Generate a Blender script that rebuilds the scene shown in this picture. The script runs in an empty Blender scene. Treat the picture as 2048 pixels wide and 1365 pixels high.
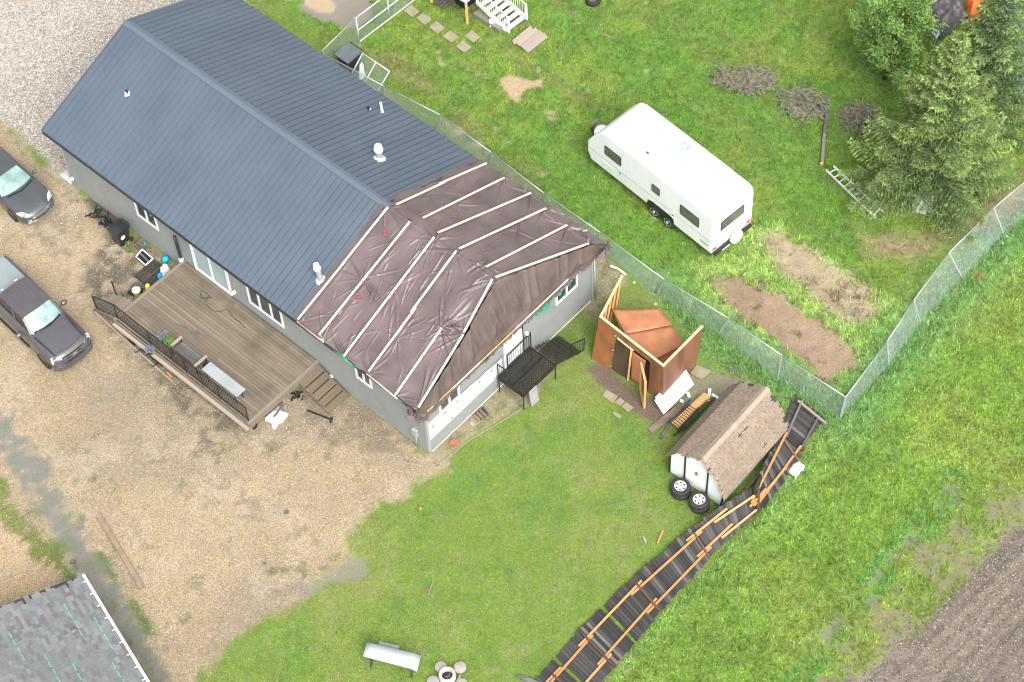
import bpy, bmesh, math, random
import numpy as np
from mathutils import Vector, Matrix, noise as mnoise
R = math.radians
random.seed(11)
rng = np.random.default_rng(7)
scene = bpy.context.scene
C = scene.collection

# ---------------------------------------------------------------- camera
CAM_H, PITCH, ROLL, FPX = 74.300428, 0.9616320, -0.0595071, 4399.311
cp, sp = math.cos(PITCH), math.sin(PITCH)
_f = Vector((0, cp, -sp)); _r = Vector((1, 0, 0)); _u = _r.cross(_f)
cr, sr = math.cos(ROLL), math.sin(ROLL)
cam_r = _r * cr + _u * sr
cam_u = -_r * sr + _u * cr
cam_f = _f
cam = bpy.data.cameras.new('camera'); co = bpy.data.objects.new('camera', cam); C.objects.link(co)
m = Matrix((cam_r, cam_u, -cam_f)).transposed().to_4x4(); m.translation = Vector((0, 0, CAM_H))
co.matrix_world = m
cam.sensor_fit = 'HORIZONTAL'; cam.sensor_width = 36.0; cam.lens = FPX / 2048 * 36
cam.clip_start = 1.0; cam.clip_end = 2000
scene.camera = co
# ---------------------------------------------------------------- light
SUN_EL, SUN_AZ = R(50), R(162)          # azimuth measured from +y towards +x
w = bpy.data.worlds.new('World'); scene.world = w; w.use_nodes = True
nt = w.node_tree; nt.nodes.clear()
sky = nt.nodes.new('ShaderNodeTexSky'); sky.sky_type = 'NISHITA'; sky.sun_disc = False
sky.sun_elevation = SUN_EL; sky.sun_rotation = SUN_AZ
sky.air_density = 1.0; sky.dust_density = 6.0; sky.ozone_density = 1.0
hs = nt.nodes.new('ShaderNodeHueSaturation'); hs.inputs['Saturation'].default_value = 0.18
bg = nt.nodes.new('ShaderNodeBackground'); bg.inputs[1].default_value = 0.15
ow = nt.nodes.new('ShaderNodeOutputWorld')
nt.links.new(sky.outputs[0], hs.inputs['Color']); nt.links.new(hs.outputs[0], bg.inputs[0]); nt.links.new(bg.outputs[0], ow.inputs[0])
sl = bpy.data.lights.new('sun', 'SUN'); sl.energy = 1.15; sl.angle = R(38); sl.color = (1, .97, .92)
so = bpy.data.objects.new('sun', sl); C.objects.link(so)
dsun = Vector((math.sin(SUN_AZ) * math.cos(SUN_EL), math.cos(SUN_AZ) * math.cos(SUN_EL), math.sin(SUN_EL)))
so.rotation_euler = dsun.to_track_quat('Z', 'Y').to_euler()
so.location = (0, 50, 60)
scene.view_settings.view_transform = 'Standard'; scene.view_settings.look = 'None'
scene.view_settings.exposure = 0.97; scene.view_settings.gamma = 1.0
scene.view_settings.use_curve_mapping = False
scene.cycles.filter_width = 1.1

# ---------------------------------------------------------------- helpers
def at(px, py, z=0.0):
    """a spot of the place given by where it is seen and its height above ground"""
    d = cam_f + cam_r * ((px - 1024) / FPX) - cam_u * ((py - 682.5) / FPX)
    return Vector((0, 0, CAM_H)) + d * ((z - CAM_H) / d.z)
# house frame: s along the house from its near corner, t across it to the back, z up
HD = 2.364125866; HO = Vector((-3.55273, 46.61586, 0))
LEN, WID, HW, RISE, OE, OG = 21.318, 9.917, 3.817, 2.093, 0.425, 0.30
SL = RISE / (WID / 2)
ha = Vector((math.cos(HD), math.sin(HD), 0)); hb = Vector((math.sin(HD), -math.cos(HD), 0))
def H(s, t, z): return HO + ha * s + hb * t + Vector((0, 0, z))
def roof_z(t): return HW + SL * min(t, WID - t)

def tag(o, label=None, cat=None, group=None, kind=None):
    if label: o['label'] = label
    if cat: o['category'] = cat
    if group: o['group'] = group
    if kind: o['kind'] = kind
    return o
def thing(name, label, cat, loc=(0, 0, 0), rz=0.0, group=None):
    o = bpy.data.objects.new(name, None); C.objects.link(o)
    o.empty_display_size = .3
    o.location = loc; o.rotation_euler = (0, 0, rz)
    o['_mi'] = 0
    del o['_mi']
    MI[o.name] = (Matrix.Translation(Vector(loc)) @ Matrix.Rotation(rz, 4, 'Z')).inverted()
    return tag(o, label, cat, group)
MI = {}
def link_mesh(name, me, mat=None, parent=None, loc=None, rot=None, scl=None, mw=None):
    o = bpy.data.objects.new(name, me); C.objects.link(o)
    if mat is not None and len(me.materials) == 0: me.materials.append(mat)
    if parent is not None:
        o.parent = parent
        if parent.name in MI:
            inv = MI[parent.name]
        else: inv = Matrix.Identity(4)
    else: inv = Matrix.Identity(4)
    if mw is not None: o.matrix_basis = inv @ mw
    else:
        if loc is not None: o.location = loc
        if rot is not None: o.rotation_euler = rot
        if scl is not None: o.scale = scl
    return o
class MB:
    """collects shapes into one mesh; positions are world positions"""
    def __init__(s): s.v = []; s.f = []; s.c = None
    def poly(s, pts):
        n = len(s.v); s.v += [tuple(p) for p in pts]; s.f.append(tuple(range(n, n + len(pts))))
    def hexa(s, p):      # 8 points: bottom 4 ccw, top 4 ccw
        n = len(s.v); s.v += [tuple(q) for q in p]
        for f in ((3, 2, 1, 0), (4, 5, 6, 7), (0, 1, 5, 4), (1, 2, 6, 5), (2, 3, 7, 6), (3, 0, 4, 7)):
            s.f.append(tuple(n + i for i in f))
    def prism(s, pts, d):
        n = len(s.v); k = len(pts); d = Vector(d)
        s.v += [tuple(p) for p in pts] + [tuple(Vector(p) + d) for p in pts]
        s.f.append(tuple(range(n + k - 1, n - 1, -1))); s.f.append(tuple(range(n + k, n + 2 * k)))
        for i in range(k):
            j = (i + 1) % k; s.f.append((n + i, n + j, n + k + j, n + k + i))
    def bar(s, p0, p1, w, h, up=(0, 0, 1)):
        p0 = Vector(p0); p1 = Vector(p1); d = (p1 - p0).normalized(); up = Vector(up)
        if abs(d.dot(up)) > .98: up = Vector((1, 0, 0)) if abs(d.x) < .9 else Vector((0, 1, 0))
        x = d.cross(up).normalized() * (w / 2); y = x.normalized().cross(d).normalized() * (h / 2)
        s.hexa([p0 - x - y, p1 - x - y, p1 + x - y, p0 + x - y, p0 - x + y, p1 - x + y, p1 + x + y, p0 + x + y])
    def tube(s, pts, r, n=6, cap=True):
        pts = [Vector(p) for p in pts]; rr = r if isinstance(r, (list, tuple)) else [r] * len(pts)
        base = len(s.v); up = Vector((0, 0, 1))
        for i, p in enumerate(pts):
            d = (pts[min(i + 1, len(pts) - 1)] - pts[max(i - 1, 0)]).normalized()
            u2 = up if abs(d.z) < .95 else Vector((1, 0, 0))
            x = d.cross(u2).normalized(); y = x.cross(d).normalized()
            for k in range(n):
                a = 2 * math.pi * k / n; s.v.append(tuple(p + x * (rr[i] * math.cos(a)) + y * (rr[i] * math.sin(a))))
        for i in range(len(pts) - 1):
            for k in range(n):
                a = base + i * n + k; b = base + i * n + (k + 1) % n
                s.f.append((a, b, b + n, a + n))
        if cap:
            s.f.append(tuple(base + k for k in range(n - 1, -1, -1)))
            e = base + (len(pts) - 1) * n; s.f.append(tuple(e + k for k in range(n)))
    def lathe(s, c, prof, n=16, ax=(0, 0, 1), caps=True):
        """prof: (radius, height) pairs, turned round the axis ax through c"""
        ax = Vector(ax).normalized(); q = ax.to_track_quat('Z', 'Y'); c = Vector(c); base = len(s.v)
        for (r, z) in prof:
            for k in range(n):
                a = 2 * math.pi * k / n; s.v.append(tuple(c + q @ Vector((r * math.cos(a), r * math.sin(a), z))))
        for i in range(len(prof) - 1):
            for k in range(n):
                a = base + i * n + k; b = base + i * n + (k + 1) % n; s.f.append((a, b, b + n, a + n))
        if caps:
            s.f.append(tuple(base + k for k in range(n - 1, -1, -1)))
            e = base + (len(prof) - 1) * n; s.f.append(tuple(e + k for k in range(n)))
    def grid(s, P):      # P[i][j] points
        base = len(s.v); a, b = len(P), len(P[0])
        for row in P: s.v += [tuple(p) for p in row]
        for i in range(a - 1):
            for j in range(b - 1):
                k = base + i * b + j; s.f.append((k, k + b, k + b + 1, k + 1))
    def mesh(s, name, inv=None, smooth=False, mats=()):
        me = bpy.data.meshes.new(name)
        vs = s.v if inv is None else [tuple(inv @ Vector(p)) for p in s.v]
        me.from_pydata(vs, [], s.f); me.update()
        for mt in mats: me.materials.append(mt)
        if smooth:
            me.polygons.foreach_set('use_smooth', [True] * len(me.polygons))
        return me
    def build(s, name, mat, parent=None, smooth=False, kind=None, bevel=0, label=None, angle=None):
        inv = None
        par = parent
        chain = Matrix.Identity(4)
        if parent is not None:
            inv = MI.get(parent.name)
            if inv is None: inv = Matrix.Identity(4)
        me = s.mesh(name, inv, smooth, (mat,))
        o = bpy.data.objects.new(name, me); C.objects.link(o)
        if parent is not None:
            o.parent = parent
            MI[o.name] = MI.get(parent.name, Matrix.Identity(4))
        if bevel:
            b = o.modifiers.new('bevel', 'BEVEL'); b.width = bevel; b.segments = 2; b.limit_method = 'ANGLE'
        if kind: o['kind'] = kind
        if label: o['label'] = label
        if smooth and angle:
            me.set_sharp_from_angle(angle=R(angle))
        return o
_UB = {}
def unit_box(mat):
    if mat.name not in _UB:
        b = MB(); h = .5
        b.hexa([(-h, -h, -h), (h, -h, -h), (h, h, -h), (-h, h, -h), (-h, -h, h), (h, -h, h), (h, h, h), (-h, h, h)])
        _UB[mat.name] = b.mesh('piece_' + mat.name, None, False, (mat,))
    return _UB[mat.name]
def piece(name, parent, p0, p1, w, h, mat, up=(0, 0, 1)):
    """one board, rail or bar from p0 to p1 (world), sharing one mesh per material"""
    p0 = Vector(p0); p1 = Vector(p1); d = p1 - p0; L = d.length; d.normalize(); up = Vector(up)
    if abs(d.dot(up)) > .98: up = Vector((1, 0, 0)) if abs(d.x) < .9 else Vector((0, 1, 0))
    x = d.cross(up).normalized(); y = x.cross(d).normalized()
    mw = Matrix((d * L, x * w, y * h)).transposed().to_4x4(); mw.translation = (p0 + p1) / 2
    o = bpy.data.objects.new(name, unit_box(mat)); C.objects.link(o)
    if parent is not None:
        o.parent = parent; o.matrix_basis = MI[parent.name] @ mw
    else: o.matrix_basis = mw
    return o

# ---------------------------------------------------------------- materials
def new_mat(name):
    mt = bpy.data.materials.new(name); mt.use_nodes = True; n = mt.node_tree; n.nodes.clear()
    out = n.nodes.new('ShaderNodeOutputMaterial'); p = n.nodes.new('ShaderNodeBsdfPrincipled')
    n.links.new(p.outputs[0], out.inputs[0]); return mt, n, p
def mat(name, c1, c2=None, scale=3.0, rough=.6, bump=0.0, metal=0.0, stretch=(1, 1, 1), coord='world',
        rand=0.0, detail=5.0, rough2=None, lo=.35, hi=.65, bscale=None, spec=.5, coat=0.0, stain=0.0, sscale=.9, scol=(.10, .09, .07)):
    mt, n, p = new_mat(name)
    c2 = c2 or c1
    geo = n.nodes.new('ShaderNodeNewGeometry'); tc = n.nodes.new('ShaderNodeTexCoord'); oi = n.nodes.new('ShaderNodeObjectInfo')
    mp = n.nodes.new('ShaderNodeMapping'); mp.inputs['Scale'].default_value = stretch
    n.links.new(geo.outputs['Position'] if coord == 'world' else tc.outputs['Object'], mp.inputs[0])
    if coord != 'world':
        cx = n.nodes.new('ShaderNodeCombineXYZ'); ml = n.nodes.new('ShaderNodeMath'); ml.operation = 'MULTIPLY'; ml.inputs[1].default_value = 37.0
        n.links.new(oi.outputs['Random'], ml.inputs[0])
        for i in range(3): n.links.new(ml.outputs[0], cx.inputs[i])
        n.links.new(cx.outputs[0], mp.inputs['Location'])
    nz = n.nodes.new('ShaderNodeTexNoise'); nz.inputs['Scale'].default_value = scale; nz.inputs['Detail'].default_value = detail
    n.links.new(mp.outputs[0], nz.inputs['Vector'])
    rp = n.nodes.new('ShaderNodeMapRange'); rp.inputs['From Min'].default_value = lo; rp.inputs['From Max'].default_value = hi
    n.links.new(nz.outputs['Fac'], rp.inputs['Value'])
    mx = n.nodes.new('ShaderNodeMix'); mx.data_type = 'RGBA'
    mx.inputs['A'].default_value = (*c1, 1); mx.inputs['B'].default_value = (*c2, 1)
    n.links.new(rp.outputs[0], mx.inputs['Factor'])
    last = mx.outputs['Result']
    if rand:
        hsv = n.nodes.new('ShaderNodeHueSaturation'); mr = n.nodes.new('ShaderNodeMapRange')
        mr.inputs['To Min'].default_value = 1 - rand; mr.inputs['To Max'].default_value = 1 + rand
        n.links.new(oi.outputs['Random'], mr.inputs['Value']); n.links.new(mr.outputs[0], hsv.inputs['Value'])
        n.links.new(last, hsv.inputs['Color']); last = hsv.outputs[0]
    if stain:      # dirt and wear with shapes of their own
        s1 = n.nodes.new('ShaderNodeTexNoise'); s1.inputs['Scale'].default_value = sscale; s1.inputs['Detail'].default_value = 7; s1.inputs['Roughness'].default_value = .62
        n.links.new(geo.outputs['Position'], s1.inputs['Vector'])
        sr = n.nodes.new('ShaderNodeMapRange'); sr.inputs['From Min'].default_value = .46; sr.inputs['From Max'].default_value = .72; sr.inputs['To Max'].default_value = stain
        n.links.new(s1.outputs['Fac'], sr.inputs['Value'])
        sm = n.nodes.new('ShaderNodeMix'); sm.data_type = 'RGBA'; sm.inputs['B'].default_value = (*scol, 1)
        n.links.new(sr.outputs[0], sm.inputs['Factor']); n.links.new(last, sm.inputs['A']); last = sm.outputs['Result']
    n.links.new(last, p.inputs['Base Color'])
    p.inputs['Roughness'].default_value = rough; p.inputs['Metallic'].default_value = metal
    p.inputs['Specular IOR Level'].default_value = spec
    if coat: p.inputs['Coat Weight'].default_value = coat; p.inputs['Coat Roughness'].default_value = .06
    if rough2 is not None:
        r2 = n.nodes.new('ShaderNodeMapRange'); r2.inputs['To Min'].default_value = rough; r2.inputs['To Max'].default_value = rough2
        n.links.new(rp.outputs[0], r2.inputs['Value']); n.links.new(r2.outputs[0], p.inputs['Roughness'])
    if bump:
        nb = nz
        if bscale:
            nb = n.nodes.new('ShaderNodeTexNoise'); nb.inputs['Scale'].default_value = bscale; nb.inputs['Detail'].default_value = 4
            n.links.new(mp.outputs[0], nb.inputs['Vector'])
        bp = n.nodes.new('ShaderNodeBump'); bp.inputs['Strength'].default_value = 1.0; bp.inputs['Distance'].default_value = bump
        n.links.new(nb.outputs['Fac'], bp.inputs['Height']); n.links.new(bp.outputs[0], p.inputs['Normal'])
    return mt
def vcol_mat(name, rough=.8, attr='col', transl=0.0):
    mt, n, p = new_mat(name)
    a = n.nodes.new('ShaderNodeAttribute'); a.attribute_name = attr
    n.links.new(a.outputs['Color'], p.inputs['Base Color']); p.inputs['Roughness'].default_value = rough
    p.inputs['Specular IOR Level'].default_value = .25
    if transl:
        out = [x for x in n.nodes if x.type == 'OUTPUT_MATERIAL'][0]
        tr = n.nodes.new('ShaderNodeBsdfTranslucent'); ms = n.nodes.new('ShaderNodeMixShader'); ms.inputs[0].default_value = transl
        n.links.new(a.outputs['Color'], tr.inputs[0]); n.links.new(p.outputs[0], ms.inputs[1]); n.links.new(tr.outputs[0], ms.inputs[2])
        n.links.new(ms.outputs[0], out.inputs[0])
    return mt
M = {}
M['roof_blue'] = mat('roof_blue', (.096, .122, .160), (.106, .134, .174), .6, .42, .0, .25, rand=.035, rough2=.5, spec=.5, stain=.15, sscale=.45, scol=(.15, .17, .19))
M['roof_trim'] = mat('roof_trim', (.12, .15, .19), None, 1, .4, .0, .25)
M['fascia'] = mat('fascia', (.035, .038, .042), None, 1, .5)
M['siding'] = mat('siding', (.225, .243, .238), (.25, .265, .26), 2.0, .55, .002, bscale=40, stain=.4, sscale=.8, scol=(.17, .175, .16))
M['siding_trim'] = mat('siding_trim', (.33, .35, .35), None, 2, .5)
M['foundation'] = mat('foundation', (.3, .3, .29), (.24, .24, .23), 3, .8, .004)
M['wrap'] = mat('wrap', (.72, .76, .76), (.80, .83, .83), 1.5, .45, .01, bscale=3)
M['white'] = mat('white', (.78, .79, .79), (.74, .75, .75), 3, .45)
M['white_shell'] = mat('white_shell', (.85, .87, .875), (.83, .85, .85), .8, .3, .002, rough2=.4, bscale=2, stain=.25, sscale=1.1, scol=(.6, .6, .57))
M['glass'] = mat('glass', (.04, .05, .055), (.07, .08, .085), 1.2, .06, spec=.8)
M['glass_door'] = mat('glass_door', (.30, .42, .43), (.36, .47, .47), 1.5, .12, spec=.8)
M['black'] = mat('black', (.015, .015, .016), (.022, .022, .024), 6, .45)
M['black_plastic'] = mat('black_plastic', (.02, .021, .023), (.03, .031, .034), 5, .38, .002)
M['black_metal'] = mat('black_metal', (.018, .018, .02), (.03, .028, .026), 8, .5, spec=.4)
M['rubber'] = mat('rubber', (.018, .018, .018), (.035, .034, .032), 9, .75, .004)
M['galv'] = mat('galv', (.42, .46, .48), (.5, .53, .55), 5, .4, 0, .5)
M['alu'] = mat('alu', (.72, .74, .75), (.66, .68, .69), 5, .4, 0, .1)
M['batten'] = mat('batten', (.62, .50, .40), (.70, .58, .48), 3, .7, .003, stretch=(.3, 8, 8), coord='object', rand=.06)
M['plywood_edge'] = mat('plywood_edge', (.60, .44, .22), (.66, .50, .28), 8, .7, .002)
M['osb_red'] = mat('osb_red', (.33, .13, .06), (.42, .18, .085), 2.2, .65, .004, rough2=.5, detail=8)
M['ply_brown'] = mat('ply_brown', (.14, .062, .035), (.24, .11, .06), 1.6, .55, .004, stretch=(1, 1, .35), detail=8)
M['ply_orange'] = mat('ply_orange', (.32, .125, .045), (.22, .085, .035), 1.8, .55, .004, detail=8)
M['ply_dark'] = mat('ply_dark', (.05, .033, .022), (.085, .055, .035), 2, .6, .003, stretch=(1, 1, .3))
M['lumber'] = mat('lumber', (.50, .30, .11), (.58, .37, .16), 2.5, .7, .003, stretch=(.3, 6, 6), coord='object', rand=.12)
M['rail_orange'] = mat('rail_orange', (.47, .21, .075), (.56, .28, .11), 2.0, .65, .003, stretch=(.25, 4, 4), coord='object', rand=.15)
M['fence_dark'] = mat('fence_dark', (.024, .022, .023), (.055, .051, .050), 2.2, .75, .004, stretch=(.5, 5, 5), coord='object', rand=.5, detail=8)
M['fence_grey'] = mat('fence_grey', (.075, .07, .066), (.15, .14, .13), 2.2, .8, .004, stretch=(.5, 5, 5), coord='object', rand=.25, detail=8)
M['post_dark'] = mat('post_dark', (.06, .035, .025), (.11, .065, .045), 3, .7, .004, stretch=(.4, 4, 4), coord='object', rand=.2)
M['board_grey'] = mat('board_grey', (.25, .205, .17), (.34, .285, .235), 3, .8, .004, stretch=(.3, 4, 4), coord='object', rand=.15)
M['board_tan'] = mat('board_tan', (.28, .215, .155), (.37, .29, .215), 3, .8, .004, stretch=(.3, 5, 5), coord='object', rand=.12)
M['paver'] = mat('paver', (.225, .205, .135), (.29, .26, .175), 4, .9, .006, detail=8)
M['paver_grey'] = mat('paver_grey', (.28, .26, .235), (.34, .315, .285), 6, .9, .004)
M['concrete'] = mat('concrete', (.42, .43, .42), (.5, .51, .5), 2, .85, .003)
M['table_grey'] = mat('table_grey', (.40, .43, .45), (.45, .48, .49), 1.5, .5, .003)
M['teal'] = mat('teal', (.02, .22, .13), (.03, .30, .18), 3, .55)
M['red'] = mat('red', (.55, .03, .05), None, 3, .5)
M['ink'] = mat('ink', (.03, .035, .04), None, 3, .6)
M['ink_red'] = mat('ink_red', (.75, .06, .10), None, 3, .6)
M['blue_bright'] = mat('blue_bright', (.01, .30, .55), (.02, .36, .6), 3, .45)
M['tarp_blue'] = mat('tarp_blue', (.02, .14, .62), (.05, .28, .8), 2, .35, .04)
M['tarp_cyan'] = mat('tarp_cyan', (.06, .40, .70), (.12, .5, .78), 2, .35, .04)
M['tarp_dark'] = mat('tarp_dark', (.07, .065, .07), (.12, .11, .115), 2, .4, .05)
M['orange'] = mat('orange', (.85, .16, .03), (.9, .22, .06), 4, .5, .01)
M['yellow'] = mat('yellow', (.75, .52, .04), None, 3, .5)
M['yellow_green'] = mat('yellow_green', (.35, .42, .05), None, 3, .5)
M['brick_red'] = mat('brick_red', (.34, .13, .07), (.26, .1, .06), 5, .85, .006)
M['soil'] = mat('soil', (.10, .08, .06), (.16, .13, .1), 9, .95, .02)
M['bark'] = mat('bark', (.09, .065, .05), (.15, .11, .085), 6, .9, .02, stretch=(1, 1, .3))
M['bark_grey'] = mat('bark_grey', (.14, .12, .085), (.34, .31, .24), 6, .9, .01)
M['car_dark'] = mat('car_dark', (.075, .083, .092), (.082, .092, .10), 2, .25, 0, .3, coat=.8)
M['truck_dark'] = mat('truck_dark', (.098, .088, .097), (.108, .098, .107), 2, .28, 0, .3, coat=.7)
M['tonneau'] = mat('tonneau', (.20, .235, .25), (.23, .26, .275), 2, .5)
M['windshield'] = mat('windshield', (.13, .215, .21), (.26, .37, .355), 2.2, .18, spec=.6)
M['dark_glass'] = mat('dark_glass', (.02, .024, .026), None, 2, .06, spec=.8)
M['chrome'] = mat('chrome', (.62, .63, .64), None, 2, .18, 0, .9)
M['lamp_clear'] = mat('lamp_clear', (.62, .65, .66), (.5, .52, .53), 12, .15)
M['grey_plastic'] = mat('grey_plastic', (.10, .11, .12), (.13, .14, .15), 4, .5)
M['bin_blue'] = mat('bin_blue', (.10, .115, .135), (.13, .145, .165), 4, .4)
M['purple'] = mat('purple', (.22, .14, .55), (.30, .2, .62), 6, .7)
M['leaf'] = mat('leaf', (.10, .22, .03), (.15, .30, .05), 6, .7)
M['weed'] = mat('weed', (.13, .17, .06), (.20, .24, .09), 6, .8)

M['deck'] = mat('deck', (.135, .108, .078), (.215, .172, .125), 1.6, .7, .004, stretch=(.22, 5, 5), coord='object', rand=.20, detail=7, stain=.75, sscale=.75, scol=(.075, .07, .045))
M['deck_edge'] = mat('deck_edge', (.165, .135, .105), (.225, .185, .145), 2, .75, .004, stretch=(.3, 4, 4), coord='object', rand=.1)
M['deck_dark'] = mat('deck_dark', (.13, .10, .065), (.19, .15, .10), 2, .75, .004, stretch=(.3, 4, 4), coord='object', rand=.1)
M['board_brown'] = mat('board_brown', (.15, .10, .075), (.22, .16, .12), 2, .75, .004, stretch=(.3, 4, 4), coord='object', rand=.1)
M['tr_glass'] = mat('tr_glass', (.085, .09, .09), (.14, .15, .145), 1.5, .12, spec=.8)
M['tape_blue'] = mat('tape_blue', (.10, .25, .72), (.55, .65, .8), 9, .5)
M['truck_hood'] = mat('truck_hood', (.095, .095, .110), (.105, .104, .118), 2, .25, 0, .3, coat=.7)
M['white_shed'] = mat('white_shed', (.78, .82, .83), (.82, .85, .86), 2, .5, .002)
M['shingle_brown'] = mat('shingle_brown', (.215, .165, .122), (.275, .215, .165), 14, .9, .003, coord='object', rand=.10, stain=.5, sscale=1.3, scol=(.15, .12, .10))
M['shingle_cap'] = mat('shingle_cap', (.27, .21, .16), (.34, .27, .21), 14, .9, .003, coord='object', rand=.12)
M['chrome_rim'] = mat('chrome_rim', (.6, .61, .62), (.68, .69, .7), 4, .3, 0, .3)
M['wire'] = mat('wire', (.40, .45, .46), None, 4, .4, 0, .4)
M['white_metal'] = mat('white_metal', (.62, .64, .63), (.5, .52, .52), 6, .45)
M['post_grey'] = mat('post_grey', (.07, .06, .06), (.11, .10, .10), 4, .7, .003)
M['post_grey2'] = mat('post_grey2', (.17, .14, .125), (.22, .185, .17), 4, .75, .003)
M['concrete_dark'] = mat('concrete_dark', (.17, .16, .13), (.22, .21, .17), 4, .85, .004)
M['board_pink'] = mat('board_pink', (.29, .235, .195), (.37, .305, .255), 3, .8, .004, stretch=(.3, 5, 5), coord='object', rand=.1)
M['bench_green'] = mat('bench_green', (.16, .21, .19), (.2, .26, .23), 4, .6)
M['fire_ring'] = mat('fire_ring', (.46, .41, .37), (.54, .49, .44), 5, .85, .004)
M['sh_a'] = mat('sh_a', (.130, .138, .142), (.15, .158, .163), 12, .9, .003, rand=.12)
M['sh_b'] = mat('sh_b', (.145, .153, .157), (.165, .174, .178), 12, .9, .003, rand=.12)
M['sh_c'] = mat('sh_c', (.12, .115, .113), (.145, .138, .136), 12, .9, .003, rand=.12)
M['sh_d'] = mat('sh_d', (.165, .175, .179), (.185, .195, .20), 12, .9, .003, rand=.10)
M['sh_e'] = mat('sh_e', (.10, .20, .175), (.12, .22, .19), 12, .9, .003, rand=.10)
M['board_grey2'] = mat('board_grey2', (.26, .27, .27), (.32, .33, .33), 3, .8)
M['deck_table'] = mat('deck_table', (.27, .295, .31), (.31, .335, .35), 1.5, .5, .003)
M['seam'] = mat('seam', (.58, .60, .60), (.66, .68, .68), 4, .5)
M['membrane_strip'] = mat('membrane_strip', (.09, .30, .24), (.13, .34, .28), 5, .8)
M['plank_brown'] = mat('plank_brown', (.20, .145, .10), (.27, .20, .14), 3, .8, .004)

# ================================================================ ground
_T = rng.random((16, 64, 64))
def vn(x, y, sc, seed=0):
    t = _T[seed % 16]; X = np.asarray(x) / sc + seed * 13.7; Y = np.asarray(y) / sc + seed * 7.3
    xi = np.floor(X).astype(int); yi = np.floor(Y).astype(int); fx = X - xi; fy = Y - yi
    fx = fx * fx * (3 - 2 * fx); fy = fy * fy * (3 - 2 * fy)
    a = t[xi % 64, yi % 64]; b = t[(xi + 1) % 64, yi % 64]; c = t[xi % 64, (yi + 1) % 64]; d = t[(xi + 1) % 64, (yi + 1) % 64]
    return (a * (1 - fx) + b * fx) * (1 - fy) + (c * (1 - fx) + d * fx) * fy
def fbm(x, y, sc, seed=0, o=4):
    s = 0; a = .5; tot = 0
    for i in range(o): s = s + a * vn(x, y, sc / 2 ** i, seed + i * 3); tot += a; a *= .55
    return s / tot
def G(px, py): p = at(px, py, 0); return (p.x, p.y)
def pl(*q): return np.array([G(*p) for p in q])
def sdf(poly, x, y):
    """signed distance, positive inside"""
    d = np.full(x.shape, 1e9); ins = np.zeros(x.shape, bool); n = len(poly)
    for i in range(n):
        ax, ay = poly[i]; bx, by = poly[(i + 1) % n]
        ex, ey = bx - ax, by - ay; wx, wy = x - ax, y - ay
        t = np.clip((wx * ex + wy * ey) / (ex * ex + ey * ey + 1e-9), 0, 1)
        d = np.minimum(d, (wx - ex * t) ** 2 + (wy - ey * t) ** 2)
        c = ((ay > y) != (by > y)); xx = ax + (y - ay) / (by - ay + 1e-12) * ex
        ins ^= c & (x < xx)
    d = np.sqrt(d); return np.where(ins, d, -d)
def lined(pts, x, y):
    d = np.full(x.shape, 1e9)
    for i in range(len(pts) - 1):
        ax, ay = pts[i]; bx, by = pts[i + 1]; ex, ey = bx - ax, by - ay; wx, wy = x - ax, y - ay
        t = np.clip((wx * ex + wy * ey) / (ex * ex + ey * ey + 1e-9), 0, 1)
        d = np.minimum(d, (wx - ex * t) ** 2 + (wy - ey * t) ** 2)
    return np.sqrt(d)
def ss(v, a, b):
    t = np.clip((v - a) / (b - a), 0, 1); return t * t * (3 - 2 * t)
P_light = pl((-500, -400), (640, -400), (560, -100), (420, 60), (300, 200), (165, 372), (110, 355), (70, 320), (30, 270), (0, 245), (-300, 120))
P_tan = pl((-600, 100), (0, 240), (40, 275), (90, 330), (150, 380), (857, 905), (905, 922), (885, 950), (830, 970), (800, 1000), (735, 1022), (700, 1075), (712, 1110), (690, 1140), (640, 1170), (590, 1200), (560, 1225), (500, 1255), (450, 1295), (410, 1345), (370, 1380), (300, 1600), (-900, 1600))
P_strip = pl((850, 900), (1010, 745), (1080, 690), (1120, 700), (1100, 740), (1075, 800), (1030, 825), (985, 855), (940, 880), (905, 910), (870, 930))
P_strip2 = pl((1165, 520), (1210, 510), (1250, 545), (1262, 570), (1232, 575), (1215, 600), (1196, 640), (1180, 640), (1160, 610))
P_neigh = pl((480, -300), (560, -60), (650, 105), (770, 180), (985, 330), (1200, 505), (1460, 668), (1690, 830), (1830, 650), (2060, 440), (2600, -300))
P_field = pl((2400, 760), (2048, 1050), (1985, 1095), (1900, 1180), (1800, 1270), (1725, 1330), (1670, 1390), (1500, 1600), (2600, 1700))
P_trans = pl((2400, 620), (2048, 880), (1960, 900), (1880, 960), (1790, 1060), (1700, 1160), (1620, 1250), (1540, 1330), (1450, 1450), (1500, 1600), (2600, 1700))
P_bedA = pl((1420, 562), (1470, 552), (1530, 568), (1600, 615), (1650, 655), (1695, 692), (1712, 722), (1692, 748), (1650, 756), (1600, 728), (1550, 690), (1500, 650), (1450, 612))
P_bedB = pl((1515, 480), (1560, 466), (1620, 498), (1680, 535), (1735, 580), (1765, 618), (1755, 645), (1705, 650), (1650, 618), (1600, 580), (1550, 530))
P_lush = pl((1370, 520), (1440, 500), (1500, 440), (1560, 440), (1700, 540), (1790, 600), (1800, 640), (1700, 800), (1640, 780), (1480, 690), (1400, 600))
P_dry_shade = pl((1690, 440), (1750, 470), (1840, 470), (1960, 410), (2048, 350), (2100, 380), (2000, 450), (1900, 490), (1800, 520), (1730, 505))
P_shed = pl((1175, 735), (1200, 722), (1290, 790), (1340, 800), (1350, 830), (1300, 845), (1230, 800), (1190, 765))
P_bare = pl((1385, 745), (1440, 745), (1530, 770), (1480, 790), (1420, 800), (1350, 840), (1345, 800))
P_mudtop = pl((585, -60), (760, -60), (740, 40), (690, 62), (640, 40), (605, 15))
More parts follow.
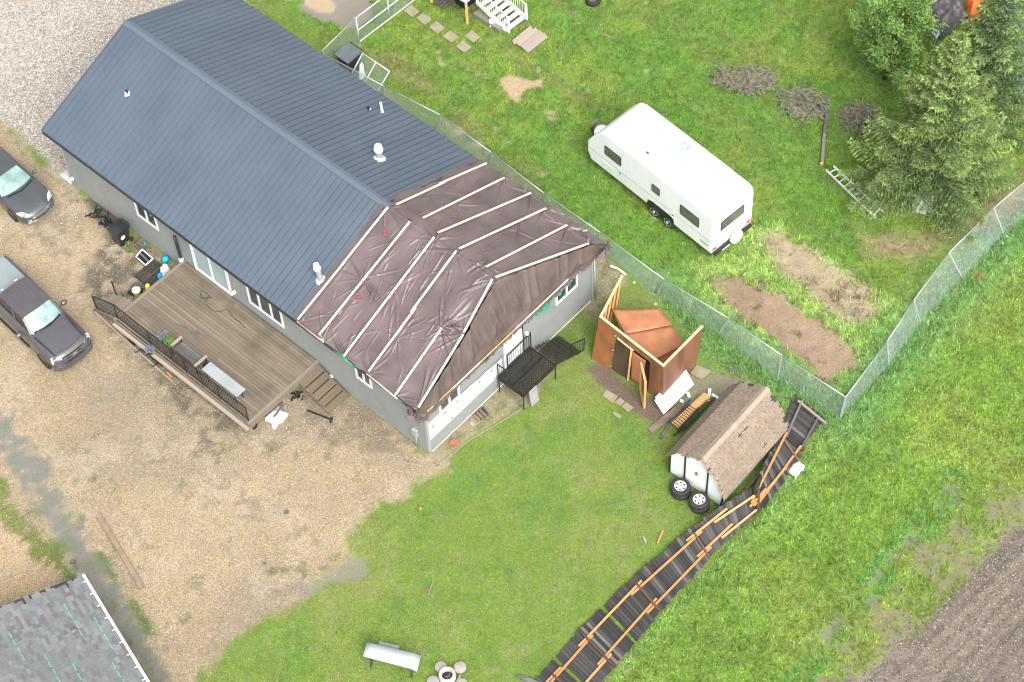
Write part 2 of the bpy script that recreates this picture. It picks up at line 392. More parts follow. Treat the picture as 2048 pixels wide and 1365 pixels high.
P_pud = pl((590, -40), (640, -40), (672, 10), (665, 25), (635, 22), (610, 8))
P_bare2 = pl((992, 150), (1030, 155), (1080, 160), (1085, 175), (1050, 185), (1035, 200), (1020, 182), (1000, 170))
P_green2 = pl((-200, 780), (0, 955), (40, 1010), (90, 1070), (140, 1120), (160, 1150), (120, 1165), (60, 1120), (20, 1060), (-10, 1020), (-250, 900))
P_bs = pl((-700, 500), (0, 975), (30, 1050), (95, 1120), (110, 1175), (-300, 1300), (-700, 1300))
P_organic = pl((180, 360), (250, 420), (330, 520), (290, 600), (360, 690), (470, 810), (500, 870), (420, 880), (330, 800), (240, 690), (190, 630), (170, 560), (210, 480), (160, 400))
P_org2 = pl((600, 780), (720, 800), (830, 880), (820, 930), (700, 900), (600, 870))
P_mudpatch = pl((700, 1110), (735, 1115), (730, 1150), (690, 1165), (620, 1190), (600, 1175), (650, 1150))
P_roadl = pl((-700, 1000), (-60, 760), (0, 690), (80, 760), (60, 820), (0, 830), (-300, 900))
P_bs2 = pl((820, 950), (1000, 850), (1400, 600), (1400, 560), (1700, 800), (1640, 900), (1500, 860), (1300, 900), (1100, 800), (880, 940))
track = [G(*p) for p in [(-120, 740), (0, 860), (60, 935), (110, 1020), (165, 1120), (215, 1200), (270, 1290), (330, 1390)]]
ditch = [G(*p) for p in [(1905, 960), (1860, 1030), (1800, 1100), (1740, 1170), (1680, 1240), (1640, 1300), (1580, 1390)]]
rows = [G(*p) for p in [(2100, 800), (1940, 930), (1830, 1060), (1700, 1200), (1590, 1340), (1520, 1420)]]
fence_l = [G(*p) for p in [(660, 150), (880, 262), (1095, 420), (1250, 520), (1436, 675), (1685, 838), (1841, 650), (1926, 562), (2060, 420)]]
fallen_r = [G(*p) for p in [(1180, 1400), (1230, 1345), (1320, 1235), (1430, 1125), (1520, 1035), (1612, 915), (1660, 840)]]

def field(x, y):
    x = np.asarray(x, float); y = np.asarray(y, float)
    n1 = fbm(x, y, 1.3, 1); n2 = fbm(x, y, .35, 2, 3); n3 = fbm(x, y, 3.5, 3); n4 = fbm(x, y, 6, 5, 3); n5 = fbm(x, y, .8, 6)
    wob = (n1 - .5) * .9 + (n2 - .5) * .45
    def mixc(c, d, m): return c * (1 - m[:, None]) + np.array(d) * m[:, None]
    N = len(x)
    # lawn of this yard
    c = np.tile(np.array([.172, .262, .042]), (N, 1))
    c = mixc(c, (.225, .270, .070), ss(n3, .42, .62) * .7)
    c = mixc(c, (.115, .235, .035), ss(n1, .52, .72) * .6)
    c = mixc(c, (.28, .28, .12), ss(n5, .60, .75) * .4)
    grass = np.ones(N); hgt = np.full(N, .055)
    # field side
    side = sdf(np.array([*fallen_r, G(1700, 838), G(1860, 655), G(2060, 440), (60, 60), (40, 20), (0, 20)]), x, y)
    m = ss(side + wob * .3, -.1, .3)
    c = c * (1 - m[:, None]) + m[:, None] * (np.array([.180, .305, .044]) * (1 + (n1[:, None] - .5) * .35) + np.array([.045, .015, .012]) * ss(n3, .45, .65)[:, None])
    hgt = hgt * (1 - m) + m * .11
    # neighbour's yard
    nb = ss(sdf(P_neigh, x, y) + wob * .2, -.1, .3)
    cn = np.tile(np.array([.130, .260, .030]), (N, 1))
    cn = mixc(cn, (.205, .285, .045), ss(n3, .40, .62) * .75)
    cn = mixc(cn, (.095, .235, .030), ss(n5, .5, .7) * .6)
    drag = fbm(x * .7 + y * .7, (x * .7 - y * .7) * .22, .9, 8)
    west = ss(x, 10, -4) * ss(y, 52, 60)
    cn = mixc(cn, (.24, .21, .10), ss(drag, .50, .72) * (.25 + .75 * west) * .7)
    c = c * (1 - nb[:, None]) + cn * nb[:, None]; hgt = hgt * (1 - nb) + nb * .085
    fd = lined(fence_l, x, y)
    m = ss(sdf(P_lush, x, y) + wob * .9, -.3, .5)
    c = mixc(c, (.32, .46, .12), m * .9); hgt = np.where(m > .3, .15, hgt)
    m = np.exp(-(fd / (.35 + .9 * ss(x, 4, 9))) ** 2) * (.25 + .75 * ss(x, 4, 8)); c = mixc(c, (.19, .38, .13), m * .85); hgt = np.maximum(hgt, .2 * m)
    fr = lined(fallen_r, x, y); m = np.exp(-(fr / .45) ** 2) * ss(side, -.05, .12); c = mixc(c, (.22, .37, .10), m * .8); hgt = np.maximum(hgt, .22 * m)
    # tall dark weeds left of the fence near the sheds, in the gap behind
    soilm = np.zeros(N); tanm = np.zeros(N); lightm = np.zeros(N); mudm = np.zeros(N)
    def lay(m, col, g=1.0):
        nonlocal c, grass
        c = mixc(c, col, m); grass = grass * (1 - m * g)
    m = ss(sdf(P_dry_shade, x, y) + wob * 1.0, -.5, .6) * .75; lay(m, (.26, .19, .12), .75)  # dry soil and spruce shade painted together in one tan colour
    m = ss(sdf(P_bare2, x, y) + wob * .8, -.1, .2); lay(m, (.37, .28, .17))
    brs = ss(n5 + n2 * .25, .86, .97) * nb * ss(x, 12, 2); lay(brs * .8, (.33, .26, .16))
    m = ss(sdf(P_bare, x, y) + wob * .7, -.15, .25); lay(m * .85, (.24, .21, .16), .9)
    m = ss(sdf(P_shed, x, y) + wob * .4, -.12, .15); lay(m, (.135, .10, .075))
    m = ss(sdf(P_mudtop, x, y) + wob * .8, -.1, .2); lay(m, (.21, .185, .15)); mudm = np.maximum(mudm, m)
    m = ss(sdf(P_pud, x, y) + wob * .2, -.05, .1); lay(m, (.36, .28, .18))
    # beds of bare earth
    m = ss(sdf(P_bedA, x, y) + wob * .75 + (n2 - .5) * .5, -.2, .2); lay(m, (.25, .18, .118)); c = c * (1 - m[:, None] * .0 + (m * ((n1 - .5) * .55 + (n2 - .5) * .35))[:, None]); grass = np.maximum(grass, m * .5 * (n5 > .66)); soilm = np.maximum(soilm, m)
    edge = m * (1 - m) * 4 * (n2 > .5); c = mixc(c, (.10, .08, .06), edge * .6)
    m2 = ss(sdf(P_bedB, x, y) + wob * .9 + (n2 - .5) * .5, -.3, .4); lay(m2 * .92, (.30, .23, .16)); c = c * (1 + (m2 * ((n1 - .5) * .45 + (n2 - .5) * .3))[:, None]); grass = np.maximum(grass, m2 * .55 * (n5 > .60)); soilm = np.maximum(soilm, m2)
    # wet strip beside the field
    tr = ss(sdf(P_trans, x, y) + wob * 1.2, -.8, 2.6)
    patch = ss(n5 * .6 + n2 * .4 + tr * .30, .68, .88) * ss(tr, .05, .5); lay(patch * .9, (.155, .135, .105), .95); soilm = np.maximum(soilm, patch)
    c = mixc(c, (.24, .25, .07), tr * .3)
    dd = lined(ditch, x, y); m = np.exp(-(dd / .30) ** 2) * ss(n5 * .5 + n2 * .5, .46, .62); lay(m * .8, (.15, .145, .125)); mudm = np.maximum(mudm, m * .5)
    m = np.exp(-((dd - .35) / .3) ** 2) * ss(n1, .35, .6) * (1 - patch); c = mixc(c, (.07, .24, .045), m * .7)
    m = ss(sdf(P_field, x, y) + wob * 1.0, -.35, .35); lay(m, (.155, .130, .104), .985); soilm = np.maximum(soilm, m)
    rowd = fbm(x * .66 - y * .75, (x * .75 + y * .66) * .10, .6, 9, 3) * .6 + n2 * .4
    c = c * (1 + (m * (rowd - .5) * 1.1)[:, None]); fldm = m
    # gravel yards
    m = ss(sdf(P_tan, x, y) + wob * .75 + (n2 - .5) * .7, -.28, .30); lay(m, (.312, .247, .158)); tanm = m
    c = c * (1 - m[:, None]) + m[:, None] * c * (1 + ((n3 - .5) * .35 + (n1 - .5) * .22)[:, None])
    c = mixc(c, (.225, .185, .135), m * ss(n4, .5, .64) * .6)
    c = mixc(c, (.36, .30, .21), m * ss(n1, .52, .7) * .6)
    g2 = m * ss(n2 * .5 + n5 * .5, .60, .72) * ss(n4, .46, .6); c = mixc(c, (.17, .19, .06), g2 * .6); dk = m * ss(n2 * .6 + n1 * .4, .56, .70) * ss(n3, .40, .55); c = mixc(c, (.15, .12, .085), dk * .5); grass = np.maximum(grass, g2 * .5)
    for P, col, k in ((P_organic, (.105, .095, .07), 1.0), (P_org2, (.17, .14, .105), .8)):
        mo = ss(sdf(P, x, y) + wob * 1.3, -.3, .5) * ss(n2 * .5 + n5 * .5, .36, .55) * k; c = mixc(c, col, mo * .92); grass = np.maximum(grass, mo * .15 * (n1 > .5))
    mp = ss(sdf(P_mudpatch, x, y) + wob * .7, -.1, .2) * .85; c = mixc(c, (.19, .18, .14), mp); grass *= (1 - mp); mudm = np.maximum(mudm, mp * .4)
    m = ss(sdf(P_bs, x, y) + wob * .4, -.2, .2); c = mixc(c, (.40, .30, .185), m); grass *= (1 - m)
    tl = lined(track, x, y); m = ss(-tl + .55 + wob * .8 + (n2 - .5) * .9, -.25, .35) * (.8 + .2 * ss(n2, .3, .6)); c = mixc(c, (.165, .163, .14), m); grass *= (1 - m); mudm = np.maximum(mudm, m * .45); c = mixc(c, (.12, .16, .05), m * .35 * (n1 > .68)); tanm = tanm * (1 - m)
    m = ss(sdf(P_green2, x, y) + wob * .9, -.1, .2) * ss(n2, .3, .5); c = mixc(c, (.17, .22, .05), m * .8); grass = np.maximum(grass, m)
    m = np.exp(-((tl - .75) / .22) ** 2) * ss(n1, .50, .62) * ss(y, 46.5, 43) ; c = mixc(c, (.12, .2, .045), m * .8); grass = np.maximum(grass, m)
    for P in (P_strip, P_strip2):
        m = ss(sdf(P, x, y) + wob * .35, -.08, .15) * .85; c = mixc(c, (.27, .225, .15), m)
        c = mixc(c, (.10, .13, .04), m * ss(n2, .5, .65) * .6); grass = grass * (1 - m) + m * .25 * (n2 > .52); tanm = np.maximum(tanm, m)
    m = ss(sdf(P_light, x, y) + wob * .7, -.15, .5); c = mixc(c, (.44, .405, .35), m); grass *= (1 - m); lightm = m; tanm = tanm * (1 - m)
    c = c * (1 - m[:, None]) + m[:, None] * c * (1 + ((n3 - .5) * .25)[:, None])
    gm = (vn(x, y, .17, 11) - .5) * .55 + (vn(x, y, .42, 12) - .5) * .40; c = c * (1 + (gm * .6 * (grass > .4) * (.5 + .65 * np.maximum(nb, ss(side, -.1, .3))))[:, None])
    return dict(c=np.clip(c, .01, .9), grass=np.clip(grass, 0, 1), h=hgt, tan=tanm, light=lightm, soil=soilm, mud=mudm, field=fldm, lush=0)

fx = np.arange(-27, 28.01, .115); fy = np.arange(30, 80.01, .115)
gx = np.concatenate([[-600, -200, -80, -45, -32], fx, [34, 45, 80, 200, 600]])
gy = np.concatenate([[-400, -100, 0, 18, 26], fy, [84, 95, 130, 300, 800]])
XX, YY = np.meshgrid(gx, gy, indexing='ij'); xf, yf = XX.ravel(), YY.ravel()
F = field(xf, yf)
zz = (fbm(xf, yf, 1.1, 4, 3) - .5) * .07 * (1 - np.maximum(F['tan'], F['light']) * .6) + (fbm(xf, yf, .25, 7, 2) - .5) * .02
zz += (fbm(xf, yf, .45, 10, 2) - .5) * .09 * F['soil']
rw = np.sin((xf * .66 - yf * .75) * 2 * math.pi / .5) * .02 * F['field']; zz += rw
zz -= .035 + .05 * F['mud']
na, nb_ = len(gx), len(gy)
idx = np.arange(na * nb_).reshape(na, nb_)
quads = np.stack([idx[:-1, :-1], idx[1:, :-1], idx[1:, 1:], idx[:-1, 1:]], -1).reshape(-1, 4)
def np_mesh(name, v, f, col=None, smooth=False, mt=None):
    me = bpy.data.meshes.new(name); k = f.shape[1]
    me.vertices.add(len(v)); me.vertices.foreach_set('co', np.ascontiguousarray(v, np.float32).ravel())
    me.loops.add(f.size); me.loops.foreach_set('vertex_index', np.ascontiguousarray(f, np.int32).ravel())
    me.polygons.add(len(f)); me.polygons.foreach_set('loop_start', np.arange(0, f.size, k, dtype=np.int32))
    try: me.polygons.foreach_set('loop_total', np.full(len(f), k, np.int32))
    except Exception: pass
    me.polygons.foreach_set('use_smooth', np.full(len(f), smooth))
    for nm, c in (col or {}).items():
        a = me.attributes.new(nm, 'FLOAT_COLOR', 'POINT'); cc = np.ones((len(v), 4), np.float32); cc[:, :3] = c
        a.data.foreach_set('color', cc.ravel())
    me.update(calc_edges=True)
    if mt: me.materials.append(mt)
    return me
def ground_mat():
    mt, n, p = new_mat('ground'); L = n.links.new
    a = n.nodes.new('ShaderNodeAttribute'); a.attribute_name = 'col'
    k = n.nodes.new('ShaderNodeAttribute'); k.attribute_name = 'kind'
    sep = n.nodes.new('ShaderNodeSeparateColor'); L(k.outputs['Color'], sep.inputs[0])
    geo = n.nodes.new('ShaderNodeNewGeometry')
    vo = n.nodes.new('ShaderNodeTexVoronoi'); vo.inputs['Scale'].default_value = 17; L(geo.outputs['Position'], vo.inputs['Vector'])
    vo2 = n.nodes.new('ShaderNodeTexVoronoi'); vo2.inputs['Scale'].default_value = 34; L(geo.outputs['Position'], vo2.inputs['Vector'])
    sc = n.nodes.new('ShaderNodeSeparateColor'); L(vo.outputs['Color'], sc.inputs[0])
    s2 = n.nodes.new('ShaderNodeSeparateColor'); L(vo2.outputs['Color'], s2.inputs[0])
    nz = n.nodes.new('ShaderNodeTexNoise'); nz.inputs['Scale'].default_value = 16; nz.inputs['Detail'].default_value = 4; nz.inputs['Roughness'].default_value = .7; L(geo.outputs['Position'], nz.inputs['Vector'])
    def mr(src, f0, f1, t0, t1):
        q = n.nodes.new('ShaderNodeMapRange'); q.inputs['From Min'].default_value = f0; q.inputs['From Max'].default_value = f1
        q.inputs['To Min'].default_value = t0; q.inputs['To Max'].default_value = t1; L(src, q.inputs['Value']); return q.outputs[0]
    def mul(x, y):
        q = n.nodes.new('ShaderNodeMath'); q.operation = 'MULTIPLY'
        for i, s in enumerate((x, y)):
            if isinstance(s, float): q.inputs[i].default_value = s
            else: L(s, q.inputs[i])
        return q.outputs[0]
    def lerp(f, x, y):
        q = n.nodes.new('ShaderNodeMix'); q.data_type = 'FLOAT'; L(f, q.inputs['Factor'])
        for nm, s in (('A', x), ('B', y)):
            if isinstance(s, float): q.inputs[nm].default_value = s
            else: L(s, q.inputs[nm])
        return q.outputs['Result']
    stone = mul(mr(sc.outputs[0], 0, 1, .62, 1.32), mr(vo.outputs['Distance'], .30, .62, 1.0, .55))
    stone2 = mul(mr(s2.outputs[0], 0, 1, .66, 1.30), mr(nz.outputs['Fac'], .3, .7, .75, 1.2))
    soil = mul(mr(nz.outputs['Fac'], .3, .7, .68, 1.3), mr(s2.outputs[1], 0, 1, .85, 1.12))
    f = lerp(sep.outputs[1], soil, stone2); f = lerp(sep.outputs[0], f, stone); f = lerp(sep.outputs[2], f, mr(nz.outputs['Fac'], .3, .7, .92, 1.08))
    hv = n.nodes.new('ShaderNodeHueSaturation'); L(a.outputs['Color'], hv.inputs['Color']); L(f, hv.inputs['Value'])
    L(mr(s2.outputs[2], 0, 1, .55, 1.4), hv.inputs['Saturation'])
    L(hv.outputs[0], p.inputs['Base Color'])
    L(lerp(sep.outputs[2], .93, .45), p.inputs['Roughness']); p.inputs['Specular IOR Level'].default_value = .3
    bp = n.nodes.new('ShaderNodeBump'); bp.inputs['Distance'].default_value = .03
    L(lerp(sep.outputs[2], .8, .1), bp.inputs['Strength'])
    L(lerp(sep.outputs[0], nz.outputs['Fac'], mr(vo.outputs['Distance'], 0, .6, 1, 0)), bp.inputs['Height']); L(bp.outputs[0], p.inputs['Normal'])
    return mt
M['ground'] = ground_mat()
kind = np.stack([F['light'], F['tan'], F['mud']], -1)
gcol = F['c'] * (1 - .25 * F['grass'][:, None])  # ground colour darkened under grass, painting in the shade among the blades
go = link_mesh('ground', np_mesh('ground', np.stack([xf, yf, zz], -1), quads, {'col': gcol, 'kind': kind}, True, M['ground']))
tag(go, kind='structure')
ZG = zz.reshape(na, nb_)
def gz(x, y):
    i = np.clip(((np.asarray(x) + 27) / .115).round().astype(int) + 5, 0, na - 1); j = np.clip(((np.asarray(y) - 30) / .115).round().astype(int) + 5, 0, nb_ - 1)
    return ZG[i, j]
# footprints where nothing grows
def house_in(x, y):
    dx = x - HO.x; dy = y - HO.y; s = dx * ha.x + dy * ha.y; t = dx * hb.x + dy * hb.y
    return (s > -.05) & (s < LEN + .05) & (t > -.05) & (t < WID + .05)
def deck_in(x, y):
    dx = x - HO.x; dy = y - HO.y; s = dx * ha.x + dy * ha.y; t = dx * hb.x + dy * hb.y
    return (s > 6.1) & (s < 14) & (t > -3.9) & (t < 0)
# ---- grass
def make_grass(name, n, x0, x1, y0, y1, sel, bl, label, seed):
    g = np.random.default_rng(seed)
    x = g.uniform(x0, x1, n); y = g.uniform(y0, y1, n); f = field(x, y)
    # keep to what the picture could show, with a margin
    keep = (g.random(n) < f['grass'] ** 1.3) & ~house_in(x, y) & ~deck_in(x, y) & sel(x, y, f)
    x, y = x[keep], y[keep]; c = f['c'][keep]; h = f['h'][keep]; k = len(x)
    B = bl; N_ = k * B
    bx = np.repeat(x, B) + g.normal(0, .03, N_); by = np.repeat(y, B) + g.normal(0, .03, N_)
    hh = np.repeat(h, B) * g.uniform(.55, 1.45, N_); az = g.uniform(0, 2 * math.pi, N_); lean = g.uniform(.3, 1.25, N_)
    wd = np.clip(hh * .16, .010, .022) * g.uniform(.8, 1.4, N_)
    z0 = gz(bx, by) - .01
    dx = np.cos(az); dy = np.sin(az); px_ = -dy; py_ = dx
    L = hh * 1.25
    tip = np.stack([bx + dx * L * np.sin(lean), by + dy * L * np.sin(lean), z0 + L * np.cos(lean)], -1)
    b0 = np.stack([bx + px_ * wd, by + py_ * wd, z0], -1); b1 = np.stack([bx - px_ * wd, by - py_ * wd, z0], -1)
    v = np.stack([b0, b1, tip], 1).reshape(-1, 3); fc = np.arange(N_ * 3).reshape(-1, 3)
    var = np.repeat(g.uniform(.52, 1.55, k), B) * g.uniform(.8, 1.25, N_)
    cc = np.repeat(c, B, 0) * var[:, None]
    yel = (np.repeat(g.random(k), B) < .12)[:, None]
    cc = np.where(yel, cc * .5 + np.array([.26, .25, .11]) * .5, cc)
    hue = g.normal(0, .10, N_)[:, None] * np.array([1.0, 0, -.4]); cc = cc * (1 + hue)
    col = np.repeat(np.clip(cc, .005, .9), 3, 0)
    o = link_mesh(name, np_mesh(name, v, fc, {'col': col}, False, M['grass']))
    tag(o, label, 'grass', kind='stuff'); return o
M['grass'] = vcol_mat('grass', .75, transl=.25)
def wedge(x, y): return np.abs(x) < (27 * (y + 30) / 105 + 1.5)
make_grass('grass', 330000, -24, 27, 33, 78, lambda x, y, f: wedge(x, y), 3, 'short bright green lawn and field grass growing round the house', 1)
make_grass('tall_grass', 60000, 2, 26, 38, 64, lambda x, y, f: f['h'] > .16, 4, 'long pale green grass along the fences and earth beds', 2)
# ---- pebbles
def make_pebbles(name, n, box, key, cols, smin, smax, label, seed):
    g = np.random.default_rng(seed); x = g.uniform(box[0], box[1], n); y = g.uniform(box[2], box[3], n); f = field(x, y)
    keep = (g.random(n) < f[key] ** 2) & ~house_in(x, y) & ~deck_in(x, y); x, y = x[keep], y[keep]; k = len(x)
    base = np.array([(1, 0, 0), (0, 1, 0), (-1, 0, 0), (0, -1, 0), (0, 0, .65), (0, 0, -.5)], float)
    tri = np.array([(0, 1, 4), (1, 2, 4), (2, 3, 4), (3, 0, 4)])
    s = g.uniform(smin, smax, k); a = g.uniform(0, 6.28, k); st = g.uniform(.6, 1.3, k)
    vx = base[None, :, 0] * s[:, None] * st[:, None]; vy = base[None, :, 1] * s[:, None]; vz = base[None, :, 2] * s[:, None]
    ca, sa = np.cos(a)[:, None], np.sin(a)[:, None]
    v = np.stack([x[:, None] + vx * ca - vy * sa, y[:, None] + vx * sa + vy * ca, gz(x, y)[:, None] + .004 + vz], -1)
    v += g.normal(0, 1, v.shape) * s[:, None, None] * .18
    fc = (np.arange(k)[:, None, None] * 6 + tri[None]).reshape(-1, 3)
    pal = np.array(cols); ci = g.integers(0, len(pal), k); cc = pal[ci] * g.uniform(.75, 1.2, k)[:, None]
    o = link_mesh(name, np_mesh(name, v.reshape(-1, 3), fc, {'col': np.repeat(cc, 6, 0)}, False, M['pebble'])); tag(o, label, 'gravel', kind='stuff')
M['pebble'] = vcol_mat('pebble', .8)
make_pebbles('pale_gravel', 60000, (-25, -8, 56, 76), 'light', [(.56, .53, .48), (.46, .41, .34), (.34, .33, .31), (.66, .62, .57), (.42, .31, .23), (.2, .19, .18)], .018, .040, 'pale pinkish crushed stone gravel beyond the left end of the house', 5)
make_pebbles('tan_gravel', 110000, (-25, 6, 34, 66), 'tan', [(.38, .32, .23), (.28, .215, .135), (.15, .12, .085), (.44, .39, .31), (.19, .175, .15), (.32, .22, .13)], .012, .030, 'tan pea gravel of the parking yard in front of the deck', 6)

make_pebbles('soil_clods', 60000, (5, 24, 33, 52), 'field', [(.20, .165, .135), (.14, .115, .09), (.25, .21, .175), (.11, .09, .07), (.30, .26, .21)], .015, .050, 'loose brown clods of the bare field in the lower right corner', 8)

# ================================================================ house
def hthing(name, label, cat, group=None, s=0, t=0, z=0):
    return thing(name, label, cat, H(s, t, z), HD, group)
house = hthing('house', 'long grey bungalow with blue ribbed metal roof, its near end under a brown tarp', 'house')
b = MB()
prof = [(0, .02), (0, HW - .02), (WID / 2, HW + RISE - .08), (WID, HW - .02), (WID, .02)]
b.prism([H(.80, t, z) for t, z in prof], ha * (LEN - .83)); b.prism([H(.03, 0, .02), H(.80, 0, .02), H(.80, WID, .02), H(.03, WID, .02)], (0, 0, 3.2)); b.build('wall', M['siding'], house)
b = MB(); b.prism([H(-.012, -.012, .0), H(LEN + .012, -.012, 0), H(LEN + .012, WID + .012, 0), H(-.012, WID + .012, 0)], (0, 0, .22)); b.build('foundation', M['foundation'], house)
# lap siding, course by course
LAP = .125
b = MB()
def lap(f0, f1, z, zt=None):
    # f0,f1: functions(out,z) -> point at both ends
    zt = zt or z + LAP
    p = [f0(.028, z), f1(.028, z), f1(.002, z), f0(.002, z), f0(.010, zt), f1(.010, zt), f1(.0, zt), f0(.0, zt)]
    b.hexa(p)
z = .22
front_open = [(15.34, 16.71, 1.66, 2.95), (11.06, 13.34, .80, 2.98), (7.90, 9.98, 1.40, 2.8), (2.87, 3.8, 1.85, 2.9)]
gable_open = [(.74, 1.94, 1.98, 2.98), (4.5, 5.62, 1.0, 3.1), (7.66, 9.05, 1.95, 2.98)]
def spans(a, bb, z, ops):
    cur = a; out = []
    for o in sorted(ops):
        if o[2] - .02 < z + LAP and z < o[3] - .02:
            if o[0] > cur: out.append((cur, o[0]))
            cur = max(cur, o[1])
    if bb > cur: out.append((cur, bb))
    return out
while z < 3.55:
    for a0, a1 in spans(.06, LEN - .06, z, front_open):
        lap(lambda o, zz, s=a1: H(s, -o, zz), lambda o, zz, s=a0: H(s, -o, zz), z)
    go_ = list(gable_open)
    if .80 < z < 2.0: go_.append((-.1, 4.44, 0, 9))
    for a0, a1 in (spans(.06, WID - .06, z, go_) if z < 3.1 else []):
        lap(lambda o, zz, t=a0: H(-o, t, zz), lambda o, zz, t=a1: H(-o, t, zz), z)
    lap(lambda o, zz: H(LEN + o, WID - .06, zz), lambda o, zz: H(LEN + o, .06, zz), z)
    lap(lambda o, zz: H(.06, WID + o, zz), lambda o, zz: H(LEN - .06, WID + o, zz), z)
    z += LAP
b.build('siding', M['siding'], house, kind='stuff')
for s, t in ((0, 0), (LEN, 0), (0, WID), (LEN, WID)):
    b = MB(); b.prism([H(s - .07, t - .04, .2), H(s + .04 + .0, t - .04, .2), H(s + .04, t + .07, .2), H(s - .07, t + .07, .2)] if s == 0 else
        [H(s - .04, t - .04, .2), H(s + .04, t - .04, .2), H(s + .04, t + .04, .2), H(s - .04, t + .04, .2)], (0, 0, HW - .75))
    b.build('corner_trim', M['siding_trim'], house)
# house wrap where the siding has gone
b = MB(); n = 40; rows_ = []
for i in range(n + 1):
    t = .03 + i / n * 4.40
    rows_.append([H(-.006 - .006 * math.sin(t * 7 + k) * (k % 2), t, .80 + (1.30 - .06 * t) * k / 5) for k in range(6)])
b.grid(rows_); wr = b.build('house_wrap', M['wrap'], house, smooth=True)
b = MB()
def mark(t, z, w, h, bb):
    bb.prism([H(-.022, t, z), H(-.022, t + w, z), H(-.022, t + w, z + h), H(-.022, t, z + h)], -ha * .003)
for t0, nn in ((.16, 8), (2.35, 11), (3.9, 7)):      # rows of small bold print
    for i in range(nn):
        tt = t0 + i * .115; sz = .085 if i < 4 else .055
        mark(tt, .93 + .0 * i, .022, sz, b); mark(tt + .022, .93 + sz * .7, .035, .02, b); mark(tt + .057, .93, .02, sz * .9, b)
for t0 in (1.35, 1.85): mark(t0, .98, .09, .07, b)
b.build('print', M['ink'], wr, kind='stuff')
b = MB()
for t0, zz in ((.30, 1.55), (1.0, 1.72), (1.72, 1.68), (3.02, 1.60), (3.72, 1.60)):
    mark(t0, zz, .09, .10, b); mark(t0 + .11, zz + .03, .05, .05, b)
b.build('red_print', M['ink_red'], wr, kind='stuff')
b = MB()
for t0 in (2.45, 1.95, .35):
    for i in range(9): mark(t0 + i * .07, 1.22, .035, .028, b)
b.build('small_print', M['galv'], wr, kind='stuff')
# windows and doors
def window(P, w, h, z0, nm='window', mull=(0.5,), glass='glass', fr=.09, head=None):
    """P(u, out, z): u along the wall"""
    f = MB()
    def fb(u0, u1, za, zb, o=.06): f.hexa([P(u0, -.01, za), P(u1, -.01, za), P(u1, o, za), P(u0, o, za), P(u0, -.01, zb), P(u1, -.01, zb), P(u1, o, zb), P(u0, o, zb)])
    fb(-.0, w, z0, z0 + fr); fb(0, w, z0 + h - fr, z0 + h); fb(0, fr, z0 + fr, z0 + h - fr); fb(w - fr, w, z0 + fr, z0 + h - fr)
    fo = f.build(nm, M['white'], house)
    for k in mull:
        q = MB(); f = q; fb(k * w - .045, k * w + .045, z0 + fr, z0 + h - fr, .052); q.build('mullion', M['white'], fo)
    ks = [0] + list(mull) + [1]
    for i in range(len(ks) - 1):
        u0 = ks[i] * w + (.0 if i else fr - .0) + (.045 if i else 0); u1 = ks[i + 1] * w - (.045 if i < len(ks) - 2 else fr)
        q = MB(); q.hexa([P(u0, .0, z0 + fr), P(u1, .0, z0 + fr), P(u1, .018, z0 + fr), P(u0, .018, z0 + fr), P(u0, .0, z0 + h - fr), P(u1, .0, z0 + h - fr), P(u1, .018, z0 + h - fr), P(u0, .018, z0 + h - fr)])
        q.build('pane', M[glass], fo)
    return fo
window(lambda u, o, z: H(15.36 + u, -o, z), 1.33, 1.27, 1.68)
window(lambda u, o, z: H(7.92 + u, -o, z), 2.04, 1.38, 1.42, mull=(.33, .67))
window(lambda u, o, z: H(2.89 + u, -o, z), .88, 1.0, 1.88)
window(lambda u, o, z: H(11.09 + u, -o, z), 2.22, 2.12, .83, 'patio_door', (.5,), 'glass_door', .12)
window(lambda u, o, z: H(-o, .76 + u, z), 1.16, .98, 2.0)
window(lambda u, o, z: H(-o, 7.68 + u, z), 1.35, 1.0, 1.97)
dr = MB(); dr.hexa([H(-.05, 4.66, 1.05), H(0, 4.66, 1.05), H(0, 5.46, 1.05), H(-.05, 5.46, 1.05), H(-.05, 4.66, 3.08), H(0, 4.66, 3.08), H(0, 5.46, 3.08), H(-.05, 5.46, 3.08)])
door = dr.build('door', M['white'], house)
q = MB()
for t in (4.52, 5.48): q.prism([H(-.075, t, 1.0), H(0, t, 1.0), H(0, t + .12, 1.0), H(-.075, t + .12, 1.0)], (0, 0, 2.15))
q.build('door_frame', M['white'], door)
q = MB(); q.prism([H(-.09, 5.615, 1.0), H(-.03, 5.615, 1.0), H(-.03, 5.65, 1.0), H(-.09, 5.65, 1.0)], (0, 0, 2.1)); q.build('storm_door_edge', M['black'], door)
q = MB(); q.lathe(H(-.05, 4.78, 2.02), [(.03, 0), (.035, .05), (.02, .07)], 8, -ha); q.build('handle', M['chrome'], door)
for P, ax in ((H(-.02, 5.86, 2.05), -ha), (H(5.37, -.02, .40), -hb), (H(21.12, -.02, .60), -hb), (H(10.85, -.02, 1.35), -hb)):
    q = MB(); q.lathe(P, [(.09, 0), (.10, .05), (.07, .13), (.02, .16)], 10, ax); q.build('wall_lamp', M['white'], house, True)
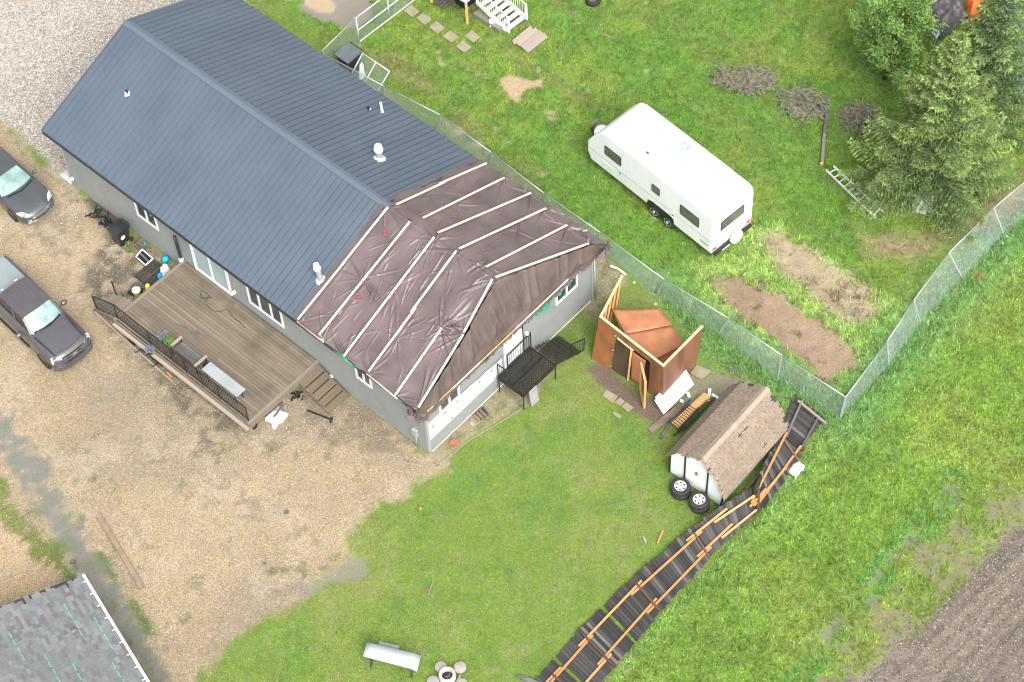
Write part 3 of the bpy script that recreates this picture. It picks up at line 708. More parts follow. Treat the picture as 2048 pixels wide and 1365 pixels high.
# flue, meter, downpipe
q = MB(); q.tube([H(14.10, -.16, 2.5), H(14.08, -.15, 1.75), H(14.03, -.16, 1.05)], .065, 10); q.build('flue_pipe', M['black_plastic'], house, True)
q = MB(); q.lathe(H(14.02, -.17, .88), [(.11, 0), (.11, .14), (.07, .2)], 12); q.build('flue_collar', M['white'], house, True)
q = MB(); q.prism([H(.45, -.18, .9), H(.72, -.18, .9), H(.72, -.03, .9), H(.45, -.03, .9)], (0, 0, .42)); q.build('meter_box', M['siding_trim'], house, bevel=.02)
q = MB(); q.tube([H(.58, -.09, .9), H(.58, -.09, .1)], .03, 8); q.build('conduit', M['siding_trim'], house, True)
q = MB(); q.tube([H(-.15, 9.95, 2.95), H(-.18, 9.98, .1)], .03, 8); q.build('downspout', M['siding_trim'], house, True)
q = MB(); q.tube([H(-.06, .1, .1), H(-.06, 9.8, .1)], .018, 4); q.build('base_flashing', M['white'], house)
# roof: ribbed metal sheets, each one a part
def panel_mesh(side, length):
    # local x along the ridge (0..0.912), y down the slope, z out of the roof
    me = MB(); P = []
    xs = []
    for k in range(3):
        o = k * .304
        xs += [(o, .0), (o + .228, .0), (o + .240, .026), (o + .262, .028), (o + .268, .0), (o + .270, -.034), (o + .300, -.034)]
    xs.append((.912, .0))
    for y in (0, length): P.append([(x, y, z) for x, z in xs])
    n = len(xs)
    me.v = P[0] + P[1]; me.f = [(i, i + 1, n + i + 1, n + i) for i in range(n - 1)]
    low = [(x, length, z - .03) for x, z in xs]
    b0 = len(me.v); me.v += low; me.f += [(n + i, n + i + 1, b0 + i + 1, b0 + i) for i in range(n - 1)]
    return me.mesh('roof_panel', None, False, (M['roof_blue'],))
half = WID / 2; slen = math.hypot(half + OE, (half + OE) * SL)
for side in (0, 1):
    me = panel_mesh(side, slen)
    pk = H(0, half, HW + RISE + .06)
    down = ((-hb if side == 0 else hb) * 1 + Vector((0, 0, -SL))).normalized()
    nrm = ha.cross(down).normalized()
    if nrm.z < 0: nrm = -nrm
    xd = ha if ha.cross(down).z > 0 else -ha
    s0, s1 = 6.22, LEN + OG; k = 0
    while True:
        sa = s0 + k * .912
        if sa >= s1 - .3: break
        st = sa if xd.dot(ha) > 0 else sa + .912
        mw = Matrix((xd, down, nrm)).transposed().to_4x4(); mw.translation = pk + ha * st + nrm * random.uniform(0, .003)
        o = bpy.data.objects.new('roof_panel', me); C.objects.link(o); o.parent = house; o.matrix_basis = MI[house.name] @ mw
        k += 1
    s_end = s0 + k * .912
q = MB()
zz = HW + RISE + .115
q.poly([H(6.2, half - .20, zz - .2 * SL), H(6.2, half, zz + .01), H(s_end + .03, half, zz + .01), H(s_end + .03, half - .20, zz - .2 * SL)])
q.poly([H(6.2, half, zz + .01), H(6.2, half + .20, zz - .2 * SL), H(s_end + .03, half + .20, zz - .2 * SL), H(s_end + .03, half, zz + .01)])
q.poly([H(6.2, half - .20, zz - .2 * SL), H(s_end + .03, half - .20, zz - .2 * SL), H(s_end + .03, half - .20, zz - .2 * SL - .045), H(6.2, half - .20, zz - .2 * SL - .045)])
q.poly([H(6.2, half + .20, zz - .2 * SL), H(6.2, half + .20, zz - .2 * SL - .045), H(s_end + .03, half + .20, zz - .2 * SL - .045), H(s_end + .03, half + .20, zz - .2 * SL)])
q.build('ridge_cap', M['roof_trim'], house)
ZE = HW - OE * SL
q = MB()
for t0, t1 in ((-OE, half), (WID + OE, half)):
    for s in (s_end + .01,):
        q.bar(H(s, t0, roof_z(t0) + .04), H(s, t1, HW + RISE + .06), .05, .16)
q.build('rake_trim', M['roof_trim'], house)
q = MB(); q.bar(H(-.0, -OE + .0, ZE - .08), H(s_end, -OE + .0, ZE - .08), .03, .17); q.bar(H(-.0, WID + OE, ZE - .08), H(s_end, WID + OE, ZE - .08), .03, .17); q.build('fascia', M['fascia'], house)
q = MB(); q.prism([H(0, -OE + .02, ZE - .14), H(s_end, -OE + .02, ZE - .14), H(s_end, .0, ZE - .14), H(0, 0, ZE - .14)], (0, 0, .02)); q.prism([H(0, WID, ZE - .14), H(s_end, WID, ZE - .14), H(s_end, WID + OE - .02, ZE - .14), H(0, WID + OE - .02, ZE - .14)], (0, 0, .02)); q.build('soffit', M['siding_trim'], house)
# roof vents
def stack(s, t, z0, r, h, mt, capm=None, tilt=0, ring=True, name='roof_vent'):
    q = MB(); base = H(s, t, z0); top = base + Vector((0, 0, h)) + ha * tilt
    q.tube([base, top], r, 12); o = q.build(name, mt, house, True, angle=40)
    if ring:
        q = MB(); q.lathe(base, [(r * 1.9, -.05), (r * 1.9, .02), (r * 1.3, .05), (r * 1.1, .10)], 14, (hb * (SL if t > half else -SL) + Vector((0, 0, 1)))); q.build('flashing', M['white'], o, True, angle=40)
    if capm:
        d = (top - base).normalized(); q = MB(); q.lathe(top, [(r * 1.0, -.10), (r * 1.3, -.08), (r * 1.3, .0), (r * .85, .03), (r * .85, .10), (r * 1.05, .11), (r * 1.0, .19), (r * .5, .22)], 14, d); q.build('cap', capm, o, True, angle=40)
stack(8.80, 6.95, 5.10, .15, .62, M['galv'], M['white'], name='chimney')
stack(6.70, 1.30, 4.40, .12, .75, M['galv'], M['white'], .12, name='chimney')
stack(11.13, 9.40, 4.05, .055, .62, M['white'], name='vent_pipe')
stack(11.55, 9.05, 4.18, .06, .22, M['black'], name='vent_pipe')
q = MB(); q.lathe(H(19.42, 2.68, 5.0), [(.15, 0), (.15, .03), (.06, .05), (.05, .18)], 4, Vector((0, 0, 1)) - hb * SL); q.build('vent_flashing', M['white'], house)
q = MB(); q.tube([H(19.42, 2.68, 5.02), H(19.42, 2.68, 5.22)], .06, 8); q.build('vent_pipe', M['black'], house)
# small canopy on the far end wall
q = MB(); q.hexa([H(LEN + .35, 4.0, 3.25), H(LEN + 1.0, 4.0, 2.9), H(LEN + 1.0, 6.3, 2.9), H(LEN + .35, 6.3, 3.25), H(LEN + .35, 4.0, 3.32), H(LEN + 1.0, 4.0, 2.97), H(LEN + 1.0, 6.3, 2.97), H(LEN + .35, 6.3, 3.32)]); q.build('canopy', M['roof_trim'], house)
# green membrane showing at the eave below the tarp
q = MB(); P = []
for i in range(30):
    s = .6 + i * .14; P.append([H(s, -OE - .03 - .05 * math.sin(i * .35), ZE - .02 - .03 * math.sin(i)), H(s, -OE + .12, ZE + .06)])
q.grid(P); q.build('green_membrane', M['teal'], house)
q = MB(); P = []
for i in range(16):
    t = 7.3 + i * .1; P.append([H(-.10 - .05 * math.sin(i * 1.3), t, 2.72 + .14 * math.sin(i * .9)), H(-.05, t, 3.2)])
q.grid(P)
P = []
for i in range(9):
    t = 6.45 + i * .1; P.append([H(-.14 - .05 * math.sin(i * 1.3), t, 2.62 + .1 * math.sin(i * .9)), H(-.05, t, 3.1)])
q.grid(P); q.build('membrane_flap', M['teal'], house)
# decking and sheathing of the bare roof end (under the tarp)
q = MB()
q.prism([H(.65, half, HW + RISE - .12), H(.05, -OE, ZE - .06), H(6.4, -OE, ZE - .06), H(6.4, half, HW + RISE - .12)], (0, 0, .06))
q.prism([H(.65, half, HW + RISE - .12), H(6.4, half, HW + RISE - .12), H(6.4, WID + OE, ZE - .06), H(.05, WID + OE, ZE - .06)], (0, 0, .06))
q.build('roof_deck', M['board_tan'], house)

# ================================================================ tarp
tarp = hthing('roof_tarp', 'crinkled brown plastic tarp held down with pale wood strips over the damaged roof end', 'tarp', z=3.6)
def tarp_mat():
    mt, n, p = new_mat('tarp'); L = n.links.new
    geo = n.nodes.new('ShaderNodeNewGeometry')
    mp = n.nodes.new('ShaderNodeMapping'); mp.inputs['Rotation'].default_value = (0, 0, HD); L(geo.outputs['Position'], mp.inputs[0])
    n1 = n.nodes.new('ShaderNodeTexNoise'); n1.inputs['Scale'].default_value = 1.1; n1.inputs['Detail'].default_value = 5; L(mp.outputs[0], n1.inputs['Vector'])
    n2 = n.nodes.new('ShaderNodeTexNoise'); n2.inputs['Scale'].default_value = 4; n2.inputs['Detail'].default_value = 5; n2.inputs['Distortion'].default_value = 1.6; L(mp.outputs[0], n2.inputs['Vector'])
    mx = n.nodes.new('ShaderNodeMix'); mx.data_type = 'RGBA'; mx.inputs['A'].default_value = (.100, .073, .072, 1); mx.inputs['B'].default_value = (.140, .106, .105, 1)
    r = n.nodes.new('ShaderNodeMapRange'); r.inputs['From Min'].default_value = .35; r.inputs['From Max'].default_value = .65; L(n1.outputs['Fac'], r.inputs['Value']); L(r.outputs[0], mx.inputs['Factor']); L(mx.outputs['Result'], p.inputs['Base Color'])
    p.inputs['Roughness'].default_value = .45; p.inputs['Specular IOR Level'].default_value = .7
    bp = n.nodes.new('ShaderNodeBump'); bp.inputs['Distance'].default_value = .03; bp.inputs['Strength'].default_value = .35; L(n2.outputs['Fac'], bp.inputs['Height']); L(bp.outputs[0], p.inputs['Normal'])
    return mt
M['tarp'] = tarp_mat()
def ridged(x, y, sc, seed): return 1 - np.abs(vn(x, y, sc, seed) * 2 - 1)
ANCH = [(6.2, 4.9, 1), (6.3, -.4, 1), (5.0, -.4, .8), (3.8, -.45, .8), (2.5, -.4, 1), (1.0, -.5, 1.3), (-.1, -.4, 1.6), (2.65, 5.0, 1.0), (3.75, 4.9, .7),
        (1.13, 2.4, 1.2), (.26, 2.7, 1), (.65, 4.9, 1.4), (1.3, 5.3, 1.2), (5.2, 2.2, .9), (4.9, 10.2, 1), (3.6, 10.3, 1), (2.5, 10.1, 1), (1.25, 9.9, 1.2), (0, 9.8, 1.5), (2.4, 1.2, .8), (3.9, 2.6, .6), (4.8, 7.2, .6), (2.2, 8.0, .9), (6.1, 7.6, .7)]
_rw = random.Random(77); RAYS = []
for (a_, c_, k_) in ANCH:
    for i in range(_rw.randint(7, 12)):
        RAYS.append((a_, c_, _rw.uniform(0, 6.283), _rw.uniform(.35, 1.7) * (.6 + .5 * k_), _rw.uniform(.018, .045), _rw.uniform(.025, .075) * k_, _rw.uniform(-.5, .5)))
for i in range(110):   # loose folds running mostly down the slope between the strips
    RAYS.append((_rw.uniform(.3, 6.1), _rw.uniform(-.2, 10), _rw.choice([1.57, -1.57]) + _rw.gauss(0, .55), _rw.uniform(.4, 1.5), _rw.uniform(.016, .04), _rw.uniform(.015, .05), _rw.uniform(-.8, .8)))
def wrinkle(s, t):
    out = np.zeros_like(s)
    for (a, c, an, ln, wd, h, cv) in RAYS:
        m_ = (np.abs(s - a) < ln + .2) & (np.abs(t - c) < ln + .2)
        if not m_.any(): continue
        x = s[m_] - a; y = t[m_] - c; u = x * math.cos(an) + y * math.sin(an); v = -x * math.sin(an) + y * math.cos(an) - cv * .25 * u * u
        f = np.clip(u / .12, 0, 1) * np.clip((ln - u) / (ln * .7), 0, 1); w2 = wd * (.6 + .9 * np.clip(u / ln, 0, 1))
        out[m_] += h * f * (np.exp(-(v / w2) ** 2) - .35 * np.exp(-((v - 2.0 * w2) / (1.6 * w2)) ** 2))
    out += (fbm(s, t, 1.5, 12, 2) - .5) * .07
    bay = np.abs(((s + .03) % 1.245) - .6225) / .6225
    near = np.clip((1 - bay) / .16, .15, 1)
    out = out * 1.2 * near
    out -= .035 * (1 - bay ** 2) * (.4 + 1.2 * vn(s, t, 1.6, 4))
    return out
def edge_front(v):    # s of the end of the tarp on the front slope, v = t
    return np.interp(v, [-.45, 2.68, 4.87], [-.12, .22, .62])
def edge_back(v): return np.interp(v, [4.87, 9.9, 10.4], [.62, -.08, -.45])
def tarp_side(front):
    ns, ntt = 190, 200
    P = np.zeros((ns, ntt, 3)); tt = np.linspace(-OE - .04, half, ntt) if front else np.linspace(half, WID + OE + .06, ntt)
    for j, t in enumerate(tt):
        s0 = float(edge_front(t) if front else edge_back(t)); s1 = 6.42 + .10 * math.sin(t * 2.3) + .06 * math.sin(t * 7)
        P[:, j, 0] = np.linspace(s0, s1, ns); P[:, j, 1] = t
    S, T = P[..., 0], P[..., 1]
    dr_ = np.minimum(T, WID - T)
    base = HW + SL * dr_
    rd = np.abs(T - half); base = base - .10 * np.exp(-(rd / .25) ** 2) + .06
    w_ = wrinkle(S, T)
    sc = np.clip((6.45 - S) / .25, .25, 1)
    bulge = .16 * np.exp(-((S - 1.7) / .9) ** 2 - ((T - 3.6) / 1.1) ** 2) if front else .10 * np.exp(-((S - 1.9) / .8) ** 2 - ((T - 6.6) / 1.2) ** 2)
    Z = base + .085 + w_ * sc + bulge * 0.7
    Z = np.maximum(Z, HW + SL * dr_ - .05 + .09 * (S > 6.2))
    nn = SL / math.hypot(1, SL)
    v = np.array([HO.x, HO.y, 0]) + S[..., None] * np.array(ha) + (T + (w_ * nn * (-1 if front else 1)))[..., None] * np.array(hb) + Z[..., None] * np.array([0, 0, 1])
    return v
def grid_obj(name, v, mt, parent, kind=None):
    a, b_ = v.shape[:2]; idx = np.arange(a * b_).reshape(a, b_)
    f = np.stack([idx[:-1, :-1], idx[1:, :-1], idx[1:, 1:], idx[:-1, 1:]], -1).reshape(-1, 4)
    inv = np.array(MI[parent.name]); vv = v.reshape(-1, 3) @ inv[:3, :3].T + inv[:3, 3]
    me = np_mesh(name, vv, f, None, True, mt); o = bpy.data.objects.new(name, me); C.objects.link(o); o.parent = parent
    return o
grid_obj('front_sheet', tarp_side(True), M['tarp'], tarp)
grid_obj('back_sheet', tarp_side(False), M['tarp'], tarp)
# end sheet hanging over the gable
nu, nv_ = 260, 60
tt = np.linspace(-OE - .1, WID + OE + .25, nu); Vv = np.zeros((nu, nv_, 3))
for i, t in enumerate(tt):
    tc_ = min(max(t, -.45), 10.35)
    s_top = float(edge_front(tc_) if tc_ < 4.87 else edge_back(tc_)); z_top = HW + SL * min(tc_, WID - tc_) + .10 - .10 * math.exp(-((tc_ - half) / .25) ** 2)
    hang = .14 + .16 * vn(np.array(t), np.array(0.), .35, 3) + .12 * vn(np.array(t), np.array(0.), .12, 5)
    zb = min(3.22, z_top - .1) - hang * (1.0 if 1 < t < 9.2 else 1.5)
    yb = -.10
    k = np.linspace(0, 1, nv_)
    s_ = s_top + (yb - s_top) * k ** .8; z_ = z_top + (zb - z_top) * k
    fold = .15 * (ridged(np.full(nv_, t * 1.0) + .25 * np.sin(k * 2), k * .35, .42, 6) ** 3) + .07 * (ridged(np.full(nv_, t) - .3 * k, k * .3, .2, 9) ** 2)
    fold *= (.35 + k * .9) * (1 - .8 * np.clip((k - .62) / .2, 0, 1))
    fr_ = np.where(k > .86, (k - .86) / .14, 0) * .16 * (vn(np.full(nv_, t), k, .1, 2) - .4)
    s_ = s_ - fold - fr_ - .02
    Vv[i] = np.array([HO.x, HO.y, 0]) + s_[:, None] * np.array(ha) + t * np.array(hb) + z_[:, None] * np.array([0, 0, 1.])
grid_obj('gable_sheet', Vv, M['tarp'], tarp)
# flapping rags at the corners
for (t0, s0, n_, zc) in ((-.45, -.05, 90, 3.45), (10.35, -.40, 70, 3.55)):
    q = MB()
    for i in range(n_ // 3):
        c0 = H(s0 + random.uniform(-.12, .30), t0 + random.uniform(-.12, .12), zc + random.uniform(-.12, .1)); d = Vector((random.gauss(0, 1), random.gauss(0, 1), random.gauss(-.3, .6))) * .16
        e = Vector((random.gauss(0, 1), random.gauss(0, 1), random.gauss(0, .5))) * .1
        q.poly([c0, c0 + d, c0 + d + e]); q.poly([c0, c0 + d + e, c0 + e * 1.3])
    q.build('torn_edge', M['tarp'], tarp, True, kind='stuff')
q = MB()
for i in range(150):
    t = random.uniform(.2, 9.9); c0 = H(-.13, t, 3.02 + random.uniform(-.12, .16)); d = hb * random.uniform(.04, .16) + Vector((0, 0, random.uniform(-.14, .02))) - ha * random.uniform(-.02, .08)
    e = hb * random.uniform(-.08, .12) + Vector((0, 0, -random.uniform(.03, .16))) - ha * random.uniform(-.04, .08)
    q.poly([c0, c0 + d, c0 + e])
q.build('ragged_hem', M['tarp'], tarp, True, kind='stuff')
q = MB(); P = []
for i in range(60):
    t = 5.1 + i * .088; P.append([H(6.40 + .02 * math.sin(i), t, roof_z(t) + .14), H(6.56 + .06 * vn(np.array(i * .3), np.array(0.), .5, 2), t, roof_z(t) + .115)])
q.grid(P); P = []
for i in range(60):
    t = -.45 + i * .09; P.append([H(6.56 + .07 * vn(np.array(i * .3), np.array(1.), .5, 3), t, roof_z(t) + .115), H(6.38 + .02 * math.sin(i), t, roof_z(t) + .14)])
q.grid(P); q.build('tarp_edge', M['tarp'], tarp, True)
# battens
def bt(s0, t0, s1, t1, dz=.235, z0=None, z1=None, w=.085, m_='batten'):
    a = H(s0, t0, (z0 if z0 is not None else roof_z(t0) + dz)); c = H(s1, t1, (z1 if z1 is not None else roof_z(t1) + dz))
    piece('batten', tarp, a, c, w, .035, M[m_])
bt(6.20, 4.82, 6.28, 2.1); bt(6.26, 2.35, 6.37, -.42); bt(5.03, 4.85, 5.2, -.41); bt(3.76, 4.9, 3.77, -.5)
bt(2.63, 4.95, 2.60, 2.2); bt(2.55, 2.45, 2.51, -.39); bt(1.13, 2.40, .99, -.52); bt(.66, 4.86, .27, 2.72, .23); bt(.24, 2.66, -.11, -.36, .23)
bt(6.05, 5.15, 6.03, 7.9); bt(6.08, 7.6, 6.0, 10.28); bt(4.84, 5.4, 4.89, 10.15); bt(3.84, 5.2, 3.56, 10.3); bt(2.66, 5.15, 2.5, 10.02); bt(1.27, 5.2, 1.25, 9.9, .235); bt(.62, 5.0, -.06, 9.7, .23)
bt(-.16, .02, -.16, 1.5, z0=3.2, z1=3.2, w=.05, m_='lumber'); bt(-.17, 1.45, -.17, 3.1, z0=3.2, z1=3.22, w=.05); bt(-.17, 3.1, -.17, 5.2, z0=3.22, z1=3.24, w=.05, m_='lumber'); bt(-.17, 5.15, -.17, 8.3, z0=3.24, z1=3.26, w=.05)
bt(6.4, -.43, 4.9, -.46, z0=3.72, z1=3.70, w=.07); bt(2.6, -.44, .9, -.5, z0=3.70, z1=3.66, w=.05)
bt(5.25, -.40, 4.95, -.42, z0=3.79, z1=3.78, w=.12)
for i, (s, t) in enumerate(((5.6, 3.95), (4.85, 1.55))):
    q = MB(); c = H(s, t, roof_z(t) + .16); q.lathe(c, [(.07, 0), (.08, .05), (.04, .09)], 8); q.bar(c + Vector((.02, 0, .04)), c + Vector((-.02, .14, .09)), .05, .04)
    tag(q.build('marker', M['red']), 'small red marker on the tarp ' + ('near the roof ridge' if i == 0 else 'halfway down the slope, lower of two'), 'marker', 'red markers on the tarp')

# ================================================================ deck
DZ = .85
deck = hthing('deck', 'large weathered brown wooden deck with black railing along the front of the house', 'deck', s=10, t=-2)
bw = .142; nbd = 27; t = -.06
for i in range(nbd):
    ta = -.08 - i * .1445 - bw / 2
    # each course is laid in two lengths
    cut = 9.2 + 2.2 * math.sin(i * 2.4)
    for a0, a1 in ((6.16, cut), (cut + .006, 13.86)):
        dz = random.uniform(-.004, .004)
        piece('deck_board', deck, H(a0, ta, DZ - .018 + dz), H(a1, ta + random.uniform(-.003, .003), DZ - .018 + dz), bw - .008, .036, M['deck'])
for s0 in (6.07, 13.95): piece('border_board', deck, H(s0, -.03, DZ - .012), H(s0, -4.03, DZ - .012), .15, .04, M['deck_edge'])
piece('fascia_board', deck, H(5.99, -4.03, DZ - .14), H(14.03, -4.05, DZ - .14), .035, .25, M['deck_edge'])
piece('edge_board', deck, H(5.99, -4.12, DZ - .26), H(14.0, -4.14, DZ - .27), .15, .035, M['board_grey'])
piece('fascia_board', deck, H(5.975, -.03, DZ - .14), H(5.975, -4.03, DZ - .14), .03, .25, M['deck_edge'])
piece('fascia_board', deck, H(14.045, -.03, DZ - .14), H(14.045, -4.03, DZ - .14), .03, .25, M['deck_edge'])
for s in (6.2, 8.8, 11.4, 13.8):
    for t in (-3.85, -2.0): piece('support_post', deck, H(s, t, -.05), H(s, t, DZ - .05), .1, .1, M['board_grey'])
# stairs at the far end (railed) and beside the wall
def stairs(par, s0, s1, ta, tb, n, z0, mt, side, riser=True):
    run = (s1 - s0) / n
    for i in range(n):
        z = z0 * (1 - (i + 1) / (n + 1)); s = s0 + run * (i + .5)
        for k in (-.27, .27) if abs(run) > .24 else (0,):
            w_ = abs(run) * (.5 if k else .96)
            piece('stair_tread', par, H(s + run * k * .93, ta, z), H(s + run * k * .93, tb, z), w_, .04, mt)
    for t in (ta, tb):
        q = MB(); u = hb * (.03 if t == ta else -.03)
        q.prism([H(s0, t, z0 - .05), H(s0, t, z0 - .30), H(s1, t, .0), H(s1, t, .12)], u); q.build('stringer', mt, par)
stairs(deck, 14.06, 15.42, -3.98, -2.86, 4, DZ, M['deck_edge'], 1)
stairs(deck, 5.96, 4.3, -1.28, -.14, 5, DZ, M['deck_dark'], -1)
# railing
def rail_run(par, pts_b, pts_t, mt, pick=.11, name='baluster', low=.08, first=True, posts=None, pr=.045):
    """pts_b: foot points, pts_t: head points of the posts"""
    for k, (pb, pt) in enumerate(zip(pts_b, pts_t)):
        if k or first: piece('rail_post', par, pb, pt, pr, pr, mt)
    for k in range(len(pts_b) - 1):
        b0, b1, t0, t1 = Vector(pts_b[k]), Vector(pts_b[k + 1]), Vector(pts_t[k]), Vector(pts_t[k + 1])
        l0 = b0.lerp(t0, low); l1 = b1.lerp(t1, low); u0 = b0.lerp(t0, .97); u1 = b1.lerp(t1, .97)
        piece('top_rail', par, u0, u1, .045, .035, mt); piece('bottom_rail', par, l0, l1, .03, .03, mt)
        n = max(2, int((l1 - l0).length / pick)); q = MB()
        for j in range(1, n):
            f = j / n; q.bar(l0.lerp(l1, f), u0.lerp(u1, f), .018, .018)
        q.build('baluster_panel', mt, par, kind='stuff')
rs = [13.9, 11.88, 10.55, 9.75, 8.78, 7.78, 6.15]
rail_run(deck, [H(s, -3.92, DZ) for s in rs], [H(s, -3.92, DZ + .98) for s in rs], M['black_metal'])
rail_run(deck, [H(13.9, -3.92, DZ), H(15.36, -3.92, .12)], [H(13.9, -3.92, DZ + .98), H(15.42, -3.92, 1.08)], M['black_metal'], first=False)
piece('rail_post', deck, H(15.30, -2.88, .1), H(15.36, -2.88, 1.05), .05, .05, M['black_metal'])
q = MB(); q.lathe(H(15.38, -3.92, 0.02), [(.16, 0), (.16, .02)], 8); q.build('post_foot', M['black'], deck)

# things on the deck
tb = hthing('folding_table', 'pale grey rectangular folding table standing on the deck against the black railing', 'table', s=7.9, t=-3.5, z=DZ)
q = MB(); q.prism([H(6.88, -3.72, 1.58), H(8.93, -3.72, 1.58), H(8.93, -3.22, 1.58), H(6.88, -3.22, 1.58)], (0, 0, .04)); q.build('table_top', M['deck_table'], tb, bevel=.01)
for s in (7.1, 8.7):
    for t in (-3.66, -3.28): piece('leg', tb, H(s, t, DZ + .01), H(s, t, 1.58), .03, .03, M['black_metal'])
bench = hthing('patio_loveseat', 'grey slatted two seat patio bench with wood arms between the flowers and the table', 'bench', s=10, t=-3.4, z=DZ)
for i in range(7):
    t = -3.62 + i * .085; piece('seat_slat', bench, H(9.42, t, 1.27 - .01 * i % 2), H(10.72, t, 1.27), .075, .025, M['fence_grey'])
for i in range(5): piece('back_slat', bench, H(9.4, -3.70 - .02 * i, 1.36 + i * .09), H(10.74, -3.70 - .02 * i, 1.36 + i * .09), .02, .075, M['fence_grey'])
for s in (9.34, 10.80):
    piece('armrest', bench, H(s, -3.74, 1.46), H(s, -3.06, 1.46), .13, .035, M['board_grey'])
    for t in (-3.68, -3.14): piece('leg', bench, H(s, t, DZ + .01), H(s, t, 1.44), .05, .05, M['black'])
cu = hthing('seat_cushion', 'black crumpled cushion squeezed between the patio bench and the grey table', 'cushion', s=9.05, t=-3.3, z=DZ)
q = MB(); q.lathe(H(9.10, -3.30, DZ + .02), [(.17, 0), (.2, .2), (.18, .4), (.08, .5)], 9); q.build('cushion', M['black'], cu, True)
def leaf_clump(name_, c, r, hgt, n, mt, parent, sz=.06, rs=0):
    rr = random.Random(rs); q = MB(); c = Vector(c)
    for i in range(n):
        a = rr.uniform(0, 6.28); d = r * math.sqrt(rr.random()); p = c + Vector((d * math.cos(a), d * math.sin(a), rr.random() * hgt))
        u = Vector((rr.gauss(0, 1), rr.gauss(0, 1), rr.gauss(.3, .5))).normalized() * sz * rr.uniform(.6, 1.4); v = Vector((rr.gauss(0, 1), rr.gauss(0, 1), rr.gauss(0, .4))).normalized() * sz * .6
        q.poly([p - v * .5, p + u * .5 - v * .1, p + u, p + v * .5])
    return q.build(name_, mt, parent, kind='stuff')
def pot(name_, s, t, z, label, flower, seed, hang=False):
    o = hthing('flower_pot', label, 'flower pot', 'potted purple flowers at the deck railing', s, t, z)
    q = MB(); q.lathe(H(s, t, z), [(.10, 0), (.15, .24), (.16, .25)], 12); q.build('pot', M['black_plastic'], o, True, angle=40)
    leaf_clump('leaves', H(s, t, z + .2), .22, .2, 120, M['leaf'], o, .09, seed)
    leaf_clump('petals', H(s, t, z + .30), .24, .22, 110, M[flower], o, .06, seed + 5)
pot('p', 11.72, -4.13, .55, 'purple flowers hanging outside the black deck railing', 'purple', 3)
pot('p', 11.6, -3.45, DZ, 'purple flowers in a pot inside the deck railing left of the bench', 'purple', 8)
o = hthing('potted_plant', 'small bright green leafy plant in a pot on the deck beside the bench arm', 'potted plant', s=11.2, t=-3.45, z=DZ)
q = MB(); q.lathe(H(11.2, -3.45, DZ), [(.10, 0), (.15, .24), (.16, .25)], 12); q.build('pot', M['black_plastic'], o, True, angle=40)
leaf_clump('leaves', H(11.2, -3.45, DZ + .2), .2, .22, 150, M['leaf'], o, .12, 21)
def zpts(pts, z): return [at(px, py, z) for px, py in pts]
def smooth(pts, n=6):
    out = []; P = [pts[0]] + list(pts) + [pts[-1]]
    for i in range(1, len(P) - 2):
        for k in range(n):
            t = k / n; p0, p1, p2, p3 = P[i - 1], P[i], P[i + 1], P[i + 2]
            out.append(.5 * ((2 * p1) + (p2 - p0) * t + (2 * p0 - 5 * p1 + 4 * p2 - p3) * t * t + (3 * p1 - p0 - 3 * p2 + p3) * t ** 3))
    out.append(pts[-1]); return out
q = MB(); q.tube(smooth(zpts([(422, 596), (412, 586), (403, 582), (401, 590), (408, 598), (419, 594), (412, 602), (415, 612), (428, 622), (441, 624), (454, 620), (466, 634), (480, 645), (490, 656)], DZ + .02)), .011, 5)
tag(q.build('garden_hose', M['black']), 'thin black hose lying in loops on the deck boards', 'hose')
q = MB()
for a, b_ in (((352, 648), (368, 655)), ((366, 652), (384, 668)), ((376, 660), (398, 670)), ((398, 664), (392, 678)), ((380, 667), (396, 676))): q.tube(zpts([a, b_], DZ + .03), .03, 5)
tag(q.build('black_straps', M['grey_plastic']), 'tangle of dark straps lying in the middle of the deck', 'straps')
def ground_ring(name, c, r, th, mt, label, cat):
    q = MB(); q.tube([c + Vector((r * math.cos(a), r * math.sin(a), .03)) for a in [i * math.pi / 10 for i in range(21)]], th, 5, False); o = q.build(name, M[mt] if isinstance(mt, str) else mt); tag(o, label, cat); return o
ground_ring('black_hoop', at(505, 853, 0), .17, .035, 'black', 'small black hoop on the ground under the deck corner', 'hoop')

def slab(name, pts, z, th, mt, label=None, cat=None, group=None, bev=0.0, parent=None, zs=None):
    """a thin slab whose outline is given at height z"""
    zs = zs or [z] * len(pts); q = MB(); P = [at(px, py, zz) for (px, py), zz in zip(pts, zs)]
    A = sum(((P[i].x * P[(i + 1) % len(P)].y - P[(i + 1) % len(P)].x * P[i].y) for i in range(len(P))))
    if A < 0: P = P[::-1]
    q.prism([p - Vector((0, 0, th)) for p in P], (0, 0, th)); o = q.build(name, M[mt], parent, bevel=bev)
    if label: tag(o, label, cat, group)
    return o
def crumple(name, pts, z, amp, mt, label, cat, seed=0, n=14, sub=.5):
    """a crumpled sheet or bag filling an outline of four spots"""
    a, b_, c, d = [at(px, py, z) for px, py in pts]; q = MB(); P = []
    for i in range(n + 1):
        row = []
        for j in range(n + 1):
            u, v = i / n, j / n; p = a.lerp(b_, u).lerp(d.lerp(c, u), v)
            e = min(u, v, 1 - u, 1 - v); k = mnoise.noise(p * 3 + Vector((seed, 0, 0))); k2 = mnoise.noise(p * 7 + Vector((0, seed, 0)))
            p = p + Vector((k2 * .05, k * .07, 0)) * (1 + (e < .01)); p.z = z * (.25 + .75 * min(1, e * 6)) + amp * (abs(k) + .6 * abs(k2)) * min(1, e * 8 + .2); row.append(p)
        P.append(row)
    q.grid(P); return tag(q.build(name, M[mt], None, True), label, cat)
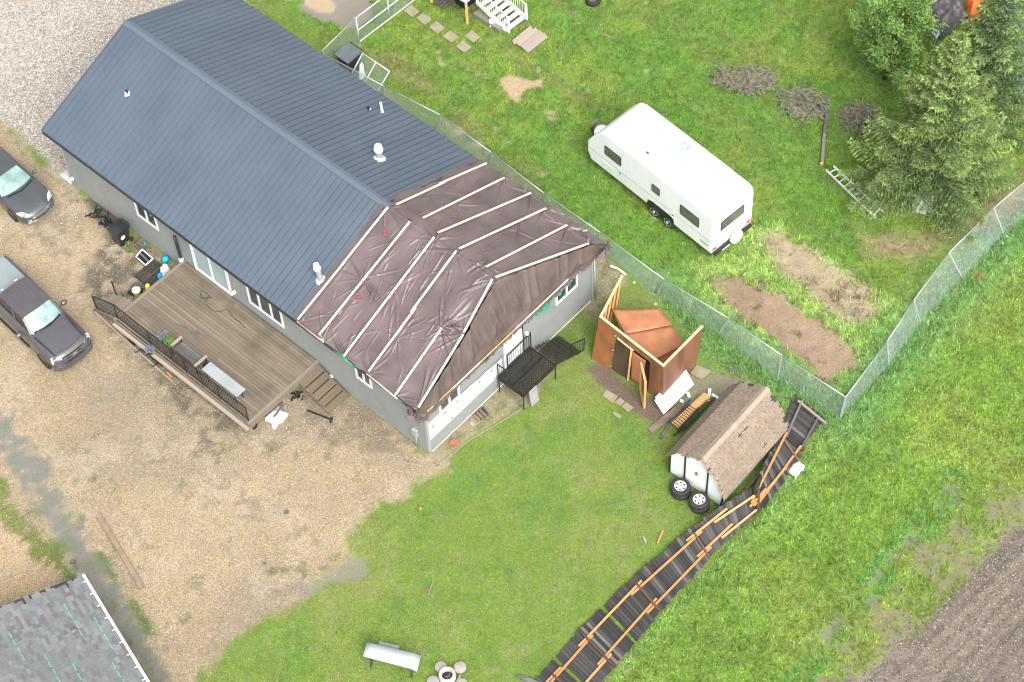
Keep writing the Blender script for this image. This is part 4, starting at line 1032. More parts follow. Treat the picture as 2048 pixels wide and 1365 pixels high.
crumple('white_sheet', [(528, 832), (556, 812), (578, 828), (548, 857)], .12, .14, 'white', 'crumpled white plastic sheet on the gravel at the near end of the deck', 'plastic sheet', 2)
q = MB(); q.bar(at(567, 808, .2), at(548, 835, .22), .10, .02); tag(q.build('dark_strip', M['grey_plastic']), 'dark strip lying across the crumpled white sheet by the deck', 'strip')
q = MB(); q.tube([at(614, 821, .05), at(664, 840, .06)], .04, 6); q.tube([at(664, 836, .05), at(661, 845, .05)], .05, 6); tag(q.build('black_bar', M['black']), 'black metal bar on the gravel at the foot of the wooden steps', 'bar')
t_ = thing('black_tangle', 'tangle of black parts on the ground under the near deck edge', 'scrap', at(595, 792, 0))
for i in range(16):
    q = MB(); c = at(595 + random.uniform(-13, 13), 790 + random.uniform(-8, 10), .1); d = Vector((random.gauss(0, 1), random.gauss(0, 1), random.gauss(0, .4))) * .06
    q.tube([c - d, c + d], .045, 5); q.build('rod', M['black'], t_)
# under the front edge
q = MB(); q.tube([at(190, 624, .05), at(262, 690, .06), at(345, 763, .05)], .045, 6); tag(q.build('edging_pipe', M['board_tan']), 'long pale pipe lying on the ground along the front of the deck', 'pipe')
slab('black_mat', [(255, 678), (268, 670), (283, 680), (268, 691)], .05, .03, 'black', 'black square mat under the front edge of the deck', 'mat')
for (a, b_, lb) in (((270, 706), (292, 695), 'short black rod under the deck front, left of two'), ((303, 735), (325, 722), 'short black rod under the deck front, right of two')):
    q = MB(); q.tube([at(*a, .08), at(*b_, .1)], .03, 6); tag(q.build('black_rod', M['black']), lb, 'rod', 'black rods under the deck front')
t_ = thing('wood_grate', 'dark weathered slatted wood grate on the ground under the deck front', 'pallet', at(300, 712, 0))
for i in range(4): piece('slat', t_, at(275 + i * 7, 702 - i * 4, .06), at(318 + i * 7, 737 - i * 4, .06), .06, .04, M['fence_dark'])
slab('orange_scrap', [(332, 745), (335, 743), (345, 753), (342, 756)], .06, .03, 'rail_orange', 'small orange wood scrap beside the deck front', 'wood scrap')
# left of the deck by the wall
bn = thing('wheelie_bin', 'black wheelie bin with white round sticker standing by the front wall', 'bin', H(17.3, -.75, 0), HD)
def bin_(root, s, t, mt, lid, w=.58, d=.68, h=1.05, hop=False):
    q = MB(); k = .78
    lo = [H(s + a * w / 2 * k, t + c * d / 2 * k, .06) for a, c in ((-1, -1), (1, -1), (1, 1), (-1, 1))]; hi = [H(s + a * w / 2, t + c * d / 2, h - .08) for a, c in ((-1, -1), (1, -1), (1, 1), (-1, 1))]
    q.hexa(lo[::-1] + hi[::-1]); q.build('bin_body', M[mt], root, bevel=.03)
    q = MB(); P = []
    for i in range(7):
        u = i / 6; P.append([H(s + (v - .5) * (w + .06), t + (u - .5) * (d + .08), h - .05 + .09 * math.sin(math.pi * u) ** .6 * (1 - .25 * abs(v - .5) * 2)) for v in (0, .12, .5, .88, 1)])
    q.grid(P); q.prism([H(s - w / 2 - .03, t - d / 2 - .04, h - .09), H(s + w / 2 + .03, t - d / 2 - .04, h - .09), H(s + w / 2 + .03, t + d / 2 + .04, h - .09), H(s - w / 2 - .03, t + d / 2 + .04, h - .09)], (0, 0, .04))
    l = q.build('lid', M[lid], root, True, angle=40)
    q = MB(); q.tube([H(s - w / 2 + .02, t + d / 2 + .09, h - .03), H(s + w / 2 - .02, t + d / 2 + .09, h - .03)], .025, 6); q.build('handle', M[mt], l)
    for a in (-1, 1):
        q = MB(); q.lathe(H(s + a * (w / 2 * .9), t + d / 2 * .85, .13), [(.06, -.03), (.13, -.025), (.13, .025), (.06, .03)], 12, ha); q.build('wheel', M['rubber'], root, True, angle=40)
bin_(bn, 17.3, -.75, 'black_plastic', 'black_plastic')
q = MB(); q.lathe(H(16.99, -.85, .66), [(.12, 0), (.12, .012)], 14, -ha); q.build('sticker', M['white'], bn)
_p = at(697, 108, 1.05) - HO; WBS, WBT = _p.dot(ha), _p.dot(hb)
bb = hthing('waste_bin', 'blackish blue wheelie bin in the corner of the chain link fence behind the house', 'bin', s=WBS, t=WBT)
bin_(bb, WBS, WBT, 'black_plastic', 'bin_blue', .8, .85, 1.15)
t_ = thing('black_bike', 'black heap of metal frames leaning by the wall beyond the bin', 'scrap', H(18.5, -.5, 0))
for i in range(34):
    q = MB(); c = H(18.4 + random.uniform(-.7, .9), -.55 + random.uniform(-.25, .2), random.uniform(.05, .5)); d = Vector((random.gauss(0, 1), random.gauss(0, 1), random.gauss(0, 1))) * .10
    q.tube([c - d, c + d], .035, 5); q.build('rod', M['black'], t_)
leaf_o = thing('shrub', 'small dull green plant with red tips right of the black wheelie bin', 'plant', at(262, 498, 0)); leaf_clump('leaves', at(262, 500, 0.02), .26, .35, 260, M['weed'], leaf_o, .10, 31)
q = MB(); q.tube([at(262, 503, 0), at(262, 500, .3)], .02, 5); q.build('stem', M['bark'], leaf_o)
t_ = thing('plastic_tray', 'black plastic tub with white rim lying beside the wall', 'tub', at(290, 512, 0))
P = [at(272, 514, .22), at(284, 499, .22), at(306, 518, .22), at(291, 531, .22)]; Pi = [p.lerp(sum(P, Vector()) / 4, .2) for p in P]
q = MB()
for i in range(4): q.bar(P[i], P[(i + 1) % 4], .05, .04)
q.build('rim', M['white'], t_)
q = MB(); q.prism([p - Vector((0, 0, .2)) for p in P][::-1], (0, 0, .12)); q.build('basin', M['black'], t_)
q = MB(); q.tube([at(281, 507, .2), at(297, 524, .2)], .05, 6); q.build('insert', M['grey_plastic'], t_)
pal = hthing('pallet', 'dark mossy wooden pallet on the ground between the wall and the deck end', 'pallet', s=14.9, t=-1.1)
for i in range(9): piece('pallet_slat', pal, H(14.2 + i * .155, -1.72, .13), H(14.2 + i * .155, -.55, .13), .10, .025, M['fence_dark'])
for t in (-1.66, -1.1, -.6): piece('pallet_bearer', pal, H(14.15, t, .07), H(15.5, t, .07), .08, .08, M['fence_dark'])
q = MB(); q.lathe(at(331, 519, .16), [(.02, -.16), (.12, -.12), (.17, 0), (.12, .12), (.02, .16)], 16); tag(q.build('blue_ball', M['blue_bright'], None, True), 'bright blue ball at the corner of wall and deck', 'ball')
crumple('white_bag', [(318, 534), (332, 523), (340, 538), (326, 549)], .3, .18, 'white', 'full white plastic bag on the pallet beside the blue ball', 'bag', 9)
q = MB(); q.lathe(at(290, 489, .2), [(.04, -.15), (.05, .05), (.02, .1), (.02, .14)], 8); tag(q.build('blue_bottle', M['blue_bright'], None, True), 'small blue and white bottle standing near the wall by the tub', 'bottle')
q = MB(); c = at(272, 580, .42); q.lathe(c - Vector((0, 0, .4)), [(.15, 0), (.17, .38)], 16); bk = thing('bucket', 'round white lidded bucket at the foot of the deck stairs', 'bucket', c - Vector((0, 0, .42))); q.build('bucket_wall', M['yellow_green'], bk, True, angle=40)
q = MB(); q.lathe(c - Vector((0, 0, .02)), [(.18, -.02), (.185, .02), (.15, .035), (.14, .03)], 16); q.build('lid', M['white'], bk, True, angle=40)
crumple('yellow_bag', [(288, 570), (296, 563), (302, 572), (292, 582)], .25, .12, 'yellow', 'yellow plastic bag against the deck end near the bucket', 'bag', 4)
crumple('teal_bag', [(312, 552), (322, 544), (328, 550), (318, 558)], .2, .1, 'blue_bright', 'teal plastic bag half under the deck end', 'bag', 14)
crumple('black_bag', [(252, 583), (276, 570), (290, 580), (268, 592)], .10, .12, 'black', 'black plastic bag on the ground below the deck stairs', 'bag', 17)
q = MB(); q.prism([H(LEN + .05, -.1, 0), H(LEN + .75, -.1, 0), H(LEN + .75, 1.4, 0), H(LEN + .05, 1.4, 0)], (0, 0, .14)); tag(q.build('concrete_pad', M['concrete'], None, bevel=.02), 'small beige concrete pad at the far left corner of the house', 'pad')

# ================================================================ back porch at the gable door
pc = hthing('metal_porch', 'black metal porch platform with railing and steps below the white gable door', 'porch', s=-.75, t=5)
PZ = 1.0
q = MB()
for i in range(24): q.bar(H(-.16 - i * .055, 4.02, PZ), H(-.16 - i * .055, 5.96, PZ), .022, .02)
for i in range(34): q.bar(H(-.12, 4.04 + i * .057, PZ - .018), H(-1.48, 4.04 + i * .057, PZ - .018), .014, .012)
q.build('grating', M['black_metal'], pc, kind='stuff')
for a, b_ in ((H(-.12, 4.0, PZ - .04), H(-1.5, 4.0, PZ - .04)), (H(-1.5, 4.0, PZ - .04), H(-1.5, 5.98, PZ - .04)), (H(-1.5, 5.98, PZ - .04), H(-.12, 5.98, PZ - .04)), (H(-.12, 4, PZ - .04), H(-.12, 5.98, PZ - .04)), (H(-.8, 4, PZ - .05), H(-.8, 5.98, PZ - .05))): piece('frame_bar', pc, a, b_, .045, .09, M['black_metal'])
for s, t in ((-1.48, 4.02), (-1.48, 5.96), (-.16, 4.02), (-.16, 5.96)): piece('leg', pc, H(s, t, 0), H(s, t, PZ - .05), .05, .05, M['black_metal'])
rail_run(pc, [H(-.14, 4.02, PZ - .02), H(-1.49, 4.02, PZ - .02), H(-1.49, 5.97, PZ - .02)], [H(-.14, 4.02, PZ + 1.0), H(-1.49, 4.02, PZ + 1.0), H(-1.49, 5.97, PZ + 1.0)], M['black_metal'], .10)
rail_run(pc, [H(-.14, 6.0, PZ - .02), H(-.14, 4.6, PZ - .02)], [H(-.14, 6.0, PZ + 1.0), H(-.14, 4.6, PZ + .95)], M['black_metal'], .12)
rail_run(pc, [H(-1.49, 5.97, PZ - .02), H(-1.49, 7.7, .1)], [H(-1.49, 5.97, PZ + 1.0), H(-1.49, 7.75, .95)], M['black_metal'], .11, first=False)
for i in range(5):
    z = PZ - .17 * (i + 1); t = 6.15 + i * .3
    for k in range(5): piece('step_bar', pc, H(-.2, t + k * .055, z), H(-1.46, t + k * .055, z), .03, .02, M['black_metal'])
q = MB(); 0 and q.hexa([at(1070, 805, .02), at(1078, 800, .02), at(1070, 800, .02), at(1062, 806, .02), at(1072, 770, 1.0), at(1080, 765, 1.0), at(1078, 762, 1.0), at(1070, 768, 1.0)])
q = MB(); A_ = H(-1.62, 4.30, 0.02); B_ = H(-1.62, 4.75, .02); up_ = ha * .12 + Vector((0, 0, .98)); q.prism([A_, B_, B_ + up_, A_ + up_], -ha * .03); tag(q.build('leaning_board', M['board_grey2']), 'grey board leaning upright against the front of the black porch', 'board')
t_ = thing('small_pallet', 'small brown slatted pallet on the gravel beside the gable wall', 'pallet', at(962, 828, 0))
for i in range(4): piece('pallet_slat', t_, at(947 + i * 6.5, 829 - i * 4.2, .08), at(960 + i * 6.5, 842 - i * 4.2, .08), .10, .03, M['board_brown'])
piece('loose_slat', t_, at(965, 816, .08), at(976, 831, .08), .09, .05, M['fence_dark'])
piece('pallet_bearer', t_, at(948, 830, .04), at(969, 816, .04), .06, .05, M['fence_dark']); piece('pallet_bearer', t_, at(959, 841, .04), at(980, 827, .04), .06, .05, M['fence_dark'])
slab('red_slab', [(896, 890), (903, 878), (921, 880), (915, 893)], .06, .05, 'brick_red', 'rusty red paving slab near the close corner of the house', 'slab')
slab('grey_slab', [(938, 846), (944, 842), (950, 850), (944, 853)], .05, .04, 'paver_grey', 'small grey slab between the red slab and the small pallet', 'slab')
q = MB(); q.tube(smooth(zpts([(787, 921), (820, 928), (850, 931), (880, 926), (905, 909), (940, 880), (990, 851), (1040, 820), (1062, 806), (1078, 795)], .02)), .013, 5); tag(q.build('garden_edging', M['paver_grey']), 'thin pale cable curving over the gravel from the house corner to the porch', 'cable')

# ================================================================ travel trailer
TR = thing('travel_trailer', 'white travel trailer with tandem wheels parked on the grass beyond the chain link fence', 'trailer', (8.53, 55.31, 0), math.atan2(5.64, -4.75))
tu = Vector((-.6442, .7649, 0)); tv = Vector((.7649, .6442, 0))
def T3(x, y, z): return Vector((8.53, 55.31, 0)) + tu * x + tv * y + Vector((0, 0, z))
TL, TWd, TZ0, TZ1 = 7.37, 2.44, .55, 2.88
prof = [(0.0, TZ0), (0, 1.1), (.0, 2.62), (.05, 2.78), (.16, 2.86), (.35, 2.88), (6.1, 2.90), (6.48, 2.86), (6.62, 2.76), (7.0, 2.28), (7.33, 1.76), (7.40, 1.60), (7.40, .95), (7.20, TZ0)]
q = MB(); a = [T3(x, .03, z) for x, z in prof]; c_ = [T3(x, TWd - .03, z) for x, z in prof]
# rounded shoulders: rings at y=0, .04, .12, ...
ysec = [(0, .035, .10), (.010, .015, .05), (.03, .0, .0), (TWd - .03, 0, 0), (TWd - .010, .015, .05), (TWd, .035, .10)]
cx, cz = 3.7, 1.7
P = []
for y, ins, _ in ysec:
    P.append([T3(x + (ins if x < cx else -ins) * (1 if z > 1.2 else .5), y, z - (ins if z > cz else -ins * .3)) for x, z in prof])
q.grid(P); n0 = len(q.v)
q.poly(P[0]); q.poly(P[-1][::-1])
q.poly([P[k][0] for k in range(len(P))] + [P[k][-1] for k in reversed(range(len(P)))])
body = q.build('body', M['white_shell'], TR, True, angle=35)
def tpanel(name, x0, x1, z0, z1, y, mt, par, out=.012, r=.05, end=None):
    """rounded panel on the side (y) or on the rear end"""
    pts = []
    for (cx_, cz_, a0) in ((x1 - r, z1 - r, 0), (x0 + r, z1 - r, 90), (x0 + r, z0 + r, 180), (x1 - r, z0 + r, 270)):
        for k in range(4): a = R(a0 + k * 30); pts.append((cx_ + r * math.cos(a), cz_ + r * math.sin(a)))
    if end is None: W_ = [T3(x, y - .001, z) for x, z in pts]; d = -tv * out
    else: W_ = [T3(end + .001, x, z) for x, z in pts]; d = -tu * out
    q = MB(); q.prism(W_, d); return q.build(name, M[mt], par)
def twin(x0, x1, z0, z1, end=None):
    w_ = tpanel('window', x0, x1, z0, z1, 0, 'black', TR, .022, .06, end)
    tpanel('pane', x0 + .04, x1 - .04, z0 + .04, z1 - .04, 0, 'tr_glass', w_, .028, .05, end)
    if x1 - x0 > .5: tpanel('mullion', (x0 + x1) / 2 - .3, (x0 + x1) / 2 + .3, z0 + .27, z0 + .285, 0, 'black', w_, .033, .005, end)
twin(5.35, 6.35, 1.62, 2.20); twin(3.05, 3.52, 1.65, 2.12); twin(.75, 1.85, 1.60, 2.22); twin(.50, 1.90, 1.62, 2.22, end=0)
tpanel('belt_trim', .04, 7.34, 1.28, 1.305, 0, 'galv', TR, .012, .01); tpanel('belt_trim', .05, 2.39, 1.30, 1.325, 0, 'galv', TR, .012, .01, end=0)
tpanel('storage_hatch', 5.9, 6.5, .74, 1.08, 0, 'white', TR, .010, .03); tpanel('marker_lamp', 5.38, 5.45, 1.06, 1.2, 0, 'teal', TR, .02, .02)
tpanel('utility_hatch', 2.15, 2.4, 1.0, 1.22, 0, 'white', TR, .012, .02); tpanel('vent_mark', 2.2, 2.3, 1.08, 1.16, 0, 'grey_plastic', TR, .02, .02)
q = MB()
for i, x in enumerate((.62, .54, .46, .38, .30, .22)):
    for a, b_ in (((0, 0), (.0, .10)), ((.0, .10), (.04, .05 if i % 2 else .10)), ((.04, .05 if i % 2 else 0), (.04, .10))):
        q.bar(T3(x - a[0], -.004, .86 + a[1]), T3(x - b_[0] - .001, -.004, .86 + b_[1]), .014, .01, up=tv)
q.build('lettering', M['grey_plastic'], TR, kind='stuff')
tpanel('tail_lamp', .08, .30, .66, .78, 0, 'red', TR, .03, .02, end=0); tpanel('tail_lamp', 2.14, 2.36, .66, .78, 0, 'red', TR, .03, .02, end=0)
for y in (.8, 1.2, 1.6): tpanel('clearance_lamp', y, y + .07, 2.52, 2.56, 0, 'grey_plastic', TR, .02, .01, end=0)
q = MB(); q.bar(T3(-.10, .1, .50), T3(-.10, 2.34, .50), .10, .12); q.build('bumper', M['black'], TR)
q = MB(); q.prism([T3(.05, .12, .42), T3(7.2, .12, .42), T3(7.2, 2.3, .42), T3(.05, 2.3, .42)], (0, 0, .12)); q.build('chassis', M['black'], TR)
q = MB(); q.lathe(T3(-.20, 1.32, .70), [(.02, -.10), (.30, -.10), (.335, -.06), (.335, .06), (.30, .10), (.02, .10)], 22, tu); q.build('spare_wheel_cover', M['white'], TR, True, angle=40)
q = MB(); q.tube([T3(-.12, .55, .42), T3(-.12, 1.0, .42)], .05, 8); q.build('sewer_pipe', M['white'], TR, True)
for x in (2.55, 3.35):
    for y in (.10, 2.34):
        sgn = -1 if y < 1 else 1
        q = MB(); q.lathe(T3(x, y, .33), [(.17, -.10), (.31, -.10), (.335, -.06), (.335, .06), (.31, .10), (.18, .10)], 22, tv * sgn); wh = q.build('wheel', M['rubber'], TR, True, angle=40)
        q = MB(); q.lathe(T3(x, y, .33), [(.20, .06), (.205, .105), (.17, .09), (.06, .09), (.05, .12), (.01, .12)], 18, tv * sgn); q.build('rim', M['white'], wh, True, angle=30)
pts = [(2.16, .545), (2.2, .85), (2.45, .93), (3.5, .93), (3.74, .85), (3.78, .545)]
q = MB(); q.prism([T3(x, -.004, z) for x, z in pts], tv * .01); q.build('wheel_arch', M['black'], TR)
q = MB(); q.bar(T3(7.2, .6, .5), T3(8.45, 1.22, .5), .08, .12); q.bar(T3(7.2, 1.84, .5), T3(8.45, 1.22, .5), .08, .12); q.build('tongue', M['black'], TR)
q = MB(); q.tube([T3(8.3, 1.22, .1), T3(8.3, 1.22, 1.0)], .05, 8); q.bar(T3(8.3, 1.05, .98), T3(8.3, 1.5, 1.02), .1, .08); q.build('jack', M['grey_plastic'], TR)
q = MB(); q.lathe(T3(7.78, 1.22, .55), [(.34, 0), (.36, .30), (.31, .42), (.18, .48), (.02, .5)], 16); q.build('gas_bottle_cover', M['white_shell'], TR, True)
def rooft(name, x, y, w_, l_, h_, mt): q = MB(); q.prism([T3(x - l_ / 2, y - w_ / 2, 2.89), T3(x + l_ / 2, y - w_ / 2, 2.89), T3(x + l_ / 2, y + w_ / 2, 2.89), T3(x - l_ / 2, y + w_ / 2, 2.89)], (0, 0, h_)); return q.build(name, M[mt], TR, bevel=.01)
rooft('roof_hatch', 5.1, .95, .38, .38, .09, 'white'); rooft('roof_hatch', 1.9, 1.3, .4, .4, .09, 'white'); rooft('vent', 4.35, .55, .10, .16, .06, 'grey_plastic')
rooft('roof_patch', 3.55, 1.98, .26, .56, .02, 'tape_blue'); rooft('roof_patch', 3.05, 1.1, .14, .14, .015, 'tape_blue'); rooft('vent', 5.9, 1.6, .05, .22, .03, 'galv'); rooft('vent', 3.9, 1.55, .06, .06, .05, 'purple'); rooft('antenna', 3.75, 1.72, .03, .3, .05, 'galv')
q = MB(); q.tube([T3(1.3, 2.47, 2.72), T3(6.0, 2.47, 2.72)], .07, 8); q.build('awning_roll', M['white'], TR, True)

for x in (1.15, 2.35, 3.55, 4.75, 5.95):
    q = MB(); q.bar(T3(x, -.003, 1.33), T3(x, -.003, 2.78), .008, .006, up=tv); q.build('side_seam', M['seam'], TR)
for x in (.55, 1.75, 2.95, 4.15, 5.35, 6.3):
    q = MB(); q.bar(T3(x, .06, 2.905), T3(x, 2.38, 2.905), .05, .008); q.build('roof_seam', M['seam'], TR)
for y in (.035, 2.405):
    q = MB(); q.bar(T3(.3, y, 2.895), T3(6.3, y, 2.905), .035, .014); q.build('roof_edge_trim', M['seam'], TR)
q = MB(); q.bar(T3(.0, .03, .62), T3(.0, .03, 2.5), .03, .012, up=tv); q.bar(T3(.0, 2.41, .62), T3(.0, 2.41, 2.5), .03, .012, up=tv); q.build('corner_moulding', M['seam'], TR, kind='stuff')
# ================================================================ vehicles
def vehicle(root, K, st, gh, mts, wheels, wr, ww):
    """st: stations x, half width, sill z, belt z, deck z ; gh: greenhouse rings"""
    q = MB(); P = []
    for x, w_, zs, zb, zt in st:
        P.append([K(x, y, z) for y, z in ((-w_ * .90, zs), (-w_, zs + .12), (-w_ * 1.0, (zs + zb) / 2), (-w_ * .985, zb - .02), (-w_ * .93, zb + (zt - zb) * .55), (-w_ * .72, zt - .012), (-w_ * .35, zt + .012), (0, zt + .018),
              (w_ * .35, zt + .012), (w_ * .72, zt - .012), (w_ * .93, zb + (zt - zb) * .55), (w_ * .985, zb - .02), (w_, (zs + zb) / 2), (w_, zs + .12), (w_ * .90, zs))])
    q.grid(P); q.poly(P[0][::-1]); q.poly(P[-1]); 
    q.poly([p[0] for p in P] + [p[-1] for p in reversed(P)])
    body = q.build('body', mts['paint'], root, True, angle=50)
    return body
def wheelset(root, K, xs, w_, r, ww, rim):
    for x in xs:
        for sg in (-1, 1):
            ax = (K(0, sg, 0) - K(0, 0, 0)).normalized()
            q = MB(); q.lathe(K(x, sg * (w_ - ww / 2), r), [(r * .58, -ww / 2), (r * .92, -ww / 2), (r, -ww / 3), (r, ww / 3), (r * .92, ww / 2 + .015), (r * .6, ww / 2)], 24, ax); t_ = q.build('wheel', M['rubber'], root, True, angle=40)
            q = MB(); q.lathe(K(x, sg * (w_ - ww / 2), r), [(r * .62, ww * .38), (r * .64, ww * .5), (r * .5, ww * .46), (r * .16, ww * .48), (.01, ww * .5)], 20, ax); q.build('rim', M[rim], t_, True, angle=30)
            q = MB(); q.lathe(K(x, sg * (w_ - .03), r + .02), [(r * 1.02, 0), (r * 1.16, 0), (r * 1.16, .035), (r * 1.02, .035)], 24, ax); q.build('wheel_arch', M['black'], root, True, angle=30)
def quadp(name, pts, mt, par, off=Vector((0, 0, .006)), sub=1):
    q = MB(); q.poly([p + off for p in pts]); return q.build(name, mt if not isinstance(mt, str) else M[mt], par)
def surf(name, rows_, mt, par): q = MB(); q.grid(rows_); return q.build(name, M[mt], par, True, angle=60)
# --- pickup, nose to the lower right
hd = math.atan2(-.75, .66); f_ = Vector((math.cos(hd), math.sin(hd), 0)); l_ = Vector((-f_.y, f_.x, 0)); n_ = Vector((-18.00, 52.03, 0)) + f_ * .17
TK = thing('pickup_truck', 'dark maroon grey crew cab pickup with grey bed cover parked nearest the deck', 'pickup truck', n_ - f_ * 2.9, hd)
def KT(x, y, z): return n_ + f_ * x + l_ * y + Vector((0, 0, z))
st = [(0, .70, .55, .86, 1.02), (-.06, .86, .45, .95, 1.10), (-.22, .955, .40, 1.0, 1.17), (-.6, .985, .38, 1.04, 1.22), (-1.1, .99, .38, 1.08, 1.27), (-1.55, .985, .38, 1.12, 1.31), (-2.0, .985, .38, 1.16, 1.33), (-4.05, .985, .38, 1.20, 1.34), (-4.1, .99, .40, 1.22, 1.35), (-5.6, .99, .42, 1.24, 1.36), (-5.8, .97, .48, 1.22, 1.34), (-5.86, .93, .5, 1.2, 1.3)]
vehicle(TK, KT, st, None, dict(paint=M['truck_dark']), None, .4, .27)
def greenhouse(root, K, rows_, paint, glassm, side='dark_glass'):
    """rows_: (x_bottom, w_bottom, z_bottom, x_top, w_top, z_top) front and back"""
    (xf, wf, zf, xft, wft, zft), (xb, wb, zb, xbt, wbt, zbt) = rows_
    # roof with crown
    R_ = []
    for k in range(7):
        u = k / 6; x = xft + (xbt - xft) * u; w_ = wft + (wbt - wft) * u; z = zft + (zbt - zft) * u + .035 * math.sin(math.pi * u)
        R_.append([K(x + .03 * (1 - (y * y)) * (1 if u < .5 else -1), y * w_, z + .04 * (1 - y ** 4)) for y in (-1, -.92, -.6, -.2, .2, .6, .92, 1)])
    cab = surf('roof', R_, paint, root)
    # windscreen, curved
    W_ = []
    for k in range(5):
        u = k / 4; W_.append([K(xf + (xft - xf) * u + .20 * (1 - y * y) * (1 - .6 * u) - .10, y * (wf + (wft - wf) * u), zf + (zft - zf) * u + .0) for y in (-.93, -.6, -.25, .25, .6, .93)])
    surf('windshield', W_[::-1], glassm, root)
    B_ = []
    for k in range(3):
        u = k / 2; B_.append([K(xb + (xbt - xb) * u - .04 * (1 - y * y), y * (wb + (wbt - wb) * u), zb + (zbt - zb) * u) for y in (-.93, -.5, 0, .5, .93)])
    surf('rear_window', B_, side, root)
    for sg in (-1, 1):
        a = K(xf - .1, sg * wf, zf); b_ = K(xft, sg * wft, zft); c = K(xbt, sg * wbt, zbt); d = K(xb, sg * wb, zb)
        q = MB(); q.poly([a, b_, c, d] if sg > 0 else [d, c, b_, a]); sw = q.build('side_window', M[side], root)
        off = l_ * 0
        for p0, p1, w_ in ((a, b_, .09), (b_, c, .06), (c, d, .10), (a.lerp(d, .48), b_.lerp(c, .46), .09)):
            q = MB(); q.bar(p0, p1, w_, .05); q.build('pillar', M[paint], root)
greenhouse(TK, KT, ((-1.62, .80, 1.30, -2.22, .69, 1.86), (-4.0, .78, 1.33, -3.88, .68, 1.86)), 'truck_dark', 'windshield')
q = MB()
for y in (-.42, -.25, -.08, .08, .25, .42): q.bar(KT(-2.5, y, 1.925), KT(-3.75, y, 1.93), .035, .02)
q.build('roof_rib', M['truck_dark'], TK, kind='stuff')
q = MB(); q.prism([KT(-4.14, -.80, 1.352), KT(-5.78, -.80, 1.352), KT(-5.78, .80, 1.352), KT(-4.14, .80, 1.352)], (0, 0, .045)); q.build('bed_cover', M['tonneau'], TK, bevel=.015)
q = MB(); q.bar(KT(-3.98, -.5, 1.9), KT(-3.98, -.38, 1.9), .04, .04); q.bar(KT(-3.98, .2, 1.9), KT(-3.98, .32, 1.9), .04, .04); q.build('cargo_lamp', M['lamp_clear'], TK)
hood = []
for x, w_, z in ((-.30, .60, 1.215), (-.6, .64, 1.262), (-1.0, .66, 1.295), (-1.45, .66, 1.335)): hood.append([KT(x + .12 * (1 - y * y) * (1 if x > -.5 else 0), y * w_, z + .012 - .03 * (abs(y) == 1)) for y in (-1, -.9, -.3, .3, .9, 1)])
surf('hood', hood, 'truck_hood', TK)
for sg in (-1, 1):
    q = MB(); q.bar(KT(-.25, sg * .72, 1.19), KT(-1.5, sg * .80, 1.335), .05, .02); q.build('hood_crease', M['black'], TK)
    q = MB(); q.hexa([KT(.0, sg * .58, .84), KT(-.18, sg * .965, .84), KT(-.32, sg * .965, .84), KT(-.2, sg * .58, .84), KT(-.01, sg * .58, 1.05), KT(-.2, sg * .96, 1.09), KT(-.34, sg * .93, 1.12), KT(-.2, sg * .6, 1.13)]); q.build('headlight', M['lamp_clear'], TK, bevel=.02)
    q = MB(); q.lathe(KT(-2.05, sg * 1.15, 1.33), [(.01, -.14), (.10, -.11), (.13, 0), (.10, .1), (.01, .14)], 10, l_); q.bar(KT(-2.05, sg * .95, 1.3), KT(-2.05, sg * 1.08, 1.31), .06, .05); q.build('mirror', M['truck_dark'], TK, True, angle=50)
    q = MB(); q.bar(KT(-1.9, sg * .93, .42), KT(-4.0, sg * .93, .42), .16, .05); q.build('running_board', M['black'], TK)
q = MB(); P = []
for y in (-.56, -.3, 0, .3, .56): P.append([KT(.035 - .10 * abs(y), y, z) for z in (.78, .92, 1.08)])
q.grid(P); g_ = q.build('grille', M['black'], TK, True)
q = MB(); q.lathe(KT(.05, 0, .95), [(.11, 0), (.11, .015)], 14, f_); q.build('badge', M['chrome'], g_)
for z in (.85, 1.0): 
    q = MB(); q.bar(KT(.02, -.5, z), KT(.045, 0, z), .03, .035); q.bar(KT(.045, 0, z), KT(.02, .5, z), .03, .035); q.build('grille_bar', M['grey_plastic'], g_)
q = MB(); pts = [(-.18, -.97), (.02, -.78), (.12, -.3), (.12, .3), (.02, .78), (-.18, .97)]
for i in range(5): q.bar(KT(pts[i][0], pts[i][1], .60), KT(pts[i + 1][0], pts[i + 1][1], .60), .12, .20)
q.build('bumper', M['truck_dark'], TK)
q = MB(); q.bar(KT(-1.70, -.66, 1.34), KT(-1.55, 0, 1.35), .10, .03); q.bar(KT(-1.55, 0, 1.35), KT(-1.70, .66, 1.34), .10, .03); q.build('cowl', M['black'], TK)
wheelset(TK, KT, (-.95, -4.75), .98, .40, .27, 'grey_plastic')
# --- sedan
hd2 = R(-48); f2 = Vector((math.cos(hd2), math.sin(hd2), 0)); l2 = Vector((-f2.y, f2.x, 0)); n2 = at(82, 424, .55)
n2.z = 0
SD = thing('sedan_car', 'black four door sedan with chrome grille parked on the gravel nearest the house corner', 'car', n2 - f2 * 2.4, hd2)
def KS(x, y, z): return n2 + f2 * x + l2 * y + Vector((0, 0, z))
st = [(0, .52, .30, .55, .64), (-.08, .74, .24, .60, .70), (-.22, .85, .22, .64, .76), (-.5, .90, .2, .70, .84), (-.9, .915, .2, .75, .91), (-1.3, .92, .2, .80, .96), (-1.6, .92, .2, .84, .99), (-3.6, .92, .2, .90, 1.0), (-4.2, .90, .22, .90, 1.02), (-4.7, .84, .3, .84, .98), (-4.82, .74, .35, .8, .9)]
vehicle(SD, KS, st, None, dict(paint=M['car_dark']), None, .33, .22)
greenhouse(SD, KS, ((-1.45, .78, .965, -2.15, .60, 1.42), (-3.95, .74, 1.0, -3.35, .58, 1.41)), 'car_dark', 'windshield')
